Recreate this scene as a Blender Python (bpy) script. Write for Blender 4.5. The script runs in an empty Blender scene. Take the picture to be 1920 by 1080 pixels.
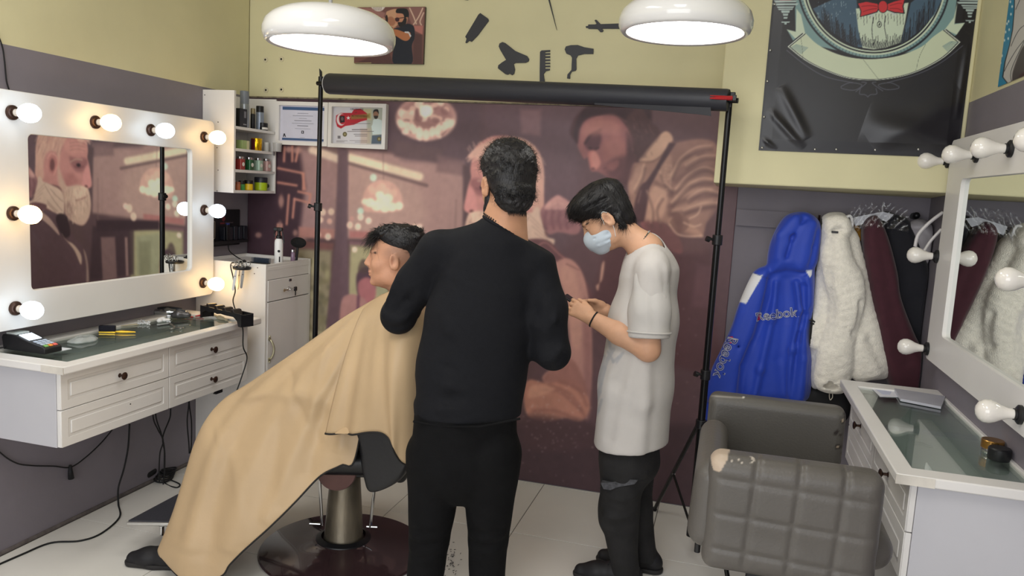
import bpy, math, random
import numpy as np
from mathutils import Matrix, Vector
random.seed(7); np.random.seed(7)
S = bpy.context.scene
COL = S.collection
PI = math.pi

# ---------------------------------------------------------------- camera
H = 1.62; FPX = 1457.0
yaw, pitch, roll = 0.2695, 0.1271, -0.0552
_f = np.array([-math.sin(yaw)*math.cos(pitch), math.cos(yaw)*math.cos(pitch), -math.sin(pitch)])
_r = np.array([math.cos(yaw), math.sin(yaw), 0.0]); _d = np.cross(_f, _r)
RT = math.cos(roll)*_r + math.sin(roll)*_d
DN = -math.sin(roll)*_r + math.cos(roll)*_d
FW = _f; CAM = np.array([0, 0, H])
cam_data = bpy.data.cameras.new('camera'); cam = bpy.data.objects.new('camera', cam_data); COL.objects.link(cam)
cam_data.sensor_width = 36; cam_data.lens = FPX/1920*36; cam_data.clip_start = 0.02
cam.matrix_world = Matrix(((RT[0], -DN[0], -FW[0], 0), (RT[1], -DN[1], -FW[1], 0), (RT[2], -DN[2], -FW[2], H), (0, 0, 0, 1)))
S.camera = cam

# ---------------------------------------------------------------- exposure, world, big lights
S.view_settings.view_transform = 'Standard'; S.view_settings.look = 'None'
S.view_settings.gamma = 1.0; S.view_settings.use_curve_mapping = False
S.view_settings.exposure = 0.0
W = bpy.data.worlds.new('world'); S.world = W; W.use_nodes = True
bg = W.node_tree.nodes['Background']; bg.inputs[0].default_value = (0.94, 0.965, 1.0, 1); bg.inputs[1].default_value = 0.85

def area(name, loc, target, sx, sy, power, col):
    l = bpy.data.lights.new(name, 'AREA'); l.shape = 'RECTANGLE'; l.size = sx; l.size_y = sy; l.energy = power; l.color = col
    o = bpy.data.objects.new(name, l); COL.objects.link(o); o.location = loc
    o.rotation_euler = (Vector(target)-Vector(loc)).to_track_quat('-Z', 'Y').to_euler(); return o
area('added_ceiling_fill', (-0.4, 0.6, 3.14), (-0.4, 0.601, 0), 0.6, 1.2, 22, (1.0, 0.98, 0.95))  # both overhead area lights are added, out of view, for general fill
area('added_ceiling_fill', (-1.9, 1.4, 3.14), (-1.9, 1.401, 0), 0.6, 1.2, 16, (1.0, 0.98, 0.95))
area('added_front_fill', (-0.9, -1.9, 1.7), (-0.9, 3.0, 1.2), 3.2, 2.2, 72, (0.96, 0.98, 1.0))  # added soft fill from behind the camera, no window modelled

# ---------------------------------------------------------------- pixel -> world (real planes)
def ray(px, py): return RT*(px-960)/FPX + DN*(py-540)/FPX + FW
def at(px, py, X=None, Y=None, Z=None):
    v = ray(px, py)
    t = X/v[0] if X is not None else Y/v[1] if Y is not None else (Z-H)/v[2]
    return CAM + v*t
def proj(P):
    q = np.asarray(P, float)-CAM; z = q@FW
    return 960+FPX*(q@RT)/z, 540+FPX*(q@DN)/z

# ---------------------------------------------------------------- room constants
XL, XR, YB, ZG = -2.79, 0.89, 4.07, 2.07
XBEAM, YBEAM = -0.093, 3.62

# ---------------------------------------------------------------- tagging
def tag(o, label=None, cat=None, group=None, kind=None):
    if label: o['label'] = label
    if cat: o['category'] = cat
    if group: o['group'] = group
    if kind: o['kind'] = kind
    return o
def thing(name, label, cat, loc, group=None):
    o = bpy.data.objects.new(name, None); COL.objects.link(o); o.location = tuple(float(v) for v in loc)
    o.empty_display_size = 0.05
    return tag(o, label, cat, group)
def attach(o, parent):
    if parent is None: return
    o.parent = parent
    if parent.type == 'EMPTY':
        o.matrix_parent_inverse = Matrix.Translation(-Vector(parent.location))
def children(o): return [c for c in COL.objects if c.parent == o]
def copy_tree(o, offset=(0, 0, 0), rotz=0, label=None):
    kids = {}
    for c in COL.objects:
        if c.parent: kids.setdefault(c.parent.name, []).append(c)
    def rec(s, p):
        n = s.copy(); COL.objects.link(n); n.parent = p
        for k in kids.get(s.name, []): rec(k, n)
        return n
    r = rec(o, None); r.location = Vector(o.location)+Vector(offset); r.rotation_euler.z += rotz
    if label: r['label'] = label
    return r

# ---------------------------------------------------------------- materials
def lin(c):
    c = np.asarray(c, float)/255.0
    return np.where(c <= 0.04045, c/12.92, ((c+0.055)/1.055)**2.4)
def mat(name, rgb, rough=0.5, metal=0.0, var=0.06, scale=8.0, bump=0.0, bscale=60.0, spec=0.5, emit=None, estr=0.0,
        trans=0.0, alpha=1.0, sheen=0.0, coat=0.0, attr=False, stretch=None, ior=1.45, sss=0.0):
    m = bpy.data.materials.new(name); m.use_nodes = True; nt = m.node_tree; b = nt.nodes['Principled BSDF']
    c = tuple(lin(rgb))+(1,)
    I = b.inputs
    I['Roughness'].default_value = rough; I['Metallic'].default_value = metal
    I['Specular IOR Level'].default_value = spec; I['IOR'].default_value = ior
    I['Transmission Weight'].default_value = trans; I['Alpha'].default_value = alpha
    I['Sheen Weight'].default_value = sheen; I['Coat Weight'].default_value = coat
    if sss: I['Subsurface Weight'].default_value = sss; I['Subsurface Radius'].default_value = (0.01, 0.004, 0.002)
    if emit is not None: I['Emission Color'].default_value = tuple(lin(emit))+(1,); I['Emission Strength'].default_value = estr
    tc = nt.nodes.new('ShaderNodeTexCoord'); src = tc.outputs['Object']
    if stretch:
        mp = nt.nodes.new('ShaderNodeMapping'); mp.inputs['Scale'].default_value = stretch
        nt.links.new(src, mp.inputs[0]); src = mp.outputs[0]
    n = nt.nodes.new('ShaderNodeTexNoise'); n.inputs['Scale'].default_value = scale; n.inputs['Detail'].default_value = 4
    nt.links.new(src, n.inputs['Vector'])
    mx = nt.nodes.new('ShaderNodeMix'); mx.data_type = 'RGBA'; mx.blend_type = 'MULTIPLY'; mx.inputs[0].default_value = 1.0
    cr = nt.nodes.new('ShaderNodeMapRange'); cr.inputs[1].default_value = 0.3; cr.inputs[2].default_value = 0.7
    cr.inputs[3].default_value = 1-var; cr.inputs[4].default_value = 1+var
    nt.links.new(n.outputs[0], cr.inputs[0])
    if attr:
        a = nt.nodes.new('ShaderNodeAttribute'); a.attribute_name = 'Col'; nt.links.new(a.outputs['Color'], mx.inputs[6])
    else: mx.inputs[6].default_value = c
    nt.links.new(cr.outputs[0], mx.inputs[7]); nt.links.new(mx.outputs[2], I['Base Color'])
    if bump:
        n2 = nt.nodes.new('ShaderNodeTexNoise'); n2.inputs['Scale'].default_value = bscale; n2.inputs['Detail'].default_value = 3
        nt.links.new(src, n2.inputs['Vector'])
        bp = nt.nodes.new('ShaderNodeBump'); bp.inputs['Strength'].default_value = bump; bp.inputs['Distance'].default_value = 0.004
        nt.links.new(n2.outputs[0], bp.inputs['Height']); nt.links.new(bp.outputs[0], I['Normal'])
    return m
def glass_mat(name, tint=(235, 245, 242), rough=0.02, opac=0.25):
    # thin pane: mostly clear, glossy reflection by fresnel
    m = bpy.data.materials.new(name); m.use_nodes = True; nt = m.node_tree; nt.nodes.clear()
    out = nt.nodes.new('ShaderNodeOutputMaterial'); tr = nt.nodes.new('ShaderNodeBsdfTransparent'); gl = nt.nodes.new('ShaderNodeBsdfGlossy')
    lw = nt.nodes.new('ShaderNodeLayerWeight'); lw.inputs[0].default_value = .5
    fr = nt.nodes.new('ShaderNodeMath'); fr.operation = 'POWER'; fr.inputs[1].default_value = 4.0; nt.links.new(lw.outputs['Facing'], fr.inputs[0])
    ad = nt.nodes.new('ShaderNodeMath'); ad.operation = 'MULTIPLY_ADD'; ad.inputs[1].default_value = .85; ad.inputs[2].default_value = .04+opac*.12; ad.use_clamp = True
    tr.inputs[0].default_value = tuple(lin(tint))+(1,); gl.inputs['Roughness'].default_value = rough
    mx = nt.nodes.new('ShaderNodeMixShader')
    nt.links.new(fr.outputs[0], ad.inputs[0]); nt.links.new(ad.outputs[0], mx.inputs[0])
    nt.links.new(tr.outputs[0], mx.inputs[1]); nt.links.new(gl.outputs[0], mx.inputs[2]); nt.links.new(mx.outputs[0], out.inputs[0])
    return m
M = {}
M['yellow'] = mat('yellow_paint', (212, 205, 166), 0.65, var=0.05, scale=2.5, bump=0.15, bscale=30)
M['grey'] = mat('grey_paint', (126, 120, 128), 0.55, var=0.07, scale=3, bump=0.2, bscale=25)
M['ceil'] = mat('ceiling_paint', (235, 233, 225), 0.8)
M['tile'] = mat('floor_tile', (232, 229, 222), 0.22, var=0.03, scale=3, spec=0.5)
M['grout'] = mat('grout', (120, 115, 110), 0.9)
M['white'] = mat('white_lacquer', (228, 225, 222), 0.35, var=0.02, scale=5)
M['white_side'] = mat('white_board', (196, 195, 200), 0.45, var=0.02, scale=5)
M['worn'] = mat('worn_white', (214, 208, 198), 0.55, var=0.12, scale=14)
M['black'] = mat('black_plastic', (22, 22, 25), 0.4, var=0.1)
M['blackmetal'] = mat('black_metal', (18, 18, 20), 0.3, metal=0.3, var=0.1)
M['dark'] = mat('dark_gap', (25, 23, 24), 0.8)
M['chrome'] = mat('chrome', (200, 200, 200), 0.12, metal=1.0, var=0.05)
M['bronze'] = mat('bronze', (78, 58, 50), 0.38, metal=0.8, var=0.15, scale=40)
M['mirror'] = mat('mirror_silver', (232, 236, 234), 0.0, metal=1.0, var=0.0)
M['glass'] = glass_mat('glass')
M['greenglass'] = glass_mat('counter_glass', (238, 244, 241), 0.03, 0.7)
M['porcelain'] = mat('porcelain', (222, 214, 204), 0.3)
M['red'] = mat('red_plastic', (170, 30, 36), 0.4)
M['gold'] = mat('gold_metal', (225, 185, 60), 0.3, metal=0.7)
M['rubber'] = mat('black_rubber', (20, 20, 22), 0.7)

# ---------------------------------------------------------------- mesh builder
def mesh_object(name, verts, faces, material, parent=None, smooth=True, angle=35, bevel=0, cols=None, mats=None):
    me = bpy.data.meshes.new(name)
    verts = np.asarray(verts, dtype=np.float32)
    if isinstance(faces, np.ndarray) and faces.ndim == 2:
        k = faces.shape[1]; nf = len(faces)
        me.vertices.add(len(verts)); me.vertices.foreach_set('co', verts.ravel())
        me.loops.add(nf*k); me.loops.foreach_set('vertex_index', faces.astype(np.int32).ravel())
        me.polygons.add(nf); me.polygons.foreach_set('loop_start', np.arange(0, nf*k, k, dtype=np.int32))
        me.polygons.foreach_set('loop_total', np.full(nf, k, dtype=np.int32))
        me.update(calc_edges=True); me.validate()
    else:
        me.from_pydata([tuple(map(float, v)) for v in verts], [], [tuple(map(int, f)) for f in faces])
    if smooth:
        me.polygons.foreach_set('use_smooth', np.ones(len(me.polygons), dtype=bool))
        if angle < 180:
            me.set_sharp_from_angle(angle=math.radians(angle))
    if cols is not None:
        a = me.color_attributes.new('Col', 'FLOAT_COLOR', 'POINT')
        c = np.ones((len(verts), 4), dtype=np.float32); c[:, :3] = cols; a.data.foreach_set('color', c.ravel())
    if material is not None: me.materials.append(material)
    o = bpy.data.objects.new(name, me); COL.objects.link(o); attach(o, parent)
    if bevel:
        b = o.modifiers.new('bevel', 'BEVEL'); b.width = bevel; b.segments = 2; b.limit_method = 'ANGLE'; b.angle_limit = math.radians(40)
    return o
def frame_of(d):
    d = np.asarray(d, float); d = d/np.linalg.norm(d)
    a = np.array([0, 0, 1.0]) if abs(d[2]) < 0.9 else np.array([1.0, 0, 0])
    u = np.cross(a, d); u /= np.linalg.norm(u); v = np.cross(d, u); return u, v, d
class MB:
    def __init__(s): s.v = []; s.f = []
    def box(s, x0, x1, y0, y1, z0, z1, rot=None, c=None):
        n = len(s.v)
        P = [np.array([x, y, z], float) for z in (z0, z1) for y in (y0, y1) for x in (x0, x1)]
        if rot is not None: P = [c+rot@(p-c) for p in P]
        s.v += P
        s.f += [tuple(n+i for i in q) for q in ((0, 2, 3, 1), (4, 5, 7, 6), (0, 1, 5, 4), (2, 6, 7, 3), (0, 4, 6, 2), (1, 3, 7, 5))]
        return s
    def tube(s, pts, r, n=8, cap=True):
        pts = [np.asarray(p, float) for p in pts]; k = len(pts)
        rr = r if hasattr(r, '__len__') else [r]*k
        base = len(s.v); u = None
        for i in range(k):
            d = pts[min(i+1, k-1)]-pts[max(i-1, 0)]
            if np.linalg.norm(d) < 1e-9: d = np.array([0, 0, 1.0])
            d = d/np.linalg.norm(d)
            if u is None: u = frame_of(d)[0]
            u = u-d*(u@d); u /= np.linalg.norm(u)+1e-12; v = np.cross(d, u)
            for j in range(n):
                a = 2*PI*j/n; s.v.append(pts[i]+rr[i]*(math.cos(a)*u+math.sin(a)*v))
        for i in range(k-1):
            for j in range(n):
                a = base+i*n+j; b = base+i*n+(j+1) % n; s.f.append((a, b, b+n, a+n))
        if cap:
            s.f.append(tuple(base+j for j in range(n))[::-1]); s.f.append(tuple(base+(k-1)*n+j for j in range(n)))
        return s
    def cyl(s, p0, p1, r0, r1=None, n=24): return s.tube([p0, p1], [r0, r0 if r1 is None else r1], n)
    def lathe(s, prof, c, axis=(0, 0, 1), n=32, cap=True):
        # prof: list of (radius, height along axis)
        u, v, d = frame_of(axis); c = np.asarray(c, float); base = len(s.v)
        for r, h in prof:
            for j in range(n):
                a = 2*PI*j/n; s.v.append(c+d*h+r*(math.cos(a)*u+math.sin(a)*v))
        for i in range(len(prof)-1):
            for j in range(n):
                a = base+i*n+j; b = base+i*n+(j+1) % n; s.f.append((a, b, b+n, a+n))
        if cap:
            if prof[0][0] > 1e-5: s.f.append(tuple(base+j for j in range(n))[::-1])
            if prof[-1][0] > 1e-5: s.f.append(tuple(base+(len(prof)-1)*n+j for j in range(n)))
        return s
    def sphere(s, c, r, n=16, sc=(1, 1, 1)):
        base = len(s.v); c = np.asarray(c, float); m = n//2
        for i in range(m+1):
            t = PI*i/m
            for j in range(n):
                a = 2*PI*j/n; s.v.append(c+r*np.array([math.sin(t)*math.cos(a)*sc[0], math.sin(t)*math.sin(a)*sc[1], math.cos(t)*sc[2]]))
        for i in range(m):
            for j in range(n):
                a = base+i*n+j; b = base+i*n+(j+1) % n; s.f.append((a, a+n, b+n, b))
        return s
    def prism(s, poly, ax_u, ax_v, org, d0, d1):
        # poly in (u,v); extruded along ax_u x ax_v from d0 to d1
        U = np.asarray(ax_u, float); V = np.asarray(ax_v, float); N = np.cross(U, V); org = np.asarray(org, float)
        n = len(poly); base = len(s.v)
        for d in (d0, d1):
            for (a, b) in poly: s.v.append(org+U*a+V*b+N*d)
        s.f.append(tuple(base+i for i in range(n))[::-1]); s.f.append(tuple(base+n+i for i in range(n)))
        for i in range(n):
            j = (i+1) % n; s.f.append((base+i, base+j, base+n+j, base+n+i))
        return s
    def build(s, name, material, parent=None, smooth=True, bevel=0, angle=35):
        return mesh_object(name, s.v, s.f, material, parent, smooth, angle, bevel)
def rrect(u0, u1, v0, v1, r, n=5):
    P = []
    for cx, cy, a0 in ((u1-r, v0+r, -90), (u1-r, v1-r, 0), (u0+r, v1-r, 90), (u0+r, v0+r, 180)):
        for i in range(n+1):
            a = math.radians(a0+90*i/n); P.append((cx+r*math.cos(a), cy+r*math.sin(a)))
    return P
def ring_prism(outer, inner, U, V, org, d0, d1):
    # frame with a hole; outer and inner have equal vertex counts
    U = np.asarray(U, float); V = np.asarray(V, float); N = np.cross(U, V); org = np.asarray(org, float); n = len(outer)
    mb = MB()
    for d in (d0, d1):
        for poly in (outer, inner):
            for a, b in poly: mb.v.append(org+U*a+V*b+N*d)
    for i in range(n):
        j = (i+1) % n
        mb.f += [(i, n+i, n+j, j), (2*n+i, 2*n+j, 3*n+j, 3*n+i), (i, j, 2*n+j, 2*n+i), (n+i, 3*n+i, 3*n+j, n+j)]
    return mb
def catmull(P, closed=False, n=6):
    P = [np.asarray(p, float) for p in P]; k = len(P); out = []
    rng = range(k) if closed else range(k-1)
    for i in rng:
        p1, p2 = P[i], P[(i+1) % k]
        p0 = P[(i-1) % k] if closed or i > 0 else p1
        p3 = P[(i+2) % k] if closed or i+2 < k else p2
        for j in range(n):
            t = j/n; out.append(0.5*((2*p1)+(-p0+p2)*t+(2*p0-5*p1+4*p2-p3)*t*t+(-p0+3*p1-3*p2+p3)*t**3))
    if not closed: out.append(P[-1])
    return out
def text_obj(name, s, size, origin, U, V, material, parent=None, extrude=0.0006, align='CENTER', offset=0.0, shear=0.0, space=1.0):
    cu = bpy.data.curves.new(name, 'FONT'); cu.body = s; cu.size = size; cu.extrude = extrude; cu.align_x = align; cu.align_y = 'CENTER'
    cu.offset = offset; cu.shear = shear; cu.space_character = space; cu.resolution_u = 4
    t = bpy.data.objects.new(name, cu); COL.objects.link(t)
    me = bpy.data.meshes.new_from_object(t.evaluated_get(bpy.context.evaluated_depsgraph_get()))
    bpy.data.objects.remove(t); bpy.data.curves.remove(cu)
    U = Vector(U).normalized(); V = Vector(V).normalized(); N = U.cross(V)
    mt = Matrix(((U.x, V.x, N.x, origin[0]), (U.y, V.y, N.y, origin[1]), (U.z, V.z, N.z, origin[2]), (0, 0, 0, 1)))
    me.transform(mt); me.materials.clear(); me.materials.append(material); me.name = name
    o = bpy.data.objects.new(name, me); COL.objects.link(o); attach(o, parent); return o

# ---------------------------------------------------------------- painter for flat prints (vertex colours on a fine grid)
class Canvas:
    def __init__(s, base, P, nu, nv):
        s.P = P; s.nu, s.nv = nu, nv
        s.c = np.tile(np.asarray(base, float), (len(P), 1))
        s.x, s.y = proj(P)
    def setxy(s, x, y): s.x, s.y = x, y
    def _mix(s, idx, a, col):
        a = np.clip(a, 0, 1)[:, None]; s.c[idx] = s.c[idx]*(1-a)+np.asarray(col, float)*a
    def _sel(s, P, m):
        P = np.asarray(P, float); lo = P.min(0)-m; hi = P.max(0)+m
        return np.nonzero((s.x > lo[0]) & (s.x < hi[0]) & (s.y > lo[1]) & (s.y < hi[1]))[0]
    def poly(s, P, col, soft=1.5, a=1.0, curve=True, n=5, tex=None):
        if curve: P = catmull(P, True, n)
        P = np.asarray(P, float); idx = s._sel(P, soft*2+1)
        if not len(idx): return
        x, y = s.x[idx], s.y[idx]; ins = np.zeros(len(idx), bool); dm = np.full(len(idx), 1e9)
        k = len(P)
        for i in range(k):
            ax, ay = P[i]; bx, by = P[(i+1) % k]; ex, ey = bx-ax, by-ay
            if ey != 0:
                c = ((ay > y) != (by > y)); ins ^= c & (x < ex*(y-ay)/ey+ax)
            L = ex*ex+ey*ey
            if L > 0:
                t = np.clip(((x-ax)*ex+(y-ay)*ey)/L, 0, 1); dm = np.minimum(dm, (x-ax-t*ex)**2+(y-ay-t*ey)**2)
        d = np.sqrt(dm)*np.where(ins, 1, -1)
        al = np.clip(d/(2*soft)+0.5, 0, 1); al = al*al*(3-2*al)*a
        if tex is not None: al = al*tex(x, y)
        s._mix(idx, al, col)
    def line(s, P, w, col, soft=1.0, a=1.0, curve=True, taper=False, n=5):
        if curve and len(P) > 2: P = catmull(P, False, n)
        P = np.asarray(P, float); idx = s._sel(P, w+soft*2+1)
        if not len(idx): return
        x, y = s.x[idx], s.y[idx]; dm = np.full(len(idx), 1e9); k = len(P)
        for i in range(k-1):
            ax, ay = P[i]; ex, ey = P[i+1]-P[i]; L = ex*ex+ey*ey
            if L == 0: continue
            t = np.clip(((x-ax)*ex+(y-ay)*ey)/L, 0, 1); d = np.sqrt((x-ax-t*ex)**2+(y-ay-t*ey)**2)
            if taper:
                q = (i+t)/(k-1); d = d+w*0.5*np.abs(2*q-1)**2
            dm = np.minimum(dm, d)
        al = np.clip((w/2-dm)/(2*soft)+0.5, 0, 1)*a; s._mix(idx, al, col)
    def ell(s, cx, cy, rx, ry, col, soft=1.5, a=1.0, rot=0.0):
        m = max(rx, ry)+soft*2; idx = s._sel([(cx-m, cy-m), (cx+m, cy+m)], 0)
        if not len(idx): return
        x, y = s.x[idx]-cx, s.y[idx]-cy; c, q = math.cos(rot), math.sin(rot); X, Y = c*x+q*y, -q*x+c*y
        d = (1-np.sqrt((X/rx)**2+(Y/ry)**2))*min(rx, ry)
        al = np.clip(d/(2*soft)+0.5, 0, 1); al = al*al*(3-2*al)*a; s._mix(idx, al, col)
    def noise(s, amp, f, seed=0):
        r = np.random.RandomState(seed); n = np.zeros(len(s.x))
        for k in range(8):
            a = r.rand()*2*PI; ff = f*(0.5+r.rand()*1.5); n += np.sin((s.x*math.cos(a)+s.y*math.sin(a))*ff+r.rand()*6)
        s.c *= (1+amp*n/8*2)[:, None]
def grid_faces(nu, nv):
    i = np.arange(nv-1)[:, None]*nu+np.arange(nu-1)[None, :]; i = i.ravel()
    return np.stack([i, i+1, i+1+nu, i+nu], 1)
def lin_a(c): return np.where(c <= 0.04045*255, c/255/12.92, ((np.maximum(c, 0)/255+0.055)/1.055)**2.4)
M['print'] = mat('printed_surface', (255, 255, 255), 0.42, var=0.02, attr=True, spec=0.4)
M['print_gloss'] = mat('printed_vinyl', (255, 255, 255), 0.3, var=0.02, attr=True, spec=0.5, bump=0.1, bscale=9)
# ================================================================ ROOM SHELL
ZC = 3.2; YN = -2.2
def struct(name, mb, m, parent=None, **k):
    o = mb.build(name, m, parent, **k)
    if parent is None: o['kind'] = 'structure'
    return o
fl = struct('floor', MB().box(XL-.1, XR+.1, YN, YB+.1, -.08, -.004), M['grout'], smooth=False)
T = 0.635; first = None
tb = MB().box(0, T-.004, 0, T-.004, -.006, 0)
for iy in range(-6, 7):
    y0 = 3.412+(iy-5)*T
    for ix in range(-3, 4):
        x0 = -.875+ix*T
        a, b = max(x0, XL), min(x0+T, XR); c, d = max(y0, YN), min(y0+T, YB)
        if b-a < .02 or d-c < .02: continue
        full = abs(b-a-T) < 1e-6 and abs(d-c-T) < 1e-6
        if full:
            if first is None:
                first = tb.build('tile', M['tile'], fl, smooth=False, bevel=.0008); o = first
            else:
                o = first.copy(); COL.objects.link(o)
            o.location = (a+.002, c+.002, random.uniform(-.0004, .0004))
        else:
            MB().box(a+.002, b-.002, c+.002, d-.002, -.006, 0).build('tile', M['tile'], fl, smooth=False)
def wall_two(name, x0, x1, y0, y1, zsplit, upper='yellow'):
    w = struct(name, MB().box(x0, x1, y0, y1, 0, zsplit), M['grey'], smooth=False)
    MB().box(x0, x1, y0, y1, zsplit, ZC).build('upper_paint', M[upper], w, smooth=False)
    return w
wl = wall_two('wall_left', XL-.1, XL, YN, YB+.1, ZG)
wr = wall_two('wall_right', XR, XR+.1, YN, YB+.1, ZG)
wb = wall_two('wall_back', XL-.1, XR+.1, YB, YB+.1, ZG)
# the small boxed pilaster in the back left corner above the shelf, with its four screw holes
pl_ = struct('trim_1', MB().box(XL, at(462, 100, Y=YB)[0], YB-.012, YB, ZG+.02, ZC), M['yellow'], smooth=False, bevel=.004)
for i, (px, py) in enumerate(((498, 112), (528, 111), (499, 169), (528, 168))):
    p = at(px, py, Y=YB)
    MB().lathe([(.016, 0), (.016, .003), (.006, .004), (.005, -.004)], (p[0], YB, p[2]), (0, -1, 0), 16).build('plaster_patch', mat('plaster', (205, 196, 165), .9), wb)
    MB().lathe([(.0055, .002), (.0055, .005), (0, .005)], (p[0], YB, p[2]), (0, -1, 0), 12).build('screw_hole', M['dark'], wb)
MB().box(XL, XBEAM, YB-.006, YB, ZG-.004, ZG+.004).build('plaster_edge', mat('rough_plaster', (128, 118, 98), .95, var=.4, scale=40), wb)
# the dropped beam at the right with its sloping underside
bz = 1.694
bm = MB(); bm.v = [np.array(p) for p in ((XBEAM, YBEAM, bz), (XR, YBEAM, bz+.006), (XR, YB, bz-.012), (XBEAM, YB, bz-.004), (XBEAM, YBEAM, ZC), (XR, YBEAM, ZC), (XR, YB, ZC), (XBEAM, YB, ZC))]
bm.f = [(0, 3, 2, 1), (0, 1, 5, 4), (1, 2, 6, 5), (2, 3, 7, 6), (3, 0, 4, 7), (4, 5, 6, 7)]
beam = struct('wall_beam', bm, M['yellow'], smooth=False, bevel=.006)
struct('ceiling', MB().box(XL-.1, XR+.1, YN, YB+.1, ZC, ZC+.1), M['ceil'], smooth=False)
# loose wallpaper-like crack/dust line along the left skirting
struct('baseboard_left', MB().box(XL, XL+.006, 0.5, YB, 0, .016), mat('scuffed_skirt', (104, 96, 94), .8, var=.3, scale=25), smooth=False)

# ================================================================ MURAL (flat print on the back wall)
def make_canvas(x0, x1, z0, z1, y, res, base):
    nu = int((x1-x0)/res)+1; nv = int((z1-z0)/res)+1
    U, V = np.meshgrid(np.linspace(x0, x1, nu), np.linspace(z0, z1, nv))
    P = np.stack([U.ravel(), np.full(U.size, y), V.ravel()], 1)
    return Canvas(base, P, nu, nv)
XM = -2.675      # plane of the left looking glass
def mpx(px, py, Y=YB):
    # where a point seen in the left looking glass lies on the back wall, given back as photo pixels
    p = ray(px, py); q = CAM+p*(XM/p[0]); v = p*np.array([-1, 1, 1]); w = q+v*((Y-q[1])/v[1])
    return proj(w)
def mp(L): return [mpx(*p) for p in L]
C = make_canvas(XL+.002, 0.017, 0.005, ZG-.006, YB-.004, 0.0042, (94, 70, 72))
def c1(L): return [(460+x*.4074, 180+y*.4074) for x, y in L]
def c2(L): return [(1000+x*.3704, 180+y*.3704) for x, y in L]
def c3(L): return [(860+x*.4444, 440+y*.4444) for x, y in L]
def mc(L): return [mpx(40+x*.287, 240+y*.287) for x, y in L]
# --- background of the pictured shop
C.poly([(440, 170), (640, 170), (640, 300), (575, 320), (570, 500), (560, 700), (440, 900)], (66, 47, 56), 12, curve=False)
C.poly([(560, 270), (640, 285), (628, 460), (560, 452), (573, 350)], (148, 114, 113), 7, curve=False)
C.poly([(560, 280), (640, 300), (640, 255), (545, 255)], (118, 92, 92), 6, curve=False)
C.poly([(650, 280), (875, 300), (868, 455), (800, 462), (648, 455)], (160, 124, 119), 6, curve=False)
C.poly([(650, 300), (760, 330), (800, 400), (760, 450), (650, 450)], (176, 140, 130), 18, a=.8)
C.poly([(730, 190), (905, 190), (900, 330), (868, 325), (868, 305), (760, 300), (700, 262)], (94, 73, 80), 10, curve=False)
C.poly([(735, 262), (832, 280), (826, 306), (740, 292)], (98, 76, 80), 5, curve=False)
C.poly([(820, 290), (872, 300), (870, 330), (818, 322)], (118, 90, 92), 5, a=.7, curve=False)
C.poly([(868, 310), (905, 310), (900, 480), (868, 480)], (92, 70, 74), 4, curve=False)
C.poly([(1000, 190), (1400, 190), (1400, 960), (1000, 960)], (98, 72, 77), 20, curve=False)
C.poly([(905, 190), (1090, 190), (1085, 420), (1000, 560), (900, 420)], (100, 76, 83), 14, curve=False)
C.poly([(975, 205), (1015, 205), (1013, 255), (978, 250)], (132, 98, 102), 6, curve=False, a=.7)
# strip lights
C.line([(586, 281), (637, 299)], 15, (206, 180, 160), 3, curve=False)
C.line([(656, 296), (786, 331)], 15, (212, 188, 160), 3, curve=False)
C.line([(656, 296), (720, 313)], 15, (232, 208, 176), 3, curve=False, a=.6)
C.line([(650, 305), (800, 348)], 6, (96, 74, 76), 2, curve=False, a=.7)
# lower wall: rails, windows, tiled panels (the part hidden by people is taken from the looking glass)
C.poly([(575, 445), (890, 452), (880, 800), (560, 800)], (92, 68, 72), 6, curve=False)
C.poly([(560, 425), (628, 430), (626, 447), (560, 445)], (168, 116, 108), 3, curve=False)
C.poly([(655, 433), (745, 436), (745, 448), (655, 446)], (170, 108, 105), 3, curve=False)
C.poly([(655, 452), (740, 456), (740, 462), (655, 460)], (120, 86, 92), 2, curve=False)
C.poly([(560, 452), (626, 456), (624, 470), (560, 466)], (120, 80, 78), 2, curve=False)
C.poly([(556, 466), (622, 470), (612, 700), (545, 720)], (140, 128, 104), 5, curve=False)
C.poly([(560, 490), (580, 486), (578, 600), (556, 610)], (128, 92, 92), 4, curve=False, a=.6)
C.poly([(657, 460), (775, 466), (770, 620), (648, 640)], (162, 152, 116), 5, curve=False)
rr = np.random.RandomState(3)
for k in range(70):
    x, y = rr.uniform(562, 618), rr.uniform(480, 640)
    C.ell(x, y, rr.uniform(3, 8), rr.uniform(4, 10), [(104, 98, 78), (166, 156, 120), (120, 112, 84)][k % 3], 3, .6)
C.poly([(634, 276), (653, 281), (652, 460), (658, 740), (598, 740), (628, 460)], (102, 78, 86), 3, curve=False)
C.poly(mc([(495, 600), (905, 606), (905, 665), (495, 680)]), (62, 44, 50), 4, curve=False)
C.poly(mc([(470, 640), (740, 660), (740, 960), (450, 1000)]), (66, 48, 54), 4, curve=False, a=.8)
C.poly(mc([(524, 715), (616, 712), (630, 985), (536, 1000)]), (122, 92, 92), 3, curve=False)
C.poly(mc([(680, 715), (698, 714), (706, 965), (688, 970)]), (140, 108, 104), 2, curve=False)
C.poly(mc([(755, 708), (905, 690), (905, 840), (905, 950), (762, 960)]), (150, 146, 116), 3, curve=False)
C.poly(mc([(772, 745), (850, 738), (850, 960), (776, 965)]), (128, 124, 96), 4, curve=False, a=.8)
C.line(mc([(505, 330), (505, 600)]), 3, (120, 92, 90), 2, curve=False, a=.5)
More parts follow.
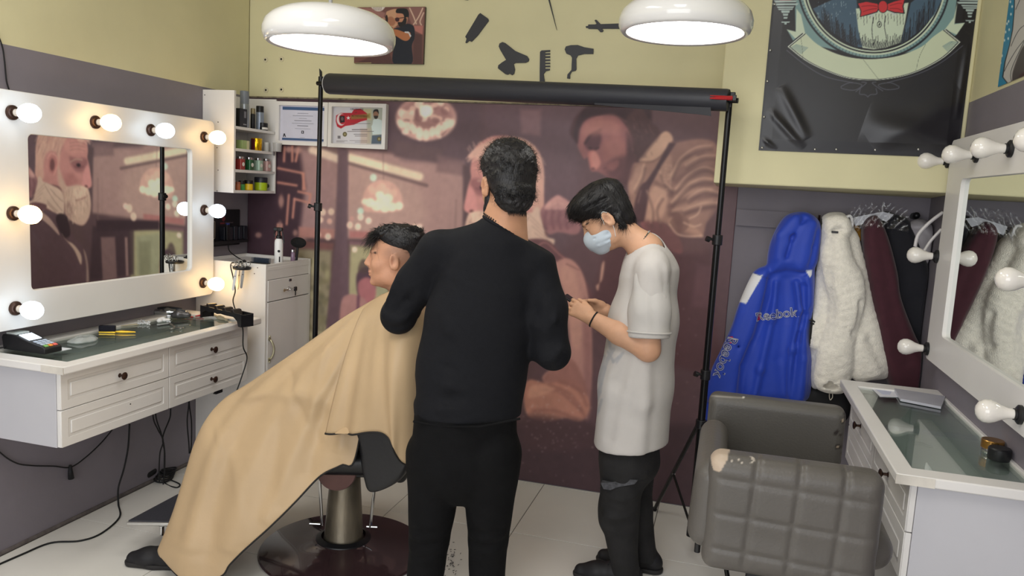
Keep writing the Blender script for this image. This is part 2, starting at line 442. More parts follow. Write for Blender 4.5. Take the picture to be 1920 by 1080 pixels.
# shelf with lit edges at far left
for L in ([(150, 332), (268, 356), (266, 430)], [(150, 398), (236, 412)], [(244, 440), (300, 452), (292, 500)], [(226, 474), (282, 488)],
          [(200, 456), (190, 590)], [(226, 474), (218, 560)], [(150, 590), (142, 680)], [(168, 592), (158, 672)], [(142, 670), (162, 676)],
          [(180, 235), (178, 300)], [(216, 232), (216, 300)], [(244, 240), (232, 300)], [(264, 360), (274, 430)]):
    C.line(c1(L), 4.2, (176, 118, 104), 1.2, curve=False)
for x, y, w, h in ((165, 485, 12, 28), (160, 600, 8, 22), (230, 630, 10, 14), (60, 640, 14, 12), (240, 250, 20, 14), (200, 246, 14, 14)):
    p = c1([(x, y)])[0]; C.ell(p[0], p[1], w*.42, h*.42, (170, 126, 116), 2.5, .8)
# chandelier at the top
C.ell(799, 222, 57, 42, (196, 150, 140), 3)
C.ell(799, 214, 50, 30, (150, 106, 104), 8, .8)
for k in range(46):
    a = rr.rand()*2*PI; q = math.sqrt(rr.rand()); C.ell(799+52*q*math.cos(a), 222+37*q*math.sin(a), rr.uniform(4, 8), rr.uniform(5, 9), [(232, 198, 178), (214, 172, 156), (140, 98, 98)][k % 3], 1.6, .85, rr.rand()*3)
for k in range(9):
    x = 752+k*11.7; C.ell(x, 248-8*abs(k-4)/1.6+4, 6.5, 10, (238, 206, 184), 2, .9, (k-4)*.15)
C.ell(799, 208, 13, 12, (246, 226, 198), 3)
# second chandelier and bokeh
C.line([(718, 262), (719, 340)], 1.5, (110, 84, 84), .8, .6, curve=False)
C.poly([(680, 388), (682, 362), (695, 345), (715, 337), (738, 344), (752, 362), (754, 385), (745, 396), (690, 398)], (204, 156, 142), 3)
for k in range(30):
    a = rr.rand()*2*PI; C.ell(717+30*rr.rand()*math.cos(a), 362+18*rr.rand()*math.sin(a), 6, 6, (216, 170, 150), 2, .6)
for x, y, r in ((694, 380, 9), (706, 386, 10), (718, 378, 13), (722, 390, 9), (735, 388, 9), (748, 386, 8), (712, 366, 8), (684, 378, 6), (728, 372, 9)):
    C.ell(x, y, r, r*.95, (240, 214, 184), 2.5, .95)
for x, y, r, col in ((700, 333, 6.5, (190, 204, 184)), (676, 396, 6, (186, 206, 186)), (676, 407, 6, (222, 200, 178)), (656, 422, 6, (226, 186, 164)), (671, 425, 6, (230, 200, 176)),
                     (691, 414, 6, (232, 202, 180)), (605, 398, 6, (222, 188, 166)), (621, 397, 6, (214, 180, 158)), (601, 412, 5.5, (222, 184, 162)), (618, 415, 5, (206, 160, 144)),
                     (615, 444, 6, (222, 190, 170)), (597, 440, 5, (206, 166, 150)), (665, 468, 5, (226, 198, 176)), (787, 426, 6, (224, 184, 168)), (660, 410, 4, (190, 140, 130))):
    C.ell(x, y, r, r*1.1, col, 1.6, .95)
for x, y in ((710, 525), (737, 580)):
    p = mc([(x, y)])[0]; C.ell(p[0], p[1], 7, 9, (224, 190, 166), 2, .9)
# person reflected small in the middle distance
C.poly([(668, 520), (676, 505), (690, 500), (702, 512), (704, 540), (690, 560), (672, 556)], (84, 60, 72), 3)
C.poly([(672, 530), (688, 520), (702, 530), (704, 556), (690, 570), (674, 556)], (164, 100, 104), 3)
C.poly([(636, 620), (640, 565), (655, 552), (676, 556), (690, 572), (700, 620), (690, 660), (640, 660)], (166, 118, 114), 3)
C.line([(672, 556), (670, 600)], 5, (110, 70, 84), 2, curve=False)
C.poly(mc([(964, 770), (985, 750), (1005, 780), (1010, 830), (960, 832)]), (84, 66, 64), 3, a=.8)
# --- dark lower part of the print
C.poly([(860, 790), (1100, 800), (1400, 790), (1400, 980), (860, 960)], (76, 56, 61), 16, curve=False)
C.poly([(400, 640), (860, 700), (900, 960), (400, 960)], (80, 58, 63), 20, curve=False, a=.9)
# --- old client
hair = (206, 158, 142); skin = (186, 124, 118); beard = (196, 160, 142)
C.poly(mc([(100, 345), (98, 200), (104, 90), (135, 5), (215, -45), (330, -50), (412, 10), (432, 80), (440, 150), (436, 195), (450, 250), (464, 372), (440, 398), (452, 440), (458, 520), (440, 595), (402, 636), (340, 612), (296, 560), (270, 450), (250, 385), (170, 365)]), skin, 1.6)
C.poly([(878, 296), (884, 284), (905, 270), (935, 259), (965, 257), (992, 266), (1012, 290), (1020, 330), (1016, 372), (1000, 366), (1000, 325), (985, 300), (950, 285), (915, 292), (900, 310), (893, 296)], hair, 2)
C.poly(mc([(100, 345), (98, 200), (104, 90), (135, 5), (215, -45), (290, -20), (300, 60), (262, 150), (250, 260), (236, 170), (200, 150), (165, 175), (150, 250), (150, 330)]), (196, 148, 132), 3, a=.9)
for k in range(60):
    x = rr.uniform(105, 280); y = rr.uniform(0, 150); C.line(mc([(x, y), (x-rr.uniform(5, 20), y+rr.uniform(25, 60))]), 1.2, [(216, 176, 156), (160, 116, 108)][k % 2], .7, .6, curve=False)
for k in range(26):
    x = 880+k*5; C.line([(x, 284-14*math.sin(k/26*PI)), (x+rr.uniform(-9, -2), 276-16*math.sin(k/26*PI)+rr.uniform(-5, 3))], 1.4, (216, 170, 150), .8, .7, curve=False)
for k in range(7): C.line([(880+k*3, 290+k), (874+k*2, 300+rr.uniform(-4, 4))], 1.6, hair, .8, .8, curve=False)
C.poly(mc([(300, 80), (400, 90), (425, 150), (330, 170), (290, 140)]), (196, 134, 124), 6, a=.7)
for y in (100, 122, 146): C.line(mc([(320, y), (370, y-8), (420, y+4)]), 1.3, (150, 98, 96), .8, .7)
C.ell(*mc([(208, 238)])[0], 12, 21, (178, 112, 108), 1.5)
C.ell(*mc([(206, 240)])[0], 6.5, 14, (110, 68, 70), 2, .9)
C.line(mc([(175, 200), (200, 165), (235, 190), (240, 240), (215, 310)]), 3, (204, 140, 130), 1, .8)
C.poly(mc([(320, 190), (370, 200), (415, 195), (438, 215), (425, 265), (385, 290), (340, 260)]), (140, 88, 90), 5, a=.85)
C.line(mc([(325, 222), (360, 205), (400, 208)]), 4, (176, 132, 120), 1.2, .9)
C.ell(*mc([(378, 243)])[0], 5.5, 4, (60, 40, 46), 1.6)
C.line(mc([(350, 250), (380, 262), (410, 250)]), 1.8, (110, 66, 70), .8, .8)
C.poly(mc([(290, 300), (330, 290), (370, 340), (330, 380), (285, 380)]), (162, 100, 98), 8, a=.6)
C.poly(mc([(415, 280), (438, 240), (452, 300), (464, 372), (435, 390), (400, 370)]), (200, 132, 128), 3, a=.9)
C.ell(*mc([(428, 382)])[0], 4, 2.5, (104, 60, 62), 1.2)
C.poly(mc([(262, 330), (300, 380), (370, 372), (430, 392), (452, 440), (458, 520), (440, 595), (402, 636), (340, 612), (296, 560), (268, 450)]), beard, 3)
C.poly(mc([(245, 250), (265, 300), (300, 400), (290, 470), (262, 420), (240, 330)]), (190, 150, 134), 4, a=.9)
C.poly(mc([(345, 400), (400, 380), (440, 402), (436, 440), (390, 470), (340, 465)]), (214, 178, 156), 3, a=.9)
C.line(mc([(362, 474), (400, 462), (434, 446)]), 3, (140, 92, 88), 1.4, .8)
C.poly(mc([(300, 480), (340, 500), (340, 600), (300, 560)]), (146, 110, 102), 5, a=.7)
for k in range(240):
    x = rr.uniform(280, 445); y = rr.uniform(380, 600)
    if y > 420+(445-x)*1.4+60: continue
    C.line(mc([(x, y), (x+rr.uniform(-6, 10), y+rr.uniform(18, 42))]), 1.1, [(222, 190, 168), (164, 126, 114), (206, 168, 148)][k % 3], .7, .6, curve=False)
# neck, collar, waistcoat, shirt of the old client
C.poly(mc([(100, 345), (170, 365), (250, 385), (272, 430), (280, 560), (130, 520), (70, 500), (90, 420)]), (120, 78, 78), 3)
C.poly(mc([(125, 348), (200, 372), (272, 424), (282, 560), (235, 560), (95, 468), (108, 400)]), (202, 168, 150), 2)
for L in ([(135, 380), (170, 470), (240, 545)], [(160, 380), (215, 470), (270, 540)], [(195, 400), (240, 450), (275, 480)], [(120, 440), (180, 500), (230, 550)]):
    C.line(mc(L), 2.2, (150, 114, 104), 1.4, .7)
C.poly(mc([(110, 520), (180, 560), (260, 580), (340, 700), (420, 800), (445, 900), (430, 1020), (300, 1100), (130, 1100), (135, 900), (130, 760), (60, 640), (40, 560)]), (96, 70, 76), 2.5)
C.poly(mc([(112, 535), (180, 580), (240, 660), (250, 700), (190, 640), (100, 560)]), (186, 150, 138), 1.6, a=.9)
C.poly(mc([(250, 560), (300, 580), (325, 690), (290, 720), (262, 690), (230, 600)]), (62, 44, 50), 2)
C.poly(mc([(268, 690), (300, 735), (345, 760), (395, 830), (392, 892), (350, 800), (290, 725)]), (188, 154, 138), 2)
C.poly(mc([(410, 790), (436, 860), (446, 1000), (430, 1020), (428, 900)]), (150, 120, 112), 1.6)
# direct view of the same shirt and waistcoat right of the standing barber
C.poly([(1000, 395), (1012, 392), (1022, 440), (1040, 450), (1030, 468), (1002, 470), (985, 440)], (200, 166, 148), 2)
for k in range(5): C.line([(990+k*4, 400+k*12), (1026, 436+k*6)], 1.6, (158, 122, 110), 1.2, .6, curve=False)
C.poly([(985, 452), (1026, 450), (1055, 478), (1085, 500), (1108, 545), (1130, 575), (1108, 590), (1098, 570), (1080, 510), (1060, 498), (1020, 480)], (108, 72, 76), 2)
C.line([(1008, 462), (1024, 455), (1050, 478), (1072, 492)], 2, (176, 118, 112), 1, .7)
C.poly([(1036, 500), (1060, 484), (1082, 496), (1098, 530), (1108, 600), (1110, 690), (1104, 760), (1090, 785), (1060, 752), (1020, 716), (1024, 698), (1066, 670), (1064, 570), (1050, 530)], (176, 126, 117), 2.5)
C.poly([(1050, 510), (1075, 505), (1085, 540), (1090, 640), (1070, 640)], (194, 142, 128), 6, a=.7)
C.poly([(1095, 560), (1107, 600), (1108, 760), (1096, 780), (1094, 660)], (146, 100, 98), 5, a=.8)
C.line([(1062, 495), (1073, 500), (1085, 506)], 1.5, (110, 70, 70), .8, .8)
C.poly([(982, 734), (993, 712), (1025, 718), (1060, 710), (1090, 722), (1106, 762), (1090, 790), (1060, 784), (1030, 790), (990, 780)], (180, 122, 105), 3)
C.poly([(1026, 700), (1066, 672), (1090, 700), (1100, 740), (1060, 720), (1020, 716)], (150, 100, 92), 4, a=.8)
for L in ([(1010, 730), (1050, 735), (1090, 770)], [(1030, 722), (1070, 740), (1096, 780)], [(1050, 716), (1084, 730), (1100, 760)], [(1000, 770), (1040, 770), (1080, 786)]):
    C.line(L, 6, (142, 92, 84), 3, .6)
C.poly([(996, 724), (1020, 722), (1040, 730), (1010, 744), (990, 745)], (206, 148, 126), 4, a=.7)
C.poly([(990, 780), (1060, 786), (1105, 794), (1106, 840), (985, 840)], (84, 60, 64), 10, a=.8)
# --- the pictured barber
C.poly(c2([(195, 210), (200, 130), (240, 80), (300, 50), (420, 20), (520, 30), (560, 120), (640, 180), (600, 260), (520, 340), (330, 300)]), (80, 54, 58), 4)
C.poly(c2([(470, 60), (540, 70), (580, 140), (640, 190), (560, 280), (500, 340), (480, 200)]), (98, 66, 66), 5)
for k in range(60):
    x, y = rr.uniform(430, 600), rr.uniform(60, 260); C.ell(*c2([(x, y)])[0], 3, 3, [(122, 84, 78), (72, 50, 54)][k % 2], 1.5, .4)
C.poly(c2([(224, 250), (222, 190), (262, 118), (330, 100), (420, 105), (480, 170), (508, 260), (500, 340), (470, 430), (400, 420), (330, 385), (292, 378), (278, 312), (258, 318), (238, 288)]), (146, 92, 92), 2.2)
C.poly(c2([(240, 200), (270, 130), (340, 108), (350, 150), (290, 190), (250, 250)]), (160, 102, 98), 5, a=.8)
C.poly(c2([(262, 250), (280, 205), (330, 180), (345, 215), (330, 260), (290, 278)]), (96, 60, 66), 4)
C.line(c2([(262, 240), (290, 200), (340, 172)]), 5, (72, 46, 52), 1.6, .9)
C.line(c2([(285, 262), (305, 272), (330, 262)]), 3, (60, 40, 46), 1.2, .9)
C.poly(c2([(278, 290), (310, 275), (340, 330), (335, 360), (300, 372), (286, 350)]), (182, 110, 104), 3)
C.poly(c2([(350, 240), (430, 200), (470, 250), (450, 330), (400, 320), (360, 330)]), (156, 98, 94), 6, a=.8)
C.poly(c2([(345, 350), (400, 330), (445, 345), (440, 400), (400, 420), (360, 395)]), (122, 78, 80), 7, a=.7)
C.line(c2([(358, 368), (385, 354), (420, 340)]), 2, (100, 62, 66), 1.2, .8)
C.poly(c2([(470, 180), (515, 240), (520, 340), (480, 450), (420, 440), (455, 380), (475, 280)]), (104, 68, 70), 5, a=.9)
C.poly(c2([(480, 220), (510, 330), (500, 420), (460, 450), (420, 440), (470, 360)]), (84, 58, 62), 5, a=.8)
# shirt
C.poly(c2([(478, 470), (500, 350), (540, 335), (640, 300), (700, 250), (790, 225), (870, 222), (930, 260), (945, 420), (935, 560), (880, 640), (850, 710), (740, 690), (650, 640), (560, 650), (515, 600)]), (158, 117, 104), 2.5)
C.poly(c2([(535, 330), (560, 285), (662, 180), (708, 225), (650, 305), (590, 335)]), (192, 150, 128), 1.6)
C.line(c2([(540, 332), (600, 332), (650, 300), (706, 230)]), 3, (120, 84, 78), 1.2, .8)
C.poly(c2([(700, 250), (790, 225), (870, 222), (930, 260), (945, 420), (870, 440), (780, 430), (700, 470), (680, 380)]), (140, 102, 94), 7, a=.8)
C.poly(c2([(580, 500), (640, 440), (680, 480), (660, 600), (600, 640), (570, 620)]), (196, 150, 130), 5, a=.8)
C.poly(c2([(640, 360), (690, 300), (700, 350), (680, 440), (620, 440)]), (172, 130, 114), 5, a=.8)
C.poly(c2([(505, 380), (560, 350), (560, 430), (510, 500), (485, 470)]), (176, 134, 118), 4, a=.8)
for L in ([(690, 500), (780, 455), (900, 450)], [(690, 560), (790, 520), (930, 500)], [(700, 600), (820, 580), (920, 560)], [(720, 430), (800, 380), (900, 370)], [(700, 380), (760, 320), (860, 290)], [(620, 440), (700, 490), (690, 600)]):
    C.line(c2(L), 7, (116, 82, 78), 4, .75)
for L in ([(700, 530), (800, 485), (900, 470)], [(720, 470), (820, 430), (900, 420)], [(690, 410), (740, 350), (820, 310)], [(710, 580), (820, 550), (900, 530)]):
    C.line(c2(L), 6, (186, 142, 122), 3.5, .7)
C.line(c2([(700, 350), (690, 480)]), 2, (196, 156, 136), 1, .7, curve=False)
C.poly(c2([(680, 640), (740, 590), (790, 640), (856, 700), (850, 716), (760, 700), (720, 690)]), (176, 132, 114), 2)
C.line(c2([(690, 650), (740, 700), (856, 712)]), 3.5, (208, 164, 140), 1.2, .9)
C.poly(c2([(700, 600), (740, 590), (760, 640), (740, 690)]), (112, 78, 74), 3, a=.8)
# suspenders
C.poly(c2([(688, 236), (722, 240), (650, 350), (585, 470), (570, 560), (560, 640), (500, 640), (520, 520), (560, 450), (620, 360)]), (84, 58, 63), 1.6, curve=False)
C.poly(c2([(540, 460), (585, 450), (560, 620), (505, 600)]), (92, 64, 68), 2)
C.line(c2([(545, 480), (530, 540)]), 2, (150, 110, 104), 1, .8, curve=False)
# forearm, hands, waistcoat
C.poly(c2([(545, 640), (640, 640), (720, 690), (755, 760), (740, 800), (640, 760), (570, 690)]), (148, 88, 90), 3)
C.poly(c2([(35, 590), (60, 550), (115, 505), (160, 520), (200, 560), (240, 640), (220, 700), (130, 690), (80, 700), (60, 660)]), (150, 102, 104), 2.5)
C.poly(c2([(60, 556), (115, 505), (150, 515), (190, 545), (170, 560), (110, 545), (70, 580)]), (190, 138, 132), 3, a=.9)
for x in (70, 105, 140, 175): C.line(c2([(x, 570), (x-12, 620), (x-2, 672)]), 4, (112, 70, 78), 2, .7)
for x in (85, 120, 158): C.line(c2([(x, 565), (x-8, 620)]), 4, (176, 124, 120), 2, .7)
C.poly(c2([(400, 760), (560, 690), (740, 800), (860, 760), (900, 800), (920, 1100), (900, 1400), (330, 1200), (330, 900)]), (92, 62, 66), 8)
C.poly(c2([(330, 980), (345, 860), (360, 840), (348, 930), (318, 960)]), (186, 140, 124), 2)
C.poly(c2([(560, 650), (650, 640), (850, 715), (880, 640), (930, 560), (900, 760), (820, 800), (640, 760)]), (108, 76, 76), 8, a=.7)
C.poly(c2([(830, 850), (930, 870), (900, 1080), (800, 1060)]), (108, 74, 80), 6, a=.6, curve=False)
for k in range(90):
    x, y = rr.normal(1035, 45), rr.normal(800, 40); C.ell(x, y, rr.uniform(.5, 1.4), rr.uniform(.5, 1.2), (196, 170, 166), .6, .8)
for k in range(40):
    x, y = rr.uniform(980, 1330), rr.uniform(560, 930); C.ell(x, y, 1, 1, (176, 150, 146), .6, .7)
# finer modelling of the pictured barber's face and shirt
C.poly(c2([(212, 150), (250, 72), (330, 25), (560, 15), (600, 110), (560, 190), (520, 200), (480, 140), (400, 92), (320, 100), (262, 125), (236, 170), (224, 240), (206, 205)]), (66, 46, 52), 3.5, a=.9)
C.poly(c2([(470, 120), (540, 60), (590, 130), (640, 190), (590, 260), (540, 320), (505, 300), (500, 200)]), (84, 58, 60), 5, a=.9)
for k in range(50):
    x, y = rr.uniform(500, 620), rr.uniform(90, 300); C.line(c2([(x, y), (x+8, y+16)]), 1.2, [(130, 92, 84), (62, 44, 48)][k % 2], .8, .5, curve=False)
C.poly(c2([(250, 180), (300, 130), (380, 118), (440, 150), (430, 200), (360, 190), (300, 200)]), (170, 112, 104), 7, a=.7)
C.poly(c2([(360, 240), (420, 215), (460, 250), (440, 300), (390, 300)]), (166, 108, 102), 7, a=.7)
C.poly(c2([(292, 290), (318, 285), (338, 335), (322, 366), (300, 360)]), (196, 130, 120), 2.5, a=.8)
C.ell(*c2([(302, 368)])[0], 3.5, 2.2, (90, 54, 58), 1.2, .8)
C.poly(c2([(395, 330), (470, 300), (505, 330), (490, 420), (430, 430), (380, 400)]), (96, 62, 66), 8, a=.8)
C.poly(c2([(370, 355), (425, 325), (432, 350), (400, 378)]), (150, 92, 90), 3, a=.7)
C.line(c2([(318, 108), (400, 95), (470, 130)]), 2, (176, 120, 112), 1.5, .4)
for L in ([(560, 345), (548, 400), (512, 470)], [(575, 480), (600, 560), (596, 640)], [(640, 380), (660, 430), (700, 470)], [(900, 250), (820, 262), (740, 320), (700, 400)], [(920, 300), (850, 305), (770, 350)], [(930, 380), (860, 360), (780, 400), (720, 470)],
          [(935, 430), (850, 415), (760, 470), (700, 540)], [(940, 490), (860, 470), (780, 520)], [(930, 540), (850, 545), (760, 580)], [(640, 640), (620, 560), (650, 500)]):
    C.line(c2(L), 3, (206, 162, 138), 1.8, .65); C.line(c2([(x+6, y+22) for x, y in L]), 4, (104, 74, 72), 2.4, .65)
for L in ([(690, 350), (676, 470)], [(672, 350), (660, 440)]):
    for q in range(6): C.ell(*c2([(L[0][0]+(L[1][0]-L[0][0])*q/5, L[0][1]+(L[1][1]-L[0][1])*q/5)])[0], 2.2, 1.1, (196, 150, 128), .6, .7)
C.poly(c2([(690, 640), (740, 592), (790, 640), (770, 680), (730, 690)]), (120, 84, 78), 2, a=.7)
for L in ([(690, 650), (730, 700), (800, 712), (856, 706)], [(760, 640), (810, 660), (850, 650)], [(790, 620), (830, 600), (850, 560)]): C.line(c2(L), 2.6, (214, 170, 146), 1, .8)
C.poly(c2([(40, 600), (90, 560), (150, 555), (200, 590), (235, 640), (190, 668), (120, 660), (60, 650)]), (126, 84, 90), 5, a=.6)
for k in range(5): C.poly(c2([(60+k*34, 545-abs(k-2)*-6), (84+k*34, 535+k*4), (92+k*34, 570), (66+k*32, 576)]), (196, 146, 138), 2.2, a=.7)
C.noise(.012, .05, 4); C.noise(.01, .4, 9)
g_ = C.c.mean(1, keepdims=True); C.c = g_+(C.c-g_)*.86
im = C.c.reshape(C.nv, C.nu, 3)
for _ in range(2):
    im[1:-1] = (im[:-2]+2*im[1:-1]+im[2:])/4; im[:, 1:-1] = (im[:, :-2]+2*im[:, 1:-1]+im[:, 2:])/4
hz = np.random.RandomState(7).rand(C.nv//6+2, C.nu//6+2); yi, xi = np.meshgrid(np.arange(C.nv)/6, np.arange(C.nu)/6, indexing='ij'); y0, x0 = yi.astype(int), xi.astype(int); fy_, fx_ = yi-y0, xi-x0
nz = hz[y0, x0]*(1-fy_)*(1-fx_)+hz[y0+1, x0]*fy_*(1-fx_)+hz[y0, x0+1]*(1-fy_)*fx_+hz[y0+1, x0+1]*fy_*fx_
C.c = np.clip((118+(im-114)*1.10)*(1+.05*(nz[..., None]-.5)), 20, 255).reshape(-1, 3)

MG = 1.0
mo = mesh_object('barbershop_mural', np.concatenate([C.P]), grid_faces(C.nu, C.nv), M['print'], None, smooth=True, angle=180, cols=np.minimum(lin_a(C.c)*1.28, .9))
tag(mo, 'large brown photographic mural of a barber and old client covering the back wall', 'mural')
sol = mo.modifiers.new('thick', 'SOLIDIFY'); sol.thickness = .003; sol.offset = -1
# ================================================================ VANITIES (one against each side wall)
def drawer(parent, s, xf, y0, y1, z0, z1, knob=True, knob_y=None, wornlabel=None):
    # s=+1: front faces +X, s=-1: faces -X ; xf = outer plane of the front
    def bx(mb, a, b, c, d, e, f): mb.box(min(a, b), max(a, b), c, d, e, f)
    mb = MB(); bx(mb, xf-s*.020, xf-s*.004, y0, y1, z0, z1)
    fr = .034
    # raised rim, groove, raised centre field
    O = rrect(y0, y1, z0, z1, .004, 2); I = rrect(y0+fr, y1-fr, z0+fr, z1-fr, .004, 2)
    U = (0, s, 0); Os = [(s*a, b) for a, b in O]; Is = [(s*a, b) for a, b in I]
    r = ring_prism(Os, Is, U, (0, 0, 1), (xf-s*.004, 0, 0), 0, .004*1)
    d = mb.build('drawer', M['white'], parent, bevel=.0022)
    n = len(mb.v)
    rim = r.build('rim', M['white'], d, bevel=.002)
    f2 = MB(); bx(f2, xf-s*.004, xf+s*.001, y0+fr+.012, y1-fr-.012, z0+fr+.012, z1-fr-.012)
    f2.build('raised_field', M['white'], d, bevel=.003)
    if knob:
        ky = (y0+y1)/2 if knob_y is None else knob_y
        MB().lathe([(.009, 0), (.009, .002), (.005, .004), (.0045, .016), (.010, .020), (.015, .023), (.016, .026), (.012, .029), (.004, .0305), (0, .0305)],
                   (xf, ky, (z0+z1)/2), (s, 0, 0), 24).build('knob', M['bronze'], d)
    return d
M['inner_grey'] = mat('inner_liner', (205, 207, 208), .5)
def vanity(s, xw, y0, y1, label, knobs):
    xf = xw+s*.44 if s > 0 else xw-.335
    dpt = abs(xf-xw)
    t = thing('floating_vanity', label, 'cabinet', (xw+s*dpt/2, (y0+y1)/2, .56))
    t2 = .016
    def b(name, x0, x1, a, c, e, f, m='white', bev=.0015): return MB().box(min(x0, x1), max(x0, x1), a, c, e, f).build(name, M[m], t, bevel=bev)
    xb = xf-s*.021
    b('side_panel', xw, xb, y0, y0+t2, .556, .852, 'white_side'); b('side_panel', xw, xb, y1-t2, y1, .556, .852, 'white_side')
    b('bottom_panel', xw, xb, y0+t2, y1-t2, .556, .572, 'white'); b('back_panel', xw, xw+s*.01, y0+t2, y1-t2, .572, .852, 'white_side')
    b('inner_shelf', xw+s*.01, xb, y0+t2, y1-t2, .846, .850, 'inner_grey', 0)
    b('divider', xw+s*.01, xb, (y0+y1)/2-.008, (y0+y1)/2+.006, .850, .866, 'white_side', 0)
    ym = (y0+y1)/2; zm = .702
    for (a, c, e, f, kn) in ((y0+.002, ym-.0015, zm+.0015, .848, knobs[0]), (y0+.002, ym-.0015, .558, zm-.0015, knobs[1]), (ym+.0015, y1-.002, zm+.0015, .848, knobs[2]), (ym+.0015, y1-.002, .558, zm-.0015, knobs[3])):
        drawer(t, s, xf, a, c, e, f, kn)
    # counter frame with an inset pane of glass
    x_out = xf+s*.045; ya, yb2 = y0-.03, y1+.055
    O = rrect(min(xw, x_out), max(xw, x_out), ya, yb2, .008, 3)
    wb_ = .07 if s > 0 else .012
    I = rrect(min(xw+s*wb_, x_out-s*.055), max(xw+s*wb_, x_out-s*.055), ya+.075, yb2-.10, .004, 3)
    cf = ring_prism(O, I, (1, 0, 0), (0, 1, 0), (0, 0, .852), 0, .030).build('counter_frame', M['white'], t, bevel=.004)
    xg0, xg1 = sorted((xw+s*(wb_-.008), x_out-s*.047))
    MB().box(xg0, xg1, ya+.067, yb2-.092, .868, .874).build('glass_pane', M['greenglass'], t)
    # beading below the counter edge
    MB().box(*sorted((xf-s*.004, xf+s*.028)), y0-.012, y1+.03, .846, .8525).build('counter_moulding', M['white'], t, bevel=.002)
    # chipped, yellowed edge strip
    MB().box(*sorted((x_out-s*.1, x_out+s*.0012)), ya-.0015, ya+.0005, .853, .880).build('worn_edge', M['worn'], t)
    return t, xf, x_out, ya, yb2
vl, vlx, vlo, vly0, vly1 = vanity(1, XL, 2.27, 3.44, 'white floating drawer vanity with glass top under the lit mirror at left', (1, 0, 1, 1))
MB().sphere((vlx-.001, 2.62, .64), .004, 10).build('screw_hole', M['dark'], vl)
MB().prism([(0, 0), (.05, .0), (.05, .03)], (0, 1, 0), (0, 0, 1), (vlx-.03, 3.2, .538), 0, .02).build('bracket', M['black'], vl)
vr, vrx, vro, vry0, vry1 = vanity(-1, XR, 2.37, 3.50, 'white floating drawer vanity with glass top against the right wall', (1, 0, 1, 0))
ZT = .882

def bulb(frame, s, p, kind, cool=True, size=1.0, lit=True):
    # socket + globe sticking out along s*X from frame front point p
    t = MB().lathe([(.028, 0), (.028, .008), (.023, .012), (.017, .013), (.017, .02), (.0, .02)], p, (s, 0, 0), 24).build('bulb_socket', M['bronze' if lit else 'black'], frame)
    R = .036*size
    prof = [(.0135, .014), (.0145, .03), (.020, .045), (R*.82, .058), (R*.98, .075), (R, .088), (R*.93, .103), (R*.72, .115), (R*.4, .1225), (0, .125)]
    if not lit: prof = [(.0135, .012), (.0145, .022), (.016, .035), (.022, .052), (.0305, .068), (.0345, .083), (.033, .097), (.025, .109), (.013, .116), (0, .118)]
    MB().lathe(prof[2:] if lit else prof, p, (s, 0, 0), 24, cap=False).build('bulb', kind, t, angle=180)
    if lit: MB().lathe(prof[:3], p, (s, 0, 0), 20, cap=False).build('bulb_neck', M['porcelain'], t)
    return t
BW = mat('bulb_warm_glow', (255, 225, 170), .4, emit=(255, 210, 140), estr=10, var=0)
BC = mat('bulb_cool_glow', (235, 245, 255), .4, emit=(214, 236, 255), estr=6, var=0)
BO = mat('bulb_opal_glass', (232, 227, 220), .12, coat=.6, spec=.6, var=.01)
def light_mirror(s, xf, xw, xm, y0, y1, z0, z1, my0, my1, mz0, mz1, label, bulbs, lit):
    t = thing('lighted_mirror', label, 'mirror', (xw, (y0+y1)/2, z0))
    O = [(s*a, b) for a, b in rrect(y0, y1, z0, z1, .028, 5)]; I = [(s*a, b) for a, b in rrect(my0, my1, mz0, mz1, .022, 5)]
    dep = abs(xf-xw)
    ring_prism(O, I, (0, s, 0), (0, 0, 1), (xw, 0, 0), 0.001, dep).build('mirror_frame', M['white'], t, bevel=.004)
    MB().box(*sorted((xm, xm-s*.004)), my0-.004, my1+.004, mz0-.004, mz1+.004).build('looking_glass', M['mirror'], t, smooth=False)
    MB().box(*sorted((xm-s*.006, xw+s*.001)), my0-.006, my1+.006, mz0-.006, mz1+.006).build('backing_board', M['dark'], t, smooth=False)
    for (y, z, k) in bulbs: bulb(t, s, (xf, y, z), k, lit=lit)
    return t
fxl = -2.66
pL = lambda px, py: at(px, py, X=fxl)
mb_ = []
for (px, py, k) in ((22, 211, BC), (178, 229, BW), (282, 244, BC), (382, 257, BW), (382, 394, BC), (380, 530, BW), (28, 578, BC), (24, 400, BW)):
    p = pL(px, py); mb_.append((p[1], p[2], k))
q0 = pL(53, 252); q1 = pL(362, 280); q2 = pL(60, 543); q3 = pL(358, 508)
ml = light_mirror(1, fxl, XL, XM, 2.21, pL(402, 300)[1], pL(400, 550)[2]-.004, pL(200, 198)[2]+.004, (q0[1]+q2[1])/2, (q1[1]+q3[1])/2, (q2[2]+q3[2])/2, (q0[2]+q1[2])/2,
                  'white framed wall mirror with eight glowing round bulbs on the left wall', mb_, True)
# thin wire loop below the cool middle bulb
fxr = .84
pR = lambda px, py: at(px, py, X=fxr)
rb = []
for (px, py) in ((1778, 303), (1833, 291), (1897, 279), (1758, 481), (1740, 654), (1915, 778)):
    p = pR(px, py); rb.append((p[1], p[2], BO))
yn = rb[5][0]-.02
rb.append((yn, rb[0][1], BO)); rb.append((yn, (rb[0][1]+rb[5][1])/2, BO))
a0 = pR(1785, 265); a1 = pR(1735, 670); i0 = pR(1802, 335); i1 = pR(1766, 632)
mr = light_mirror(-1, fxr, XR, fxr+.015, yn-.09, (a0[1]+a1[1])/2, a1[2], a0[2]+.002, rb[2][0]-.52, (i0[1]+i1[1])/2, i1[2], i0[2],
                  'white framed wall mirror with unlit opal bulbs on the right wall', rb, False)

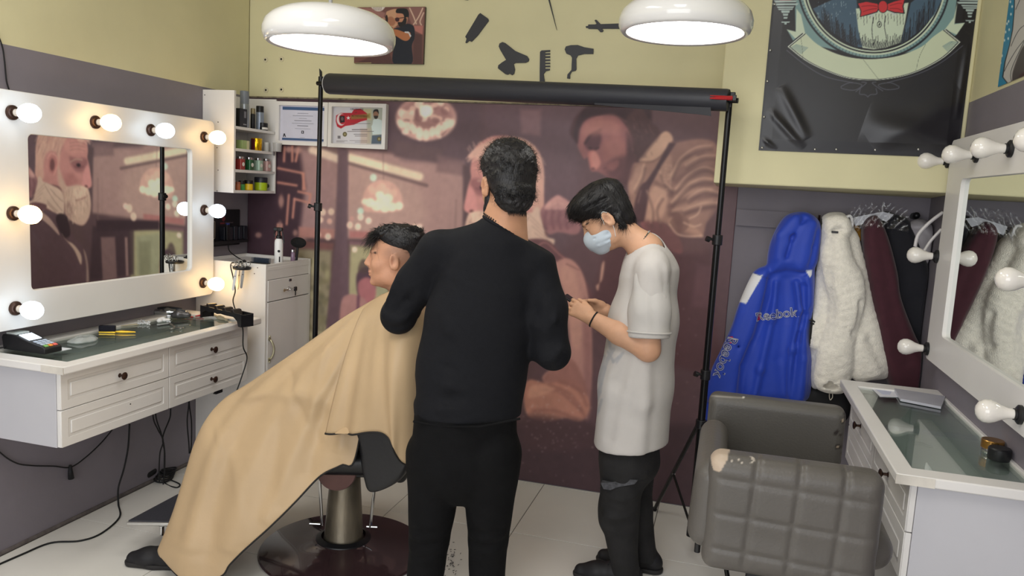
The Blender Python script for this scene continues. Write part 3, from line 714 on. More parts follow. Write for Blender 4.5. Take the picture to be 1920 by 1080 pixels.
# ================================================================ OPEN SHELF UNIT high in the back left corner
XS = -2.593; YS0, YS1 = 3.65, 4.055; ZS0, ZS1 = 1.514, 2.056
su = thing('wall_shelf_unit', 'white open corner shelf unit of grooming products above the tall cabinet', 'shelf', (XL, YS0, ZS0))
def pb(name, x0, x1, y0, y1, z0, z1, par, m='white', bev=.001): return MB().box(x0, x1, y0, y1, z0, z1).build(name, M[m], par, bevel=bev)
sp = pb('side_panel', XL+.001, XS, YS0, YS0+.016, ZS0, ZS1, su)
pb('side_panel', XL+.001, XS, YS1-.012, YS1, ZS0, ZS1, su)
pb('back_panel', XL+.001, XL+.008, YS0+.016, YS1-.012, ZS0+.016, ZS1, su)
SZ = [ZS0, 1.634-.008, 1.747-.008, 1.862-.006]
for k, z in enumerate(SZ): pb('shelf', XL+.008, XS-.001, YS0+.016, YS1-.012, z, z+.015, su)
for (px, py) in ((384, 178), (409, 229), (407, 277), (409, 319), (407, 358), (384, 242)):
    p = at(px, py, Y=YS0); MB().lathe([(.003, 0), (.003, .001), (0, .001)], (p[0], YS0, p[2]), (0, -1, 0), 8).build('screw_cap', M['dark'], sp)
def spx(px, back=.04, k=0):   # point on shelf k at photo column px
    z = SZ[k]+.0155; X = XS-back
    # solve Y along the shelf for this column
    lo, hi = YS0, YS1+.2
    for _ in range(40):
        m_ = (lo+hi)/2
        if proj([[X, m_, z]])[0][0] < px: lo = m_
        else: hi = m_
    return X, min(max(lo, YS0+.035), YS1-.03), z
def jar(name, label, cat, p, r, h, body, lid, lidh, group=None, shoulder=False, lab=None, clear=False):
    t = thing(name, label, cat, p, group)
    pr_ = [(r*.9, 0), (r, .003), (r, h-lidh-.004), (r*.93, h-lidh)] if not shoulder else [(r*.9, 0), (r, .003), (r, (h-lidh)*.75), (r*.55, h-lidh)]
    MB().lathe(pr_, p, n=24).build('body', body, t)
    rl = r*.97 if not shoulder else r*.6
    MB().lathe([(rl, h-lidh), (rl, h-.002), (rl*.94, h), (0, h)], p, n=24).build('lid', lid, t)
    if lab:
        q = MB(); n = 10; z0, z1 = p[2]+(h-lidh)*.2, p[2]+(h-lidh)*.75
        for i in range(n+1):
            a = -1.15+1.5*i/n
            for z in (z0, z1): q.v.append(np.array([p[0]+(r+.0006)*math.cos(a), p[1]+(r+.0006)*math.sin(a), z]))
        for i in range(n): q.f.append((2*i, 2*i+2, 2*i+3, 2*i+1))
        q.build('label', lab, t)
    return t
sm = lambda n, c, **k: mat(n, c, k.pop('rough', .35), **k)
mGreyMetal = sm('grey_can', (150, 156, 164), metal=.6, rough=.3); mBlk = M['black']
mWhiteLab = sm('paper_label', (225, 222, 215), rough=.6)
x, y, z = spx(458, .05, 3); jar('spray_can', 'tall silver grey spray can on the top shelf', 'spray can', (x, y, z), .025, .20, mGreyMetal, sm('grey_cap', (120, 126, 134)), .07)
x, y, z = spx(449, .028, 3)
t = thing('product_box', 'black printed carton in front of the tall silver spray can', 'box', (x, y, z))
MB().box(x-.02, x+.02, y-.025, y+.04, z, z+.098).build('carton', mBlk, t, bevel=.001)
MB().box(x+.0201, x+.0206, y+.012, y+.030, z+.05, z+.085).build('printed_figure', sm('grey_print', (120, 120, 126)), t)
MB().box(x+.0201, x+.0206, y+.005, y+.034, z+.012, z+.018).build('printed_line', sm('grey_print', (150, 150, 155)), t)
x, y, z = spx(474, .05, 3); jar('trimmer', 'dark slim trimmer standing between the two spray cans', 'trimmer', (x, y, z), .013, .115, mBlk, sm('brass', (150, 138, 110), metal=.6), .03)
x, y, z = spx(487, .045, 3); jar('spray_can', 'shorter spray can with a black cap on the top shelf', 'spray can', (x, y, z), .022, .135, sm('blue_grey_can', (140, 150, 166), metal=.4), mBlk, .035)
x, y, z = spx(493, .03, 3); jar('wax_jar', 'flat black wax jar with white label on the top shelf', 'jar', (x, y, z), .028, .042, mBlk, mBlk, .02, lab=mWhiteLab)
# second shelf
x, y, z = spx(456, .04, 2); t = thing('product_box', 'pale green and cream carton on the second shelf', 'box', (x, y, z))
MB().box(x-.02, x+.02, y-.036, y+.004, z, z+.048).build('carton', sm('green_carton', (160, 180, 118)), t, bevel=.001)
MB().box(x-.02, x+.0205, y+.0042, y+.028, z, z+.047).build('carton_side', sm('cream_carton', (206, 204, 160)), t, bevel=.001)
x, y, z = spx(481, .035, 2); t = thing('gold_tin', 'shiny gold and maroon tin on the second shelf', 'tin', (x, y, z))
MB().lathe([(.028, 0), (.029, .002), (.031, .066), (.030, .068), (.026, .066), (0, .066)], (x, y, z), n=28).build('body', sm('yellow_gold', (226, 178, 24), metal=.8, rough=.18), t)
q = MB()
for i in range(9):
    a = -2.6+1.3*i/8
    for zz in (z+.002, z+.064): q.v.append(np.array([x+.0316*math.cos(a), y+.0316*math.sin(a), zz]))
for i in range(8): q.f.append((2*i, 2*i+2, 2*i+3, 2*i+1))
q.build('maroon_panel', sm('maroon', (84, 26, 34)), t)
x, y, z = spx(499, .03, 2); jar('glass_jar', 'small clear and white jar beside the gold tin', 'jar', (x, y, z), .016, .052, sm('frosted', (200, 200, 196)), sm('pale_cap', (214, 212, 206)), .012)
t = thing('clip_on_holder', 'translucent clip-on holder at the shelf unit\'s right edge', 'holder', (XS+.02, 4.02, 1.76))
MB().lathe([(.024, 0), (.026, .05), (.024, .05), (.022, .002), (0, .002)], (XS+.028, 4.02, 1.757), n=24).build('cup', sm('clear_plastic', (205, 205, 205), rough=.15, alpha=.45), t)
MB().box(XS-.002, XS+.006, 4.012, 4.03, 1.735, 1.757).build('clip', sm('grey_plastic', (150, 150, 152)), t)
# third shelf: four square glass jars with silver lids
cols = [((150, 52, 48), 'red'), ((38, 92, 56), 'dark green'), ((168, 196, 178), 'mint'), ((196, 160, 156), 'pale pink')]
for (px, (c, nm)) in zip((450, 467, 484, 499), cols):
    x, y, z = spx(px, .032, 1)
    t = thing('gel_jar', f'{nm} hair gel jar with silver lid on the third shelf', 'jar', (x, y, z), 'gel jars on the third shelf')
    MB().prism(rrect(-.021, .021, -.021, .021, .006, 3), (1, 0, 0), (0, 1, 0), (x, y, z), .0005, .058).build('body', sm('gel', c, rough=.2, coat=.5), t, bevel=.002)
    MB().lathe([(.019, .058), (.0195, .06), (.0195, .07), (.018, .0715), (0, .0715)], (x, y, z), n=24).build('lid', M['chrome'], t)
    MB().lathe([(.011, 0), (.011, .0006), (0, .0006)], (x+.0213, y, z+.03), (1, 0, 0), 18).build('label', mWhiteLab, t)
# bottom shelf
x, y, z = spx(446, .035, 0); jar('cream_jar', 'small orange jar at the near end of the bottom shelf', 'jar', (x, y, z), .014, .045, sm('orange', (176, 104, 66)), sm('orange_lid', (150, 84, 60)), .012)
x, y, z = spx(453, .05, 0); jar('hair_wax', 'green tub with black lid on the bottom shelf', 'jar', (x, y, z), .018, .052, sm('leaf_green', (70, 150, 76)), mBlk, .02)
x, y, z = spx(466, .035, 0); jar('hair_wax', 'yellow tub with black lid on the bottom shelf', 'jar', (x, y, z), .024, .056, sm('sun_yellow', (214, 178, 26)), mBlk, .02)
x, y, z = spx(489, .038, 0)
t = thing('large_wax_tub', 'large lime green tub with dark lid on the bottom shelf', 'tub', (x, y, z))
MB().lathe([(.033, 0), (.036, .003), (.036, .046), (.034, .048)], (x, y, z), n=28).build('body', sm('lime', (166, 190, 30)), t)
MB().lathe([(.037, .046), (.037, .073), (.035, .076), (0, .076)], (x, y, z), n=28).build('lid', sm('navy_lid', (34, 36, 46)), t)
MB().sphere((x+.024, y+.024, z+.028), .014, 12).build('dark_leaf_mark', sm('dark_green_print', (36, 50, 24)), t)

# ================================================================ TALL CORNER CABINET
XC = -2.354; YC0, YC1 = 3.60, 4.06; ZCB = 1.148
cc = thing('corner_cabinet', 'tall white cabinet with lock and key in the back left corner', 'cabinet', ((XL+XC)/2, (YC0+YC1)/2, 0))
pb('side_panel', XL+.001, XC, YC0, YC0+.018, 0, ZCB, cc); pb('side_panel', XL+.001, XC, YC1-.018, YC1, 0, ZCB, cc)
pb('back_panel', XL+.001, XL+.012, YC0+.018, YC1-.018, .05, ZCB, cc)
pb('top_board', XL+.012, XC, YC0+.018, YC1-.018, ZCB-.035, ZCB-.017, cc)
pb('front_rail', XC-.016, XC-.001, YC0+.018, YC1-.018, ZCB-.085, ZCB-.002, cc)
dr_ = pb('drawer_front', XC-.016, XC+.003, YC0+.02, YC1-.02, .945, ZCB-.088, cc, bev=.002)
MB().prism(rrect(-.014, .014, -.008, .008, .006, 4), (0, 1, 0), (0, 0, 1), (XC+.003, 3.833, 1.044), 0, .003).build('lock_plate', M['chrome'], dr_, bevel=.001)
MB().prism(rrect(-.008, .008, -.004, .004, .003, 3), (0, 1, 0), (0, 0, 1), (XC+.0062, 3.833, 1.044), 0, .001).build('key_slot', M['black'], dr_)
ring = MB(); ring.tube([(XC+.022+.0*k, 3.79+.014*math.cos(a), 1.0+.012*math.sin(a)) for k, a in enumerate(np.linspace(0, 2*PI, 18))], .0014, 6)
ks = thing('key_bunch', 'small bunch of keys with black fob hanging in the cabinet drawer', 'keys', (XC+.01, 3.83, .99))
MB().cyl((XC+.003, 3.835, .998), (XC+.03, 3.835, .998), .004, n=10).build('key_in_lock', M['chrome'], ks)
ring.build('key_ring', M['chrome'], ks)
MB().box(XC+.02, XC+.032, 3.843, 3.864, .982, 1.006).box(XC+.023, XC+.029, 3.850, 3.858, .955, .983).build('key_fob', M['black'], ks, bevel=.003)
MB().box(XC+.019, XC+.021, 3.755, 3.79, .992, 1.0).lathe([(.009, 0), (.009, .002), (0, .002)], (XC+.019, 3.75, .996), (1, 0, 0), 14).build('loose_key', sm('brass', (190, 180, 150), metal=.8), ks)
door = pb('cabinet_door', XC-.016, XC+.003, YC0+.02, YC1-.02, .06, .94, cc, bev=.002)
hp = [(XC+.003, 3.64, .735), (XC+.012, 3.64, .733), (XC+.022, 3.645, .71), (XC+.026, 3.648, .685), (XC+.022, 3.645, .655), (XC+.012, 3.64, .635), (XC+.003, 3.64, .633)]
h_ = MB().tube(catmull(hp), [.0042+.002*math.sin(i/36*PI) for i in range(37)], 10)
for z in (.742, .626):
    h_.lathe([(.011, 0), (.012, .003), (.006, .006), (0, .007)], (XC+.003, 3.638, z), (1, 0, 0), 14); h_.sphere((XC+.006, 3.638, z+(.012 if z > .7 else -.012)), .006, 8)
h_.build('ornate_handle', sm('antique_brass', (196, 190, 160), metal=.8, rough=.3), door)
MB().cyl((XC+.003, 3.652, .558), (XC+.022, 3.652, .558), .007, n=12).cyl((XC+.02, 3.652, .558), (XC+.02, 3.70, .564), .0045, n=10).build('lever', M['black'], door)
MB().prism(rrect(-.006, .006, -.014, .014, .005, 3), (0, 1, 0), (0, 0, 1), (XC+.003, 3.662, .525), 0, .003).build('keyhole_cover', M['black'], door)
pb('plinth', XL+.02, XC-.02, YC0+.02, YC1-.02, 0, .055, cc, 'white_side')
# round black scissor tray fixed to the cabinet's near side, with three scissors standing in it
tx, ty, tz = -2.465, YC0-.05, 1.128
tr = thing('scissor_tray', 'round black magnetic tray fixed to the corner cabinet side', 'tray', (tx, ty, tz))
MB().lathe([(.040, -.010), (.046, -.008), (.048, 0), (.046, .004), (.040, .005), (.034, .0), (0, 0)], (tx, ty, tz), n=32).build('dish', M['black'], tr)
MB().box(tx-.012, tx+.012, ty+.02, YC0, tz-.006, tz+.0).build('bracket', M['black'], tr)
for px, py in ((483, 502), (477, 513)):
    p = at(px, py, Y=YC0); MB().lathe([(.003, 0), (.003, .001), (0, .001)], (p[0], YC0, p[2]), (0, -1, 0), 8).build('screw', M['bronze'], tr)
M['steel'] = mat('dull_steel', (150, 148, 145), .35, metal=.9)
def scissors(loc, yawr, tilt, label, L=.15, group=None):
    t = thing('scissors', label, 'scissors', (0, 0, 0), group)
    m = M['steel']
    def leaf(sg):
        mb = MB(); mb.prism([(0, -L*.6), (sg*.006, -L*.55), (sg*.008, -.01), (sg*.0045, .03), (sg*.012, .05), (sg*.008, .052), (0, .03), (-sg*.004, 0)], (1, 0, 0), (0, 0, 1), (0, 0, 0), -.0012+sg*.0014, .0012+sg*.0014)
        mb.tube([(sg*.020+.011*math.cos(a), 0, .062+.012*math.sin(a)) for a in np.linspace(0, 2*PI, 17)], .0022, 6)
        return mb.build('blade', m, t)
    leaf(1); leaf(-1); MB().cyl((0, -.004, 0), (0, .004, 0), .003, n=10).build('pivot', M['bronze'], t)
    t.location = loc; t.rotation_euler = (tilt, 0.12, yawr); return t
for i, (dx, yw, lb) in enumerate(((-.025, .3, 'scissors with blades hanging through the round tray, nearest the mirror'), (0, -.3, 'scissors in the middle of the round black tray'), (.022, .5, 'scissors at the window-side rim of the round black tray'))):
    scissors((tx+dx*.8, ty-.030+.006*i, tz-.045+.006*i), yw, .1*(i-1), lb.replace('window-side', 'right-hand'), .13)
# hairbrush, spray bottle, round brush on the cabinet
zc = ZCB-.017
p = at(486, 490, Z=zc+.02)
t = thing('vent_brush', 'black bristle hairbrush lying on the corner cabinet top', 'hairbrush', (-2.47, 3.72, zc))
bb = MB().prism(rrect(-.055, .055, -.018, .018, .016, 5), (1, 0, 0), (0, 1, 0), (-2.47, 3.73, zc), .0, .010)
bb.box(-2.60, -2.52, 3.722, 3.738, zc+.001, zc+.010); bb.build('brush_body', M['black'], t, bevel=.002)
br = MB()
for i in range(14):
    for j in range(4): br.cyl((-2.52+i*.0077, 3.717+j*.009, zc+.010), (-2.521+i*.0079, 3.716+j*.0093, zc+.036), .0013, n=5)
br.build('bristles', sm('bristle', (44, 56, 74)), t)
bx_, by_ = -2.405, 3.80
t = thing('spray_bottle', 'white spray bottle with black trigger on the corner cabinet', 'bottle', (bx_, by_, zc))
MB().lathe([(.021, 0), (.0235, .004), (.0235, .12), (.021, .135), (.014, .143), (.012, .145)], (bx_, by_, zc), n=28).build('bottle', sm('bottle_white', (232, 232, 232), rough=.25), t)
MB().lathe([(.016, .143), (.016, .158), (.010, .162), (.009, .180), (.012, .188), (.012, .20), (0, .203)], (bx_, by_, zc), n=20).box(bx_-.032, bx_+.022, by_-.009, by_+.009, zc+.185, zc+.205).build('spray_head', M['black'], t, bevel=.003)
MB().tube(catmull([(bx_-.018, by_, zc+.19), (bx_-.030, by_, zc+.17), (bx_-.027, by_, zc+.150)]), .004, 8).tube([(bx_+.018, by_, zc+.19), (bx_+.026, by_, zc+.16), (bx_+.032, by_, zc+.12)], .004, 8).build('trigger', M['black'], t)
MB().sphere((bx_+.012, by_-.0185, zc+.075), .0075, 12).build('round_mark', M['black'], t)
MB().box(bx_+.014, bx_+.019, by_-.0195, by_-.015, zc+.015, zc+.045).build('level_window', M['black'], t)
bx2, by2 = -2.385, 3.93
t = thing('neck_brush', 'black oval neck brush standing behind the spray bottle', 'brush', (bx2, by2, zc))
MB().lathe([(.011, 0), (.013, .004), (.012, .055), (.009, .062), (.009, .07)], (bx2-.01, by2, zc), n=20).build('mauve_bottle', sm('mauve_clear', (140, 116, 140), rough=.15, coat=.5), t)
MB().lathe([(.0135, .062), (.0135, .075), (0, .076)], (bx2-.01, by2, zc), n=20).build('cap', M['chrome'], t)
MB().sphere((bx2+.012, by2+.02, zc+.115), .05, 20, (1, .35, .62)).build('brush_head', sm('black_hair', (16, 16, 18), rough=.85, bump=.6, bscale=200), t)
MB().cyl((bx2+.0, by2+.02, zc), (bx2+.008, by2+.02, zc+.09), .007, n=12).build('handle', M['black'], t)

# ================================================================ CLIPPER CHARGING PANEL on the left wall
t = thing('clipper_rack', 'black charging rack for clippers on the wall below the shelf unit', 'rack', (XL, 3.8, 1.2))
MB().prism(rrect(3.66, 3.975, 1.205, 1.412, .006, 3), (0, 1, 0), (0, 0, 1), (XL, 0, 0), 0.0005, .012).build('back_plate', M['black'], t, bevel=.001)
MB().box(XL+.012, XL+.055, 3.66, 4.0, 1.222, 1.238).build('tray', M['black'], t, bevel=.002)
for i in range(5):
    y = 3.80+i*.046
    MB().prism(rrect(y-.017, y+.017, 1.238, 1.318-.004*(i % 2), .008, 4), (0, 1, 0), (0, 0, 1), (XL+.014, 0, 0), 0, .032).build('clipper_slot', sm('slot_dark', (30, 32, 40), rough=.3), t, bevel=.002)
MB().box(XL+.0122, XL+.013, 3.70, 3.745, 1.25, 1.252).box(XL+.0122, XL+.013, 3.70, 3.745, 1.345, 1.347).box(XL+.0122, XL+.013, 3.743, 3.745, 1.25, 1.347).box(XL+.0122, XL+.013, 3.70, 3.702, 1.25, 1.347).build('printed_frame', sm('cream_print', (196, 180, 160)), t)
MB().lathe([(.015, 0), (.015, .0006), (.012, .0007), (0, .0007)], (XL+.0122, 3.822, 1.36), (1, 0, 0), 20).build('printed_emblem', sm('dull_red_print', (96, 40, 44)), t)
MB().box(XL+.0122, XL+.013, 3.79, 3.83, 1.33, 1.339).build('printed_word', sm('dull_red_print2', (110, 40, 44)), t)
MB().box(XL+.0122, XL+.013, 3.835, 3.91, 1.334, 1.339).build('printed_line', sm('dull_grey_print', (80, 70, 76)), t)
t2_ = thing('hair_clipper', 'blue-topped clipper standing in the black charging rack', 'clipper', (XL+.03, 3.80, 1.238))
MB().prism(rrect(-.012, .012, 0, .095, .008, 4), (0, 1, 0), (0, 0, 1), (XL+.048, 3.80, 1.24), 0, .012).build('body', M['black'], t2_, bevel=.002)
MB().box(XL+.048, XL+.062, 3.79, 3.812, 1.328, 1.339).build('blue_top', sm('clipper_blue', (40, 50, 120)), t2_, bevel=.003)

# ================================================================ CERTIFICATES
def pframe(t, x0, x1, z0, z1, y, bw=.022, dep=.03, m='white'):
    ring_prism(rrect(x0, x1, z0, z1, .001, 1), rrect(x0+bw, x1-bw, z0+bw, z1-bw, .001, 1), (1, 0, 0), (0, 0, 1), (0, y, 0), 0, dep).build('frame', M[m], t, bevel=.0015)
yF = YB-.005
ct = thing('framed_certificate', 'white framed certificate with blue bands beside the shelf unit', 'certificate', (-2.42, yF, 1.8))
x0, x1, z0, z1 = -2.590, -2.254, 1.800, 2.046
pframe(ct, x0, x1, z0, z1, yF)
sheet = MB().box(x0+.02, x1-.02, yF-.012, yF-.006, z0+.02, z1-.02).build('paper_sheet', sm('cert_paper', (206, 206, 222), rough=.5), ct)
blue = sm('band_blue', (66, 92, 132)); ink = sm('grey_ink', (96, 96, 110))
MB().box(x0+.035, x1-.028, yF-.0132, yF-.0122, z1-.046, z1-.029).build('blue_band', blue, sheet)
MB().box(x0+.035, x1-.028, yF-.0132, yF-.0122, z0+.028, z0+.040).build('blue_band', blue, sheet)
xm = (x0+x1)/2+.0
for (zz, w, h, tx_) in ((.063, .07, .0016, None), (.077, .13, .0016, None), (.092, .05, .0014, None), (.104, .11, .0026, None), (.120, .14, .0014, None), (.133, .07, .003, None), (.150, .10, .001, None), (.20, .03, .001, None)):
    MB().box(xm-w/2, xm+w/2, yF-.0132, yF-.0122, z1-zz-h, z1-zz).build('text_line', ink, sheet)
MB().box(xm-.008, xm+.008, yF-.0132, yF-.0122, z1-.178, z1-.162).build('stamp', sm('dark_ink', (60, 60, 66)), sheet)
MB().box(xm-.003, xm+.003, yF-.0138, yF-.0133, z1-.174, z1-.166).build('stamp_centre', sheet.data.materials[0], sheet)
MB().prism([(0, 0), (.006, .02), (.012, .02), (.02, 0), (.014, 0), (.010, .010), (.005, 0)], (1, 0, 0), (0, 0, 1), (x0+.04, yF-.0122, z0+.045), 0, .001).build('small_logo', sm('dark_ink2', (50, 50, 60)), sheet)
ct = thing('framed_certificate', 'white framed certificate with red map, gold seals and portrait photo', 'certificate', (-2.07, yF, 1.8))
x0, x1, z0, z1 = -2.248, -1.892, 1.797, 2.046
pframe(ct, x0, x1, z0, z1, yF, dep=.036)
CC = make_canvas(x0+.02, x1-.02, z0+.02, z1-.02, yF-.012, .0011, (214, 212, 218))
def ce(L): return [(460+x*.4074, 180+y*.4074) for x, y in L]
CC.poly(ce([(530, 55), (640, 55), (640, 220), (560, 220), (560, 120)]), (176, 180, 168), 3, curve=False)
CC.poly(ce([(540, 60), (580, 60), (580, 110), (545, 110)]), (196, 190, 150), 3, curve=False)
CC.poly(ce([(530, 150), (575, 150), (575, 220), (530, 220)]), (196, 170, 150), 3, a=.6, curve=False)
CC.poly(ce([(418, 90), (440, 78), (490, 78), (500, 62), (530, 58), (560, 80), (560, 110), (530, 118), (500, 132), (460, 138), (440, 150), (422, 140), (416, 115)]), (186, 40, 56), .8, curve=False)
CC.ell(*ce([(441, 108)])[0], 8.4, 11.5, (226, 214, 216), .6); CC.ell(*ce([(447, 107)])[0], 6.6, 9.5, (186, 40, 56), .6)
CC.poly(ce([(433, 92), (457, 92), (457, 120), (437, 124)]), (44, 30, 36), .6, curve=False)
CC.ell(*ce([(446, 105)])[0], 2.6, 3.6, (110, 90, 96), .5)
sx, sy = ce([(474, 101)])[0]
CC.poly([(sx+4.2*(1 if k % 2 == 0 else .42)*math.sin(k*PI/5), sy-4.2*(1 if k % 2 == 0 else .42)*math.cos(k*PI/5)) for k in range(10)], (232, 224, 224), .4, curve=False)
CC.poly(ce([(484, 90), (575, 80), (575, 102), (486, 108)]), (150, 132, 66), 2, a=.75, curve=False)
CC.poly(ce([(585, 130), (588, 110), (596, 105), (610, 105), (628, 112), (634, 150), (632, 175), (586, 178), (580, 140)]), (208, 222, 222), 1, curve=False)
CC.poly(ce([(583, 182), (632, 178), (632, 220), (580, 220)]), (86, 100, 116), 1, curve=False)
CC.ell(*ce([(601, 84)])[0], 5, 8, (150, 112, 92), .8); CC.poly(ce([(588, 80), (592, 64), (610, 62), (614, 82), (606, 72), (594, 72)]), (36, 34, 34), .8)
CC.poly(ce([(592, 92), (610, 92), (606, 104), (596, 104)]), (50, 44, 42), 1)
for x, y in ((458, 176), (616, 198)): CC.ell(*ce([(x, y)])[0], 4, 4.4, (104, 96, 64), .6); CC.ell(*ce([(x, y)])[0], 2, 2.2, (160, 150, 110), .5)
CC.poly(ce([(425, 183), (438, 183), (438, 196), (425, 196)]), (120, 118, 126), .8, curve=False)
for (xa, xb, y, w) in ((485, 575, 127, .8), (492, 560, 155, 1.6), (470, 590, 163, 1), (500, 560, 176, 1), (505, 560, 184, 1), (480, 560, 205, .6), (420, 470, 206, .6), (420, 455, 211, .6), (505, 560, 212, .6)):
    CC.line(ce([(xa, y), (xb, y)]), w, (96, 88, 92), .4, .8, curve=False)
co = mesh_object('printed_sheet', CC.P, grid_faces(CC.nu, CC.nv), M['print'], ct, angle=180, cols=lin_a(CC.c))
ik = sm('brown_ink', (110, 84, 50))
pt = lambda px, py: at(px, py, Y=yF-.0135)
for (s_, px, py, sz, mm) in (('CERTIFICATE', 669, 205, .014, sm('black_ink', (60, 50, 50))), ('OF', 667, 211, .009, ik), ('ACHIEVEMENT', 675, 218, .016, ik)):
    p = pt(px, py); text_obj('lettering', s_, sz, p, (1, 0, 0), (0, 0, 1), mm, ct, .0003)

# ================================================================ PICTURES, BANNER, CUT-OUT TOOLS on the yellow wall
pc = thing('canvas_picture', 'canvas photograph of a bearded man in black t-shirt behind the left pendant', 'picture', (-1.9, YB, 2.27))
x0, x1, z0, z1 = -2.107, -1.692, 2.266, 2.568
MB().box(x0, x1, YB-.018, YB, z0, z1).build('stretched_canvas', sm('canvas_edge', (60, 44, 42)), pc)
CP = make_canvas(x0, x1, z0, z1, YB-.0187, .0016, (112, 74, 70))
def cp(L): return [(660+x*.1204, y*.1204) for x, y in L]
CP.poly(cp([(50, 120), (300, 120), (520, 200), (500, 280), (350, 270), (50, 230)]), (150, 106, 100), 2, curve=False)
CP.poly(cp([(150, 245), (370, 280), (360, 305), (160, 270)]), (214, 196, 188), 1, curve=False)
CP.poly(cp([(300, 95), (500, 95), (495, 140), (440, 175), (360, 165)]), (214, 204, 196), 1)
for k in range(6): CP.line(cp([(330+k*25, 110), (350+k*20, 160)]), .8, (120, 100, 94), .4, curve=False)
CP.poly(cp([(530, 210), (560, 170), (690, 140), (720, 220), (700, 400), (560, 430), (530, 330)]), (196, 150, 118), 1)
CP.poly(cp([(560, 280), (620, 260), (680, 330), (640, 400), (570, 380)]), (164, 110, 84), 1.5)
CP.poly(cp([(515, 290), (540, 230), (560, 300), (540, 430), (515, 400)]), (44, 30, 32), .8)
CP.poly(cp([(420, 350), (470, 280), (520, 290), (520, 460), (560, 600), (480, 480), (430, 400)]), (176, 134, 114), 1.2)
CP.poly(cp([(870, 110), (1120, 110), (1110, 400), (940, 400), (880, 260)]), (136, 96, 90), 2, curve=False)
for L in ([(900, 130), (960, 260), (1000, 370)], [(1100, 130), (1040, 260), (960, 380)], [(1115, 200), (1060, 330), (1080, 390)]): CP.line(cp(L), 2.4, (208, 176, 156), .8)
CP.poly(cp([(960, 400), (1110, 400), (1100, 540), (980, 480)]), (176, 112, 104), 1.5, curve=False)
CP.poly(cp([(480, 480), (660, 560), (640, 830), (560, 760), (20, 1000), (480, 1000), (1090, 1000), (1090, 540), (960, 520), (950, 1000), (640, 1000)]), (70, 46, 48), 2, a=.6, curve=False)
CP.poly(cp([(690, 230), (700, 200), (800, 200), (860, 240), (860, 330), (820, 400), (740, 410), (700, 370), (670, 340)]), (190, 132, 104), .8)
CP.poly(cp([(690, 200), (695, 145), (760, 130), (850, 140), (885, 200), (880, 270), (850, 260), (820, 280), (790, 215)]), (26, 26, 32), .7)
CP.poly(cp([(715, 370), (720, 345), (780, 340), (815, 280), (850, 290), (840, 370), (800, 415), (740, 415)]), (30, 24, 28), .8)
CP.line(cp([(672, 290), (760, 280), (850, 265)]), 1.3, (30, 20, 24), .4); CP.ell(*cp([(705, 305)])[0], 4, 4, (60, 30, 36), .7)
CP.poly(cp([(500, 460), (560, 430), (700, 430), (620, 500), (600, 560), (520, 500)]), (186, 124, 96), .8)
CP.poly(cp([(640, 480), (660, 440), (760, 420), (860, 370), (950, 400), (975, 480), (970, 600), (930, 720), (930, 990), (650, 990), (645, 760), (670, 600), (700, 480)]), (26, 30, 44), .8)
CP.poly(cp([(620, 460), (700, 460), (820, 500), (900, 500), (915, 570), (870, 630), (800, 630), (700, 570), (610, 510)]), (176, 110, 72), .8)
CP.poly(cp([(820, 490), (880, 490), (925, 560), (905, 580), (880, 520), (820, 510)]), (206, 206, 210), .5, curve=False)
CP.ell(*cp([(607, 450)])[0], 3.2, 4.2, (30, 34, 34), .5)
CP.poly(cp([(20, 980), (300, 975), (300, 990), (20, 990)]), (170, 160, 110), 1, curve=False)
mesh_object('printed_face', CP.P, grid_faces(CP.nu, CP.nv), M['print'], pc, angle=180, cols=lin_a(CP.c))

# black vinyl banner with grommets, on the beam
yb = YBEAM-.004
bx0, bx1, bz0, bz1 = .086, .872, 1.845, 2.62
res = .0024; nu = int((bx1-bx0)/res)+1; nv = int((bz1-bz0)/res)+1
U, V = np.meshgrid(np.linspace(bx0, bx1, nu), np.linspace(bz0, bz1, nv))
P = np.stack([U.ravel(), np.full(U.size, yb), V.ravel()], 1)
CB = Canvas((30, 28, 33), P.copy(), nu, nv)
def cb(L): return [(1410+x*.27778, y*.27778) for x, y in L]
ocx, ocy = 855, -150     # oval centre in crop pixels; the oval grows upward out of the frame
def oval(rx, ry, a0, a1, n=28, cx=820, cy=-130): return [(cx+rx*math.cos(a), cy+ry*math.sin(a)) for a in np.linspace(a0, a1, n)]
mint = (196, 208, 186); teal = (120, 150, 150); inkc = (34, 34, 42); coat = (70, 92, 112)
CB.poly(cb([(235, 200), (295, 215), (290, 60), (310, -60), (300, -300), (1400, -300), (1385, -60), (1365, 160), (1435, 155), (1375, 240), (1180, 330), (830, 400), (480, 320), (280, 280)]), teal, 1, curve=False)
CB.poly(cb([(300, 60), (330, 100), (360, 230), (290, 260), (235, 200), (295, 215)]), mint, 1, curve=False)
CB.poly(cb([(1385, 20), (1360, 120), (1300, 200), (1380, 235), (1435, 155), (1365, 165)]), mint, 1, curve=False)
CB.ell(*cb([(820, -130)])[0], 520*.27778, 535*.27778, inkc, .8)
CB.ell(*cb([(820, -130)])[0], 508*.27778, 522*.27778, teal, 1.2)
CB.ell(*cb([(820, -130)])[0], 490*.27778, 505*.27778, mint, 1.2)
CB.ell(*cb([(820, -130)])[0], 478*.27778, 493*.27778, inkc, .6)
CB.ell(*cb([(820, -130)])[0], 468*.27778, 483*.27778, mint, .8)
CB.ell(*cb([(820, -130)])[0], 458*.27778, 474*.27778, inkc, .6)
for k in range(60):
    a = .15+k*.0475; r0 = 492; r1 = 506+6*(k % 3)
    L = [(820+r*math.cos(a), -130+r*1.03*math.sin(a)) for r in (r0, r1)]; CB.line(cb(L), .8, inkc, .4, .7, curve=False)
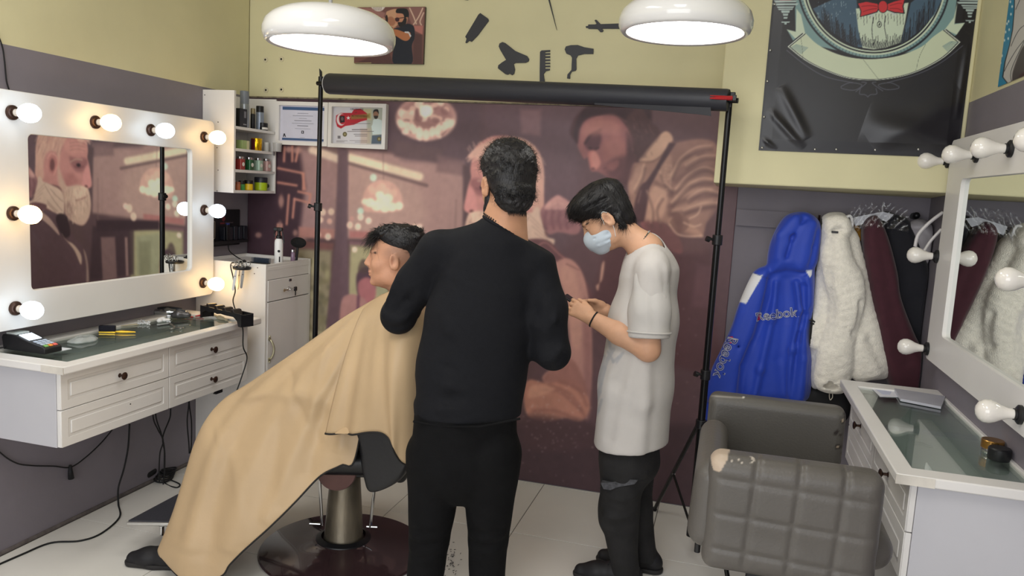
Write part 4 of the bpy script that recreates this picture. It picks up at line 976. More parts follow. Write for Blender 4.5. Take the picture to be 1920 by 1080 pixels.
# coat and shirt inside the oval
CB.poly(cb([(410, 60), (560, -10), (700, -80), (710, 60), (720, 200), (745, 320), (700, 320), (600, 260), (500, 190)]), coat, 1, curve=False)
CB.poly(cb([(1070, 20), (1180, -60), (1280, 0), (1230, 100), (1140, 200), (1010, 300), (1000, 290), (1040, 150)]), coat, 1, curve=False)
CB.poly(cb([(700, 60), (1055, 20), (1030, 160), (1000, 290), (900, 325), (820, 335), (745, 325), (715, 200)]), mint, 1, curve=False)
for k in range(46):
    x = 712+k*6.8; h = rr.uniform(30, 90); y1 = 330-((x-860)/150)**2*30
    CB.line(cb([(x, y1), (x+rr.uniform(-3, 3), y1-h)]), 1.0, inkc, .4, .9, curve=False)
    if k % 3 == 0: CB.line(cb([(x, 95), (x+2, 95+rr.uniform(30, 80))]), .8, inkc, .4, .8, curve=False)
for k in range(70):
    x = rr.uniform(470, 715); yb_ = -130+470*math.sqrt(max(0, 1-((x-820)/458)**2)); CB.line(cb([(x, yb_), (x-8, yb_-rr.uniform(50, 150))]), 1.1, inkc, .4, .8, curve=False)
for k in range(55):
    x = rr.uniform(1010, 1230); yb_ = -130+470*math.sqrt(max(0, 1-((x-820)/458)**2)); CB.line(cb([(x, yb_), (x+6, yb_-rr.uniform(50, 170))]), 1.1, inkc, .4, .8, curve=False)
for k in range(24):
    x = rr.uniform(440, 690); y = rr.uniform(0, 120); CB.line(cb([(x, y), (x+2, y+rr.uniform(10, 40))]), .6, (170, 190, 196), .3, .7, curve=False)
CB.line(cb([(820, 120), (808, 200), (818, 310)]), 1.2, inkc, .4); CB.line(cb([(900, 110), (892, 180), (905, 260), (895, 320)]), 1.2, inkc, .4)
CB.line(cb([(405, 45), (560, -15)]), 4, inkc, .6, curve=False)
CB.ell(*cb([(858, 167)])[0], 4.4, 6, inkc, .5); CB.ell(*cb([(858, 167)])[0], 3.2, 4.6, mint, .5); CB.ell(*cb([(858, 167)])[0], 1.3, 2.8, inkc, .4, rot=.3)
CB.poly(cb([(770, 90), (830, 80), (810, 122)]), (190, 196, 190), .5, curve=False); CB.poly(cb([(925, 85), (985, 80), (960, 112)]), (190, 196, 190), .5, curve=False)
red = (196, 50, 58)
CB.poly(cb([(712, 22), (770, 8), (850, 22), (862, 50), (845, 85), (780, 105), (725, 118), (730, 80)]), inkc, .6, curve=False)
CB.poly(cb([(716, 26), (770, 14), (845, 28), (855, 50), (840, 80), (780, 98), (732, 112), (738, 78)]), red, .6, curve=False)
CB.poly(cb([(900, 30), (960, 5), (1035, -8), (1022, 45), (1030, 95), (960, 90), (905, 70)]), inkc, .6, curve=False)
CB.poly(cb([(904, 34), (960, 12), (1028, -4), (1014, 45), (1020, 88), (960, 82), (908, 66)]), red, .6, curve=False)
CB.ell(*cb([(882, 47)])[0], 9.5, 12, inkc, .5); CB.ell(*cb([(882, 47)])[0], 8.2, 10.8, red, .5)
for L in ([(740, 45), (790, 40), (840, 45)], [(750, 80), (800, 65), (840, 60)], [(930, 40), (980, 25), (1010, 25)], [(930, 60), (980, 60), (1010, 75)]): CB.line(cb(L), 1.2, (120, 26, 34), .5)
# ribbon
up = [(350, 225), (430, 300), (560, 365), (700, 398), (840, 402), (1000, 378), (1150, 318), (1230, 250), (1300, 200)]
dn = [(1405, 285), (1300, 385), (1150, 470), (1000, 520), (820, 543), (650, 530), (500, 480), (360, 410), (240, 315)]
grow = lambda L, k: [(820+(x-820)*k, 330+(y-330)*k*1.0) for x, y in L]
CB.poly(cb(grow(catmull(up, n=4)+catmull(dn, n=4), 1.02)), inkc, .6, curve=False)
CB.poly(cb(catmull(up, n=4)+catmull(dn, n=4)), (214, 220, 204), .6, curve=False)
CB.poly(cb(grow(catmull(up, n=4)+catmull(dn, n=4), .985)), inkc, .4, curve=False)
CB.poly(cb(grow(catmull(up, n=4)+catmull(dn, n=4), .97)), (198, 206, 178), .8, curve=False)
for k in range(12):
    CB.line(cb([(265+k*6, 320+k*4), (300+k*7, 300+k*2)]), 1, (110, 136, 140), .5, .8, curve=False); CB.line(cb([(1390-k*6, 285+k*6), (1340-k*5, 280+k*3)]), 1, (110, 136, 140), .5, .8, curve=False)
for L in ([(330, 260), (340, 340), (342, 410)], [(750, 405), (800, 470), (855, 540)], [(1170, 300), (1130, 380), (1105, 475)]): CB.line(cb(L), .7, (96, 104, 90), .3, .9)
g = (78, 78, 90)
for L in ([(235, 340), (360, 440), (500, 520), (680, 560)], [(600, 585), (660, 560), (740, 575), (690, 610), (610, 600), (600, 585)], [(700, 620), (750, 580), (770, 560), (740, 555)], [(730, 600), (725, 635), (760, 640), (780, 655)],
          [(1420, 310), (1280, 420), (1120, 500), (910, 560)], [(990, 585), (930, 560), (850, 575), (900, 605), (980, 600), (990, 585)], [(880, 615), (830, 580), (810, 560), (835, 555)], [(835, 600), (840, 635), (800, 640), (780, 655)]):
    CB.line(cb(L), 1.8, g, .5, .9)
# barber-pole finials
for cx in (226, 1470):
    o = -10 if cx > 1000 else 0
    CB.poly(cb([(cx-50, -60+o), (cx+50, -60+o), (cx+40, 8+o), (cx-40, 8+o)]), (150, 60, 60) if cx < 1000 else (120, 140, 140), .6, curve=False)
    for (w, y, h) in ((80, 10, 14), (90, 30, 14), (60, 50, 10), (52, 64, 9), (30, 80, 16), (18, 100, 14), (14, 122, 12), (30, 150, 8), (8, 160, 12)):
        CB.poly(cb([(cx-w, y+o-h/2), (cx+w, y+o-h/2), (cx+w*.85, y+o+h/2), (cx-w*.85, y+o+h/2)]), (170, 186, 184), .5, curve=False)
# wrinkles of the vinyl as real relief
def ridge(u, v, x0, z0, x1, z1, w, h):
    ex, ez = x1-x0, z1-z0; L = ex*ex+ez*ez; t_ = np.clip(((u-x0)*ex+(v-z0)*ez)/L, 0, 1)
    d = np.hypot(u-x0-t_*ex, v-z0-t_*ez); return h*np.exp(-(d/w)**2)*np.sin(PI*np.clip(t_*1.0, .0, 1))**.6
u, v = U.ravel(), V.ravel()
rel = .004+.003*np.sin(u*7+1)*np.sin(v*5)
rel += ridge(u, v, .11, 2.02, .27, 1.86, .016, .007)+ridge(u, v, .15, 2.12, .28, 1.90, .020, .007)
rel += ridge(u, v, .09, 1.90, .16, 1.85, .010, .007)+ridge(u, v, .5, 1.98, .85, 1.90, .05, .010)+ridge(u, v, .55, 1.87, .86, 2.1, .05, .010)
rel += ridge(u, v, .86, 2.3, .85, 2.0, .012, .01)
edge = np.minimum(np.minimum(u-bx0, bx1-u), v-bz0); rel = rel*np.clip(edge/.05, .15, 1)
P[:, 1] = yb-rel
right_skew = (u-bx0)/(bx1-bx0); P[:, 0] = bx0+(u-bx0)*(1-.0*right_skew)-.018*(bz1-v)/(bz1-bz0)*(1-right_skew)*0
bn = thing('vinyl_banner', 'large black vinyl banner of a suited bust with red bow tie', 'banner', (.48, YBEAM, 1.845))
mesh_object('printed_vinyl_sheet', P, grid_faces(nu, nv), M['print_gloss'], bn, angle=180, cols=lin_a(CB.c))
for (px, py) in ((1429, 277), (1528, 280), (1568, 280), (1641, 281), (1722, 280), (1426, 219), (1431, 152), (1435, 94), (1441, 8)):
    p = at(px, py, Y=YBEAM-.012); MB().sphere((max(p[0], bx0+.01), YBEAM-.009, p[2]), .0055, 10).build('nail_head', M['chrome'], bn)
# second poster on the right wall (blue dotted border, pale figure)
pr2 = thing('paper_poster', 'blue white-dotted poster at the top right corner of the wall', 'poster', (XR, 3.1, 2.08))
ny, nz = 230, 260
Uy, Vz = np.meshgrid(np.linspace(2.55, 3.262, ny), np.linspace(2.082, 2.62, nz))
PP = np.stack([np.full(Uy.size, XR-.003), Uy.ravel(), Vz.ravel()], 1); CR = Canvas((38, 130, 168), PP, ny, nz)
cr_ = lambda L: [(1780+x*.2222, y*.2222) for x, y in L]
CR.poly(cr_([(550, -200), (545, 80), (530, 250), (505, 380), (465, 520), (445, 650), (510, 735), (560, 750), (900, 600), (900, -200)]), inkc, .5, curve=False)
CR.poly(cr_([(558, -200), (552, 80), (538, 250), (512, 380), (475, 520), (455, 650), (515, 725), (560, 740), (900, 600), (900, -200)]), (196, 192, 188), .5, curve=False)
CR.poly(cr_([(630, 380), (560, 530), (530, 650), (560, 735), (760, 700), (760, 300)]), (70, 60, 62), 2)
CR.poly(cr_([(590, 640), (660, 600), (720, 640), (620, 720)]), (66, 34, 40), 2)
for L in ([(700, 180), (610, 230), (560, 300), (520, 390)], [(700, 260), (580, 400), (500, 530), (465, 600)], [(560, 80), (620, -60)], [(640, 330), (520, 600), (540, 735)]): CR.line(cr_(L), 1, inkc, .4)
for (x, y) in ((530, 55), (520, 120), (505, 250), (475, 270), (497, 325), (445, 470), (432, 530), (515, 15), (487, 200), (465, 340), (500, 180), (440, 420)): CR.ell(*cr_([(x, y)])[0], 1.5, 2.6, (210, 224, 226), .4)
mesh_object('printed_face', PP, grid_faces(ny, nz)[:, ::-1], M['print'], pr2, angle=180, cols=lin_a(CR.c))

# cut-out tool silhouettes
mCut = sm('black_acrylic', (40, 40, 46), rough=.45)
def cutout(name, label, cat, polys, gaps=None):
    ps = [[tuple(at(px, py, Y=YB)[[0, 2]]) for px, py in L] for L in polys]
    cx = sum(p[0] for p in ps[0])/len(ps[0]); cz = sum(p[1] for p in ps[0])/len(ps[0])
    t = thing(name, label, cat, (cx, YB, cz))
    for k, L in enumerate(ps):
        L2 = [(a, b) for a, b in L]
        ar = sum(L2[i][0]*L2[(i+1) % len(L2)][1]-L2[(i+1) % len(L2)][0]*L2[i][1] for i in range(len(L2)))
        if ar < 0: L2 = L2[::-1]
        MB().prism(L2, (1, 0, 0), (0, 0, 1), (0, YB, 0), 0.0005, .007+.0004*k).build('cut_shape', mCut, t, smooth=False, bevel=.0006)
    return t
ct7 = lambda L: [(860+x*.1574, y*.1574) for x, y in L]
cutout('clipper_cutout', 'black clipper silhouette left of the other tool cut-outs', 'wall decoration', [ct7([(240, 175), (262, 158), (355, 225), (362, 250), (232, 425), (158, 500), (130, 488), (100, 515), (84, 512), (98, 465), (82, 440)])])
tt = cutout('bonnet_dryer_cutout', 'black ribbon-shaped silhouette above the roller, left of the comb', 'wall decoration', [ct7([(490, 520), (525, 503), (560, 515), (680, 610), (820, 670), (843, 705), (835, 735), (800, 750), (680, 752), (660, 765), (675, 830), (665, 880), (640, 898), (610, 880), (590, 892), (560, 885), (470, 815), (475, 780), (520, 745), (568, 715), (500, 600), (480, 555)])])
cutout('comb_cutout', 'black comb silhouette hanging above the roller', 'wall decoration', [ct7([(972, 620), (990, 603), (1092, 598), (1092, 618), (1032, 622), (1032, 636), (1092, 634), (1092, 652), (1032, 656), (1032, 672), (1092, 670), (1092, 690), (1032, 692), (1032, 710), (1092, 708), (1092, 726), (1032, 730), (1032, 748), (1092, 746), (1092, 764), (1032, 766), (1032, 784), (1092, 782), (1092, 800), (1032, 802), (1032, 820), (1090, 820), (1088, 838), (1040, 850), (1015, 885), (1028, 960), (1025, 1002), (968, 1000), (968, 850)])])
cutout('hairdryer_cutout', 'black hairdryer silhouette right of the comb cut-out', 'wall decoration', [ct7([(1265, 590), (1280, 555), (1340, 540), (1420, 538), (1500, 565), (1608, 583), (1606, 645), (1500, 645), (1425, 662), (1403, 700), (1405, 830), (1395, 845), (1350, 855), (1330, 895), (1330, 940), (1294, 936), (1298, 890), (1345, 835), (1352, 690), (1335, 660), (1285, 640)])])
cutout('curling_iron_cutout', 'black curling iron silhouette pointing left beside the right pendant', 'wall decoration', [ct7([(1515, 315), (1545, 310), (1545, 295), (1630, 293), (1645, 285), (1620, 245), (1640, 236), (1695, 290), (1990, 280), (1990, 345), (1710, 345), (1728, 365), (1715, 384), (1690, 386), (1655, 348), (1548, 346), (1545, 335), (1520, 335)])])
cutout('razor_cutout', 'long thin black blade silhouette at the top edge above the comb', 'wall decoration', [ct7([(1020, -60), (1070, -30), (1088, 0), (1173, 365), (1165, 345), (1070, 0), (1040, -20)])])
cutout('knob_cutout', 'edge of a dark round silhouette at the very top of the wall', 'wall decoration', [ct7([(60, -60), (150, -60), (140, -10), (110, 5), (75, 2), (50, -20)])])

# ================================================================ PENDANTS
def pendant(px, py, Y, R, label):
    c = at(px, py, Y=Y)
    t = thing('pendant_lamp', label, 'lamp', (c[0], c[1], c[2]))
    s = R/.23
    prof = [(.205, -.002), (.216, -.006), (.226, .002), (.233, .02), (.234, .04), (.226, .066), (.206, .088), (.17, .108), (.12, .122), (.06, .130), (.02, .132), (.012, .140), (0, .140)]
    MB().lathe([(r*s, z*s) for r, z in prof], c, n=64, cap=False).build('shade', mat('glossy_white_shade', (226, 225, 224), .12, coat=.5, var=.01), t, angle=180)
    MB().lathe([(.205*s, -.002*s), (.203*s, .010*s), (.19*s, .022*s)], c, n=64, cap=False).build('inner_rim', M['white'], t, angle=180)
    MB().lathe([(0, .004*s), (.205*s, .004*s)], c, n=64, cap=False).build('diffuser', mat('lamp_diffuser', (250, 250, 248), .5, emit=(255, 253, 248), estr=9.0, var=0), t)
    MB().cyl((c[0], c[1], c[2]+.138*s), (c[0], c[1], c[2]+.165*s), .008, .006).build('cord_grip', sm('grey_grip', (160, 160, 160)), t)
    MB().cyl((c[0], c[1], c[2]+.16*s), (c[0], c[1], ZC-.03), .0035, n=8).build('cord', sm('grey_cord', (176, 172, 166)), t)
    MB().lathe([(.05, 0), (.05, .028), (0, .03)], (c[0], c[1], ZC-.03), n=24).build('ceiling_rose', M['white'], t)
    return t
pendant(618, 84, 2.58, .230, 'left glossy white dome pendant lamp in front of the canvas picture')
pendant(1283, 62, 2.80, .222, 'right glossy white dome pendant lamp beside the black banner')
# ================================================================ implicit bodies -> one continuous mesh (surface nets)
def nrm(v): v = np.asarray(v, float); return v/np.linalg.norm(v)
class Field:
    def __init__(s, lo, hi, h):
        s.lo = np.asarray(lo, float); s.h = h; s.n = np.maximum(4, np.ceil((np.asarray(hi, float)-s.lo)/h).astype(int)+1)
        s.d = np.full(tuple(s.n), 0.5, dtype=np.float32)
        s.ax = [s.lo[i]+h*np.arange(s.n[i]) for i in range(3)]
    def _box(s, lo, hi):
        a = np.clip(np.floor((np.asarray(lo)-s.lo)/s.h).astype(int), 0, s.n); b = np.clip(np.ceil((np.asarray(hi)-s.lo)/s.h).astype(int)+1, 0, s.n)
        if (b <= a).any(): return None
        sl = tuple(slice(a[i], b[i]) for i in range(3))
        X, Y, Z = np.meshgrid(*[s.ax[i][sl[i]].astype(np.float32) for i in range(3)], indexing='ij', sparse=True)
        return sl, X, Y, Z
    def _merge(s, sl, d, k, sub=False):
        o = s.d[sl]
        if sub: d = -d; o2 = o; h = np.clip(.5-.5*(o2-d)/k, 0, 1); s.d[sl] = o2*(1-h)+d*h+k*h*(1-h); return
        h = np.clip(.5+.5*(o-d)/k, 0, 1); s.d[sl] = o*(1-h)+d*h-k*h*(1-h)
    def cap(s, p0, p1, r0, r1=None, k=.02, flat=None, sub=False):
        p0 = np.asarray(p0, float); p1 = np.asarray(p1, float); r1 = r0 if r1 is None else r1
        m = max(r0, r1)+k+s.h*2; lo = np.minimum(p0, p1)-m; hi = np.maximum(p0, p1)+m
        b = s._box(lo, hi)
        if b is None: return s
        sl, X, Y, Z = b; x, y, z = X-p0[0], Y-p0[1], Z-p0[2]; e = p1-p0
        if flat is not None:
            a, f = nrm(flat[0]), flat[1]
            da = (x*a[0]+y*a[1]+z*a[2])*(f-1); x = x+da*a[0]; y = y+da*a[1]; z = z+da*a[2]
            e = e+a*(e@a)*(f-1)
        L = e@e+1e-12; t = np.clip((x*e[0]+y*e[1]+z*e[2])/L, 0, 1)
        d = np.sqrt((x-t*e[0])**2+(y-t*e[1])**2+(z-t*e[2])**2)-(r0+(r1-r0)*t)
        if flat is not None: d = d/((f+1)/2)
        s._merge(sl, d.astype(np.float32), k, sub); return s
    def chain(s, pts, rs, k=.02, flat=None):
        for i in range(len(pts)-1): s.cap(pts[i], pts[i+1], rs[i], rs[i+1], k, flat)
        return s
    def ell(s, c, r, R=None, k=.02, sub=False):
        c = np.asarray(c, float); r = np.asarray(r, float)*np.ones(3); R = np.eye(3) if R is None else R
        ext = np.sqrt(((R*r)**2).sum(1))+k+s.h*2; b = s._box(c-ext, c+ext)
        if b is None: return s
        sl, X, Y, Z = b; x, y, z = X-c[0], Y-c[1], Z-c[2]; q = [(x*R[0, i]+y*R[1, i]+z*R[2, i]) for i in range(3)]
        k0 = np.sqrt((q[0]/r[0])**2+(q[1]/r[1])**2+(q[2]/r[2])**2); k1 = np.sqrt((q[0]/r[0]**2)**2+(q[1]/r[1]**2)**2+(q[2]/r[2]**2)**2)+1e-9
        s._merge(sl, (k0*(k0-1)/k1).astype(np.float32), k, sub); return s
    def cut(s, p, n, k=.004):     # remove the side the normal n points to
        n = nrm(n); b = s._box(s.lo, s.lo+s.h*s.n); sl, X, Y, Z = b
        d = ((X-p[0])*n[0]+(Y-p[1])*n[1]+(Z-p[2])*n[2]).astype(np.float32)
        o = s.d[sl]; h = np.clip(.5-.5*(o-d)/k, 0, 1); s.d[sl] = o*(1-h)+d*h+k*h*(1-h); return s
    def fold(s, pts, w, amp):     # raised (amp>0) or sunk fold along a polyline
        for i in range(len(pts)-1):
            p0, p1 = np.asarray(pts[i], float), np.asarray(pts[i+1], float); m = w*2.4
            b = s._box(np.minimum(p0, p1)-m, np.maximum(p0, p1)+m)
            if b is None: continue
            sl, X, Y, Z = b; x, y, z = X-p0[0], Y-p0[1], Z-p0[2]; e = p1-p0; L = e@e+1e-12; t = np.clip((x*e[0]+y*e[1]+z*e[2])/L, 0, 1)
            d2 = (x-t*e[0])**2+(y-t*e[1])**2+(z-t*e[2])**2; s.d[sl] -= (amp*np.exp(-d2/(w*w))).astype(np.float32)
        return s
    def wave(s, amp, freqs, seed=0, stretch=(1, 1, 1)):
        r = np.random.RandomState(seed); X, Y, Z = np.meshgrid(*[a.astype(np.float32) for a in s.ax], indexing='ij', sparse=True)
        acc = 0
        for f in freqs:
            v = nrm(r.normal(size=3)); v = v*f*np.array(stretch); ph = r.rand()*6
            w = nrm(r.normal(size=3))*f*.5
            acc = acc+np.sin(X*v[0]+Y*v[1]+Z*v[2]+ph+1.3*np.sin(X*w[0]+Y*w[1]+Z*w[2]))
        s.d += (amp*acc/len(freqs)).astype(np.float32); return s
    def poly(s, P, yc, half, r=.03, k=.02, ydir=None):
        # pillow: polygon in x,z (closed), centred on plane y=yc(x,z) or number, rounded rim r
        P = np.asarray(P, float); lo = np.array([P[:, 0].min(), 0, P[:, 1].min()])-.05-k; hi = np.array([P[:, 0].max(), 0, P[:, 1].max()])+.05+k
        lo[1] = s.lo[1]; hi[1] = s.lo[1]+s.h*s.n[1]
        b = s._box(lo, hi)
        if b is None: return s
        sl, X, Y, Z = b; x = X[:, 0, 0][:, None]; z = Z[0, 0, :][None, :]; ins = np.zeros((x.shape[0], z.shape[1]), bool); dm = np.full(ins.shape, 1e9); n = len(P)
        for i in range(n):
            ax, az = P[i]; bx, bz = P[(i+1) % n]; ex, ez = bx-ax, bz-az; L = ex*ex+ez*ez+1e-12
            if ez != 0: ins ^= ((az > z) != (bz > z)) & (x < ex*(z-az)/ez+ax)
            t = np.clip(((x-ax)*ex+(z-az)*ez)/L, 0, 1); dm = np.minimum(dm, (x-ax-t*ex)**2+(z-az-t*ez)**2)
        sd = np.sqrt(dm)*np.where(ins, -1, 1)
        Yc = yc(x, z) if callable(yc) else yc
        hf = half(x, z) if callable(half) else half
        a = (sd+r)[:, None, :]; bb = np.abs(Y-(Yc[:, None, :] if hasattr(Yc, 'shape') else Yc))-((hf-r)[:, None, :] if hasattr(hf, 'shape') else (hf-r))
        d = np.sqrt(np.maximum(a, 0)**2+np.maximum(bb, 0)**2)+np.minimum(np.maximum(a, bb), 0)-r
        s._merge(sl, d.astype(np.float32), k); return s
    def mesh(s):
        d = s.d; ins = d < 0; h = s.h; n = d.shape
        c = ins[:-1, :-1, :-1].astype(np.int8)
        for dx in (0, 1):
            for dy in (0, 1):
                for dz in (0, 1):
                    if dx+dy+dz: c = c+ins[dx:n[0]-1+dx, dy:n[1]-1+dy, dz:n[2]-1+dz]
        act = (c > 0) & (c < 8); I = np.argwhere(act); idx = np.full(act.shape, -1, np.int32); idx[act] = np.arange(len(I))
        pos = np.zeros((len(I), 3)); cnt = np.zeros(len(I))
        cor = [(a, b, e) for a in (0, 1) for b in (0, 1) for e in (0, 1)]
        for a in cor:
            for ax in range(3):
                if a[ax] == 0:
                    b = list(a); b[ax] = 1
                    va = d[I[:, 0]+a[0], I[:, 1]+a[1], I[:, 2]+a[2]]; vb = d[I[:, 0]+b[0], I[:, 1]+b[1], I[:, 2]+b[2]]
                    m = (va < 0) != (vb < 0); t = np.where(m, va/(va-vb+1e-12), 0)
                    p = np.tile(np.array(a, float), (len(I), 1)); p[:, ax] += t; pos[m] += p[m]; cnt += m
        pos = pos/cnt[:, None]+I; V = s.lo+pos*h; F = []
        for ax in range(3):
            o = [i for i in range(3) if i != ax]
            sl0 = [slice(None)]*3; sl1 = [slice(None)]*3; sl0[ax] = slice(0, -1); sl1[ax] = slice(1, None)
            e = ins[tuple(sl0)] != ins[tuple(sl1)]; E = np.argwhere(e)
            E = E[(E[:, o[0]] > 0) & (E[:, o[1]] > 0) & (E[:, o[0]] < n[o[0]]-1) & (E[:, o[1]] < n[o[1]]-1)]
            sgn = ins[E[:, 0], E[:, 1], E[:, 2]]
            q = []
            for (u, v) in ((-1, -1), (0, -1), (0, 0), (-1, 0)):
                G = E.copy(); G[:, o[0]] += u; G[:, o[1]] += v; q.append(idx[G[:, 0], G[:, 1], G[:, 2]])
            q = np.stack(q, 1); flip = ~sgn if ax != 1 else sgn
            q[flip] = q[flip][:, ::-1]; F.append(q)
        F = np.concatenate(F); F = F[(F >= 0).all(1)]
        return V, F
    def build(s, name, material, parent=None, cols=None, smooth_it=1):
        V, F = s.mesh()
        for _ in range(smooth_it):
            A = np.zeros_like(V); W_ = np.zeros(len(V))
            for i in range(4):
                a, b = F[:, i], F[:, (i+1) % 4]; np.add.at(A, a, V[b]); np.add.at(A, b, V[a]); np.add.at(W_, a, 1); np.add.at(W_, b, 1)
            V = V*.5+A/np.maximum(W_, 1)[:, None]*.5
        c = cols(V) if cols is not None else None
        return mesh_object(name, V, F, material, parent, True, 180, cols=c)
def jit(p, a, r): return np.asarray(p)+r.uniform(-a, a, 3)
def paint(base, spots):
    # spots: (centre, radius(s) or R-frame ellipsoid, colour, softness 0..1)
    bl = lin(base)
    def f(V):
        C_ = np.tile(bl, (len(V), 1))
        for sp in spots:
            c, r, col = sp[0], sp[1], sp[2]; soft = sp[3] if len(sp) > 3 else .5; R = sp[4] if len(sp) > 4 and sp[4] is not None else np.eye(3); amt = sp[5] if len(sp) > 5 else 1
            q = (V-np.asarray(c))@R/np.asarray(r); d = np.sqrt((q**2).sum(1)); a = np.clip((1-d)/soft, 0, 1)*amt
            C_ = C_*(1-a[:, None])+lin(col)*a[:, None]
        return C_
    return f
def basis(fwd, up=(0, 0, 1)):
    f = nrm(fwd); l = nrm(np.cross(up, f)); u = np.cross(f, l); return np.stack([f, l, u], 1)   # columns: forward, left, up
def head(F, O, R, sc=1.0, neck=None, neck_r=(.054, .060), jaw=1.0, nose=1.0):
    P = lambda *v: O+R@(np.array(v)*sc); e = lambda c, r, **k: F.ell(P(*c), np.array(r)*sc*np.ones(3), R, **k)
    e((-.014, 0, .036), (.098, .077, .088), k=.01); e((.028, 0, -.028), (.064, .060, .086), k=.03)
    e((.03, 0, -.078), (.046, .050*jaw, .034), k=.025); e((.074, 0, -.098), (.016, .020, .014), k=.02)
    for s in (1, -1):
        e((.055, s*.040, -.022), (.026, .022, .026), k=.02); e((.010, s*.052, -.066), (.026, .012, .03), k=.02)
    e((.080, 0, .030), (.016, .050, .012), k=.015)
    for s in (1, -1): e((.101, s*.032, .010), (.016, .019, .013), k=.014, sub=True); e((.077, s*.031, .010), (.0125, .0135, .0125), k=.004)
    F.cap(P(.090, 0, .018), P(.108*nose, 0, -.022), .0085*sc, .0115*sc, k=.010)
    for s in (1, -1): e((.098, s*.011, -.028), (.010, .0075, .0075), k=.006)
    e((.092, 0, -.046), (.008, .012, .014), k=.01)
    e((.090, 0, -.0565), (.0105, .024, .0058), k=.004); e((.088, 0, -.068), (.0105, .020, .0070), k=.004)
    for s in (1, -1):
        es = 1.15*sc
        Rr = R@np.array([[.94, -.2*s, .2], [.2*s, .97, .0], [-.2, .0, .97]]); Rr, _ = np.linalg.qr(Rr)
        F.ell(P(-.012, s*.082, -.002), np.array((.018, .0075, .031))*es, Rr, k=.004); F.ell(P(-.008, s*.090, .002), np.array((.0100, .006, .019))*es, Rr, k=.004, sub=True)
        F.ell(P(-.004, s*.083, -.024), np.array((.008, .006, .009))*sc, Rr, k=.004)
    if neck is not None: F.cap(P(-.028, 0, -.055), neck, neck_r[0]*sc, neck_r[1]*sc, k=.025)
    return P
def hand(F, W0, R, sc=1.0, curl=(.4, .5, .55, .6), side=1, thumb=(.75, .62, -.25), spread=.02, k=.006):
    # R columns: toward fingers, toward thumb, back of the hand
    P = lambda v: W0+R@(np.array(v, float)*sc)
    F.cap(P((.0, 0, 0)), P((.03, .0, 0)), .023*sc, .025*sc, k=.012, flat=(R[:, 2], 1.5))
    for y in (.024, .008, -.009, -.024): F.cap(P((.025, y*.6, 0)), P((.082-abs(y)*.25, y, .002)), .0145*sc, .0105*sc, k=.010)
    F.ell(P((.035, .026, -.008)), np.array((.026, .014, .014))*sc, R, k=.012)
    T = []
    for i, (y, L) in enumerate(zip((.027, .009, -.010, -.027), (.070, .078, .072, .056))):
        p = np.array((.084-abs(y)*.25, y, .002)); a = 0.0; r = .0092
        for j, f in enumerate((.46, .30, .24)):
            a += curl[i]*(1.0 if j == 0 else 1.15)
            d = np.array((math.cos(a), spread*(1.5-i)*1.0, -math.sin(a))); q = p+d*L*f
            F.cap(P(p), P(q), r*sc, (r-.0010)*sc, k=.0035); p = q; r -= .0010
        T.append(P(p))
    d = nrm(thumb); p = np.array((.022, .026, -.004)); q = p+d*.042; F.cap(P(p), P(q), .0135*sc, .0108*sc, k=.008)
    d2 = nrm(d+np.array((.5, -.35, -.1))); q2 = q+d2*.030; F.cap(P(q), P(q2), .0105*sc, .0085*sc, k=.004); T.append(P(q2))
    return T
def nails(T, par): pass
def strands(name, roots, dirs, L, n, r0, material, parent, curlr=.0, turns=0, seed=0, droop=.3, jitter=.35, kind='stuff', seg=4):
    # many short hair strands joined into one part
    R_ = np.random.RandomState(seed); m = len(roots); pick = R_.randint(0, m, n); V = []; Fc = []
    for q, i in enumerate(pick):
        p = np.array(roots[i], float); d = nrm(dirs[i]+R_.normal(0, jitter, 3)); l = L*R_.uniform(.6, 1.2); u, v, _ = frame_of(d); ph = R_.rand()*6; base = len(V)
        for j in range(seg+1):
            t = j/seg; c = p+d*l*t+np.array([0, 0, -droop*l*t*t])+curlr*t*(math.cos(ph+turns*6.28*t)*u+math.sin(ph+turns*6.28*t)*v); rr_ = r0*(1-t*.85)
            for a in range(3): V.append(c+rr_*(math.cos(a*2.094)*u+math.sin(a*2.094)*v))
        for j in range(seg):
            for a in range(3):
                A = base+j*3+a; B = base+j*3+(a+1) % 3; Fc.append((A, B, B+3, A+3))
    return tag(mesh_object(name, np.array(V), np.array(Fc), material, parent, True, 180), kind=kind)
# ================================================================ PEOPLE
def skinmat(name): return mat(name, (200, 150, 120), .48, attr=True, var=.05, scale=30, bump=.12, bscale=160, sss=.06, spec=.35)
mSkin = skinmat('skin')
mHair = mat('black_hair', (24, 22, 24), .42, var=.3, scale=60, bump=.5, bscale=260, stretch=(1, 1, .35))
mSweat = mat('black_knit', (17, 18, 23), .8, var=.12, scale=60, bump=.25, bscale=500, spec=.25)
mJean = mat('black_denim', (11, 11, 13), .85, spec=.2, var=.2, scale=20, bump=.3, bscale=300)
mTee = mat('white_cotton', (194, 190, 186), .85, var=.04, scale=12, bump=.15, bscale=400)
mMask = mat('mask_fabric', (196, 208, 220), .8, var=.03, bump=.2, bscale=300)
mEye = mat('eye_white', (225, 220, 215), .2); mIris = mat('iris_dark', (30, 18, 14), .15)
def eyes(P, R, par, sc=1.0, look=(1, 0, -.25)):
    for s in (1, -1):
        e = MB().sphere(P(.0775, s*.031, .010), .0128*sc, 16).build('eye', mEye, par, angle=180)
        d = nrm(R@nrm(look)); c = P(.0775, s*.031, .010)+d*.0098*sc; MB().lathe([(.0058*sc, 0), (.0045*sc, .0022*sc), (0, .0033*sc)], c, d, 14).build('iris', mIris, e, angle=180)
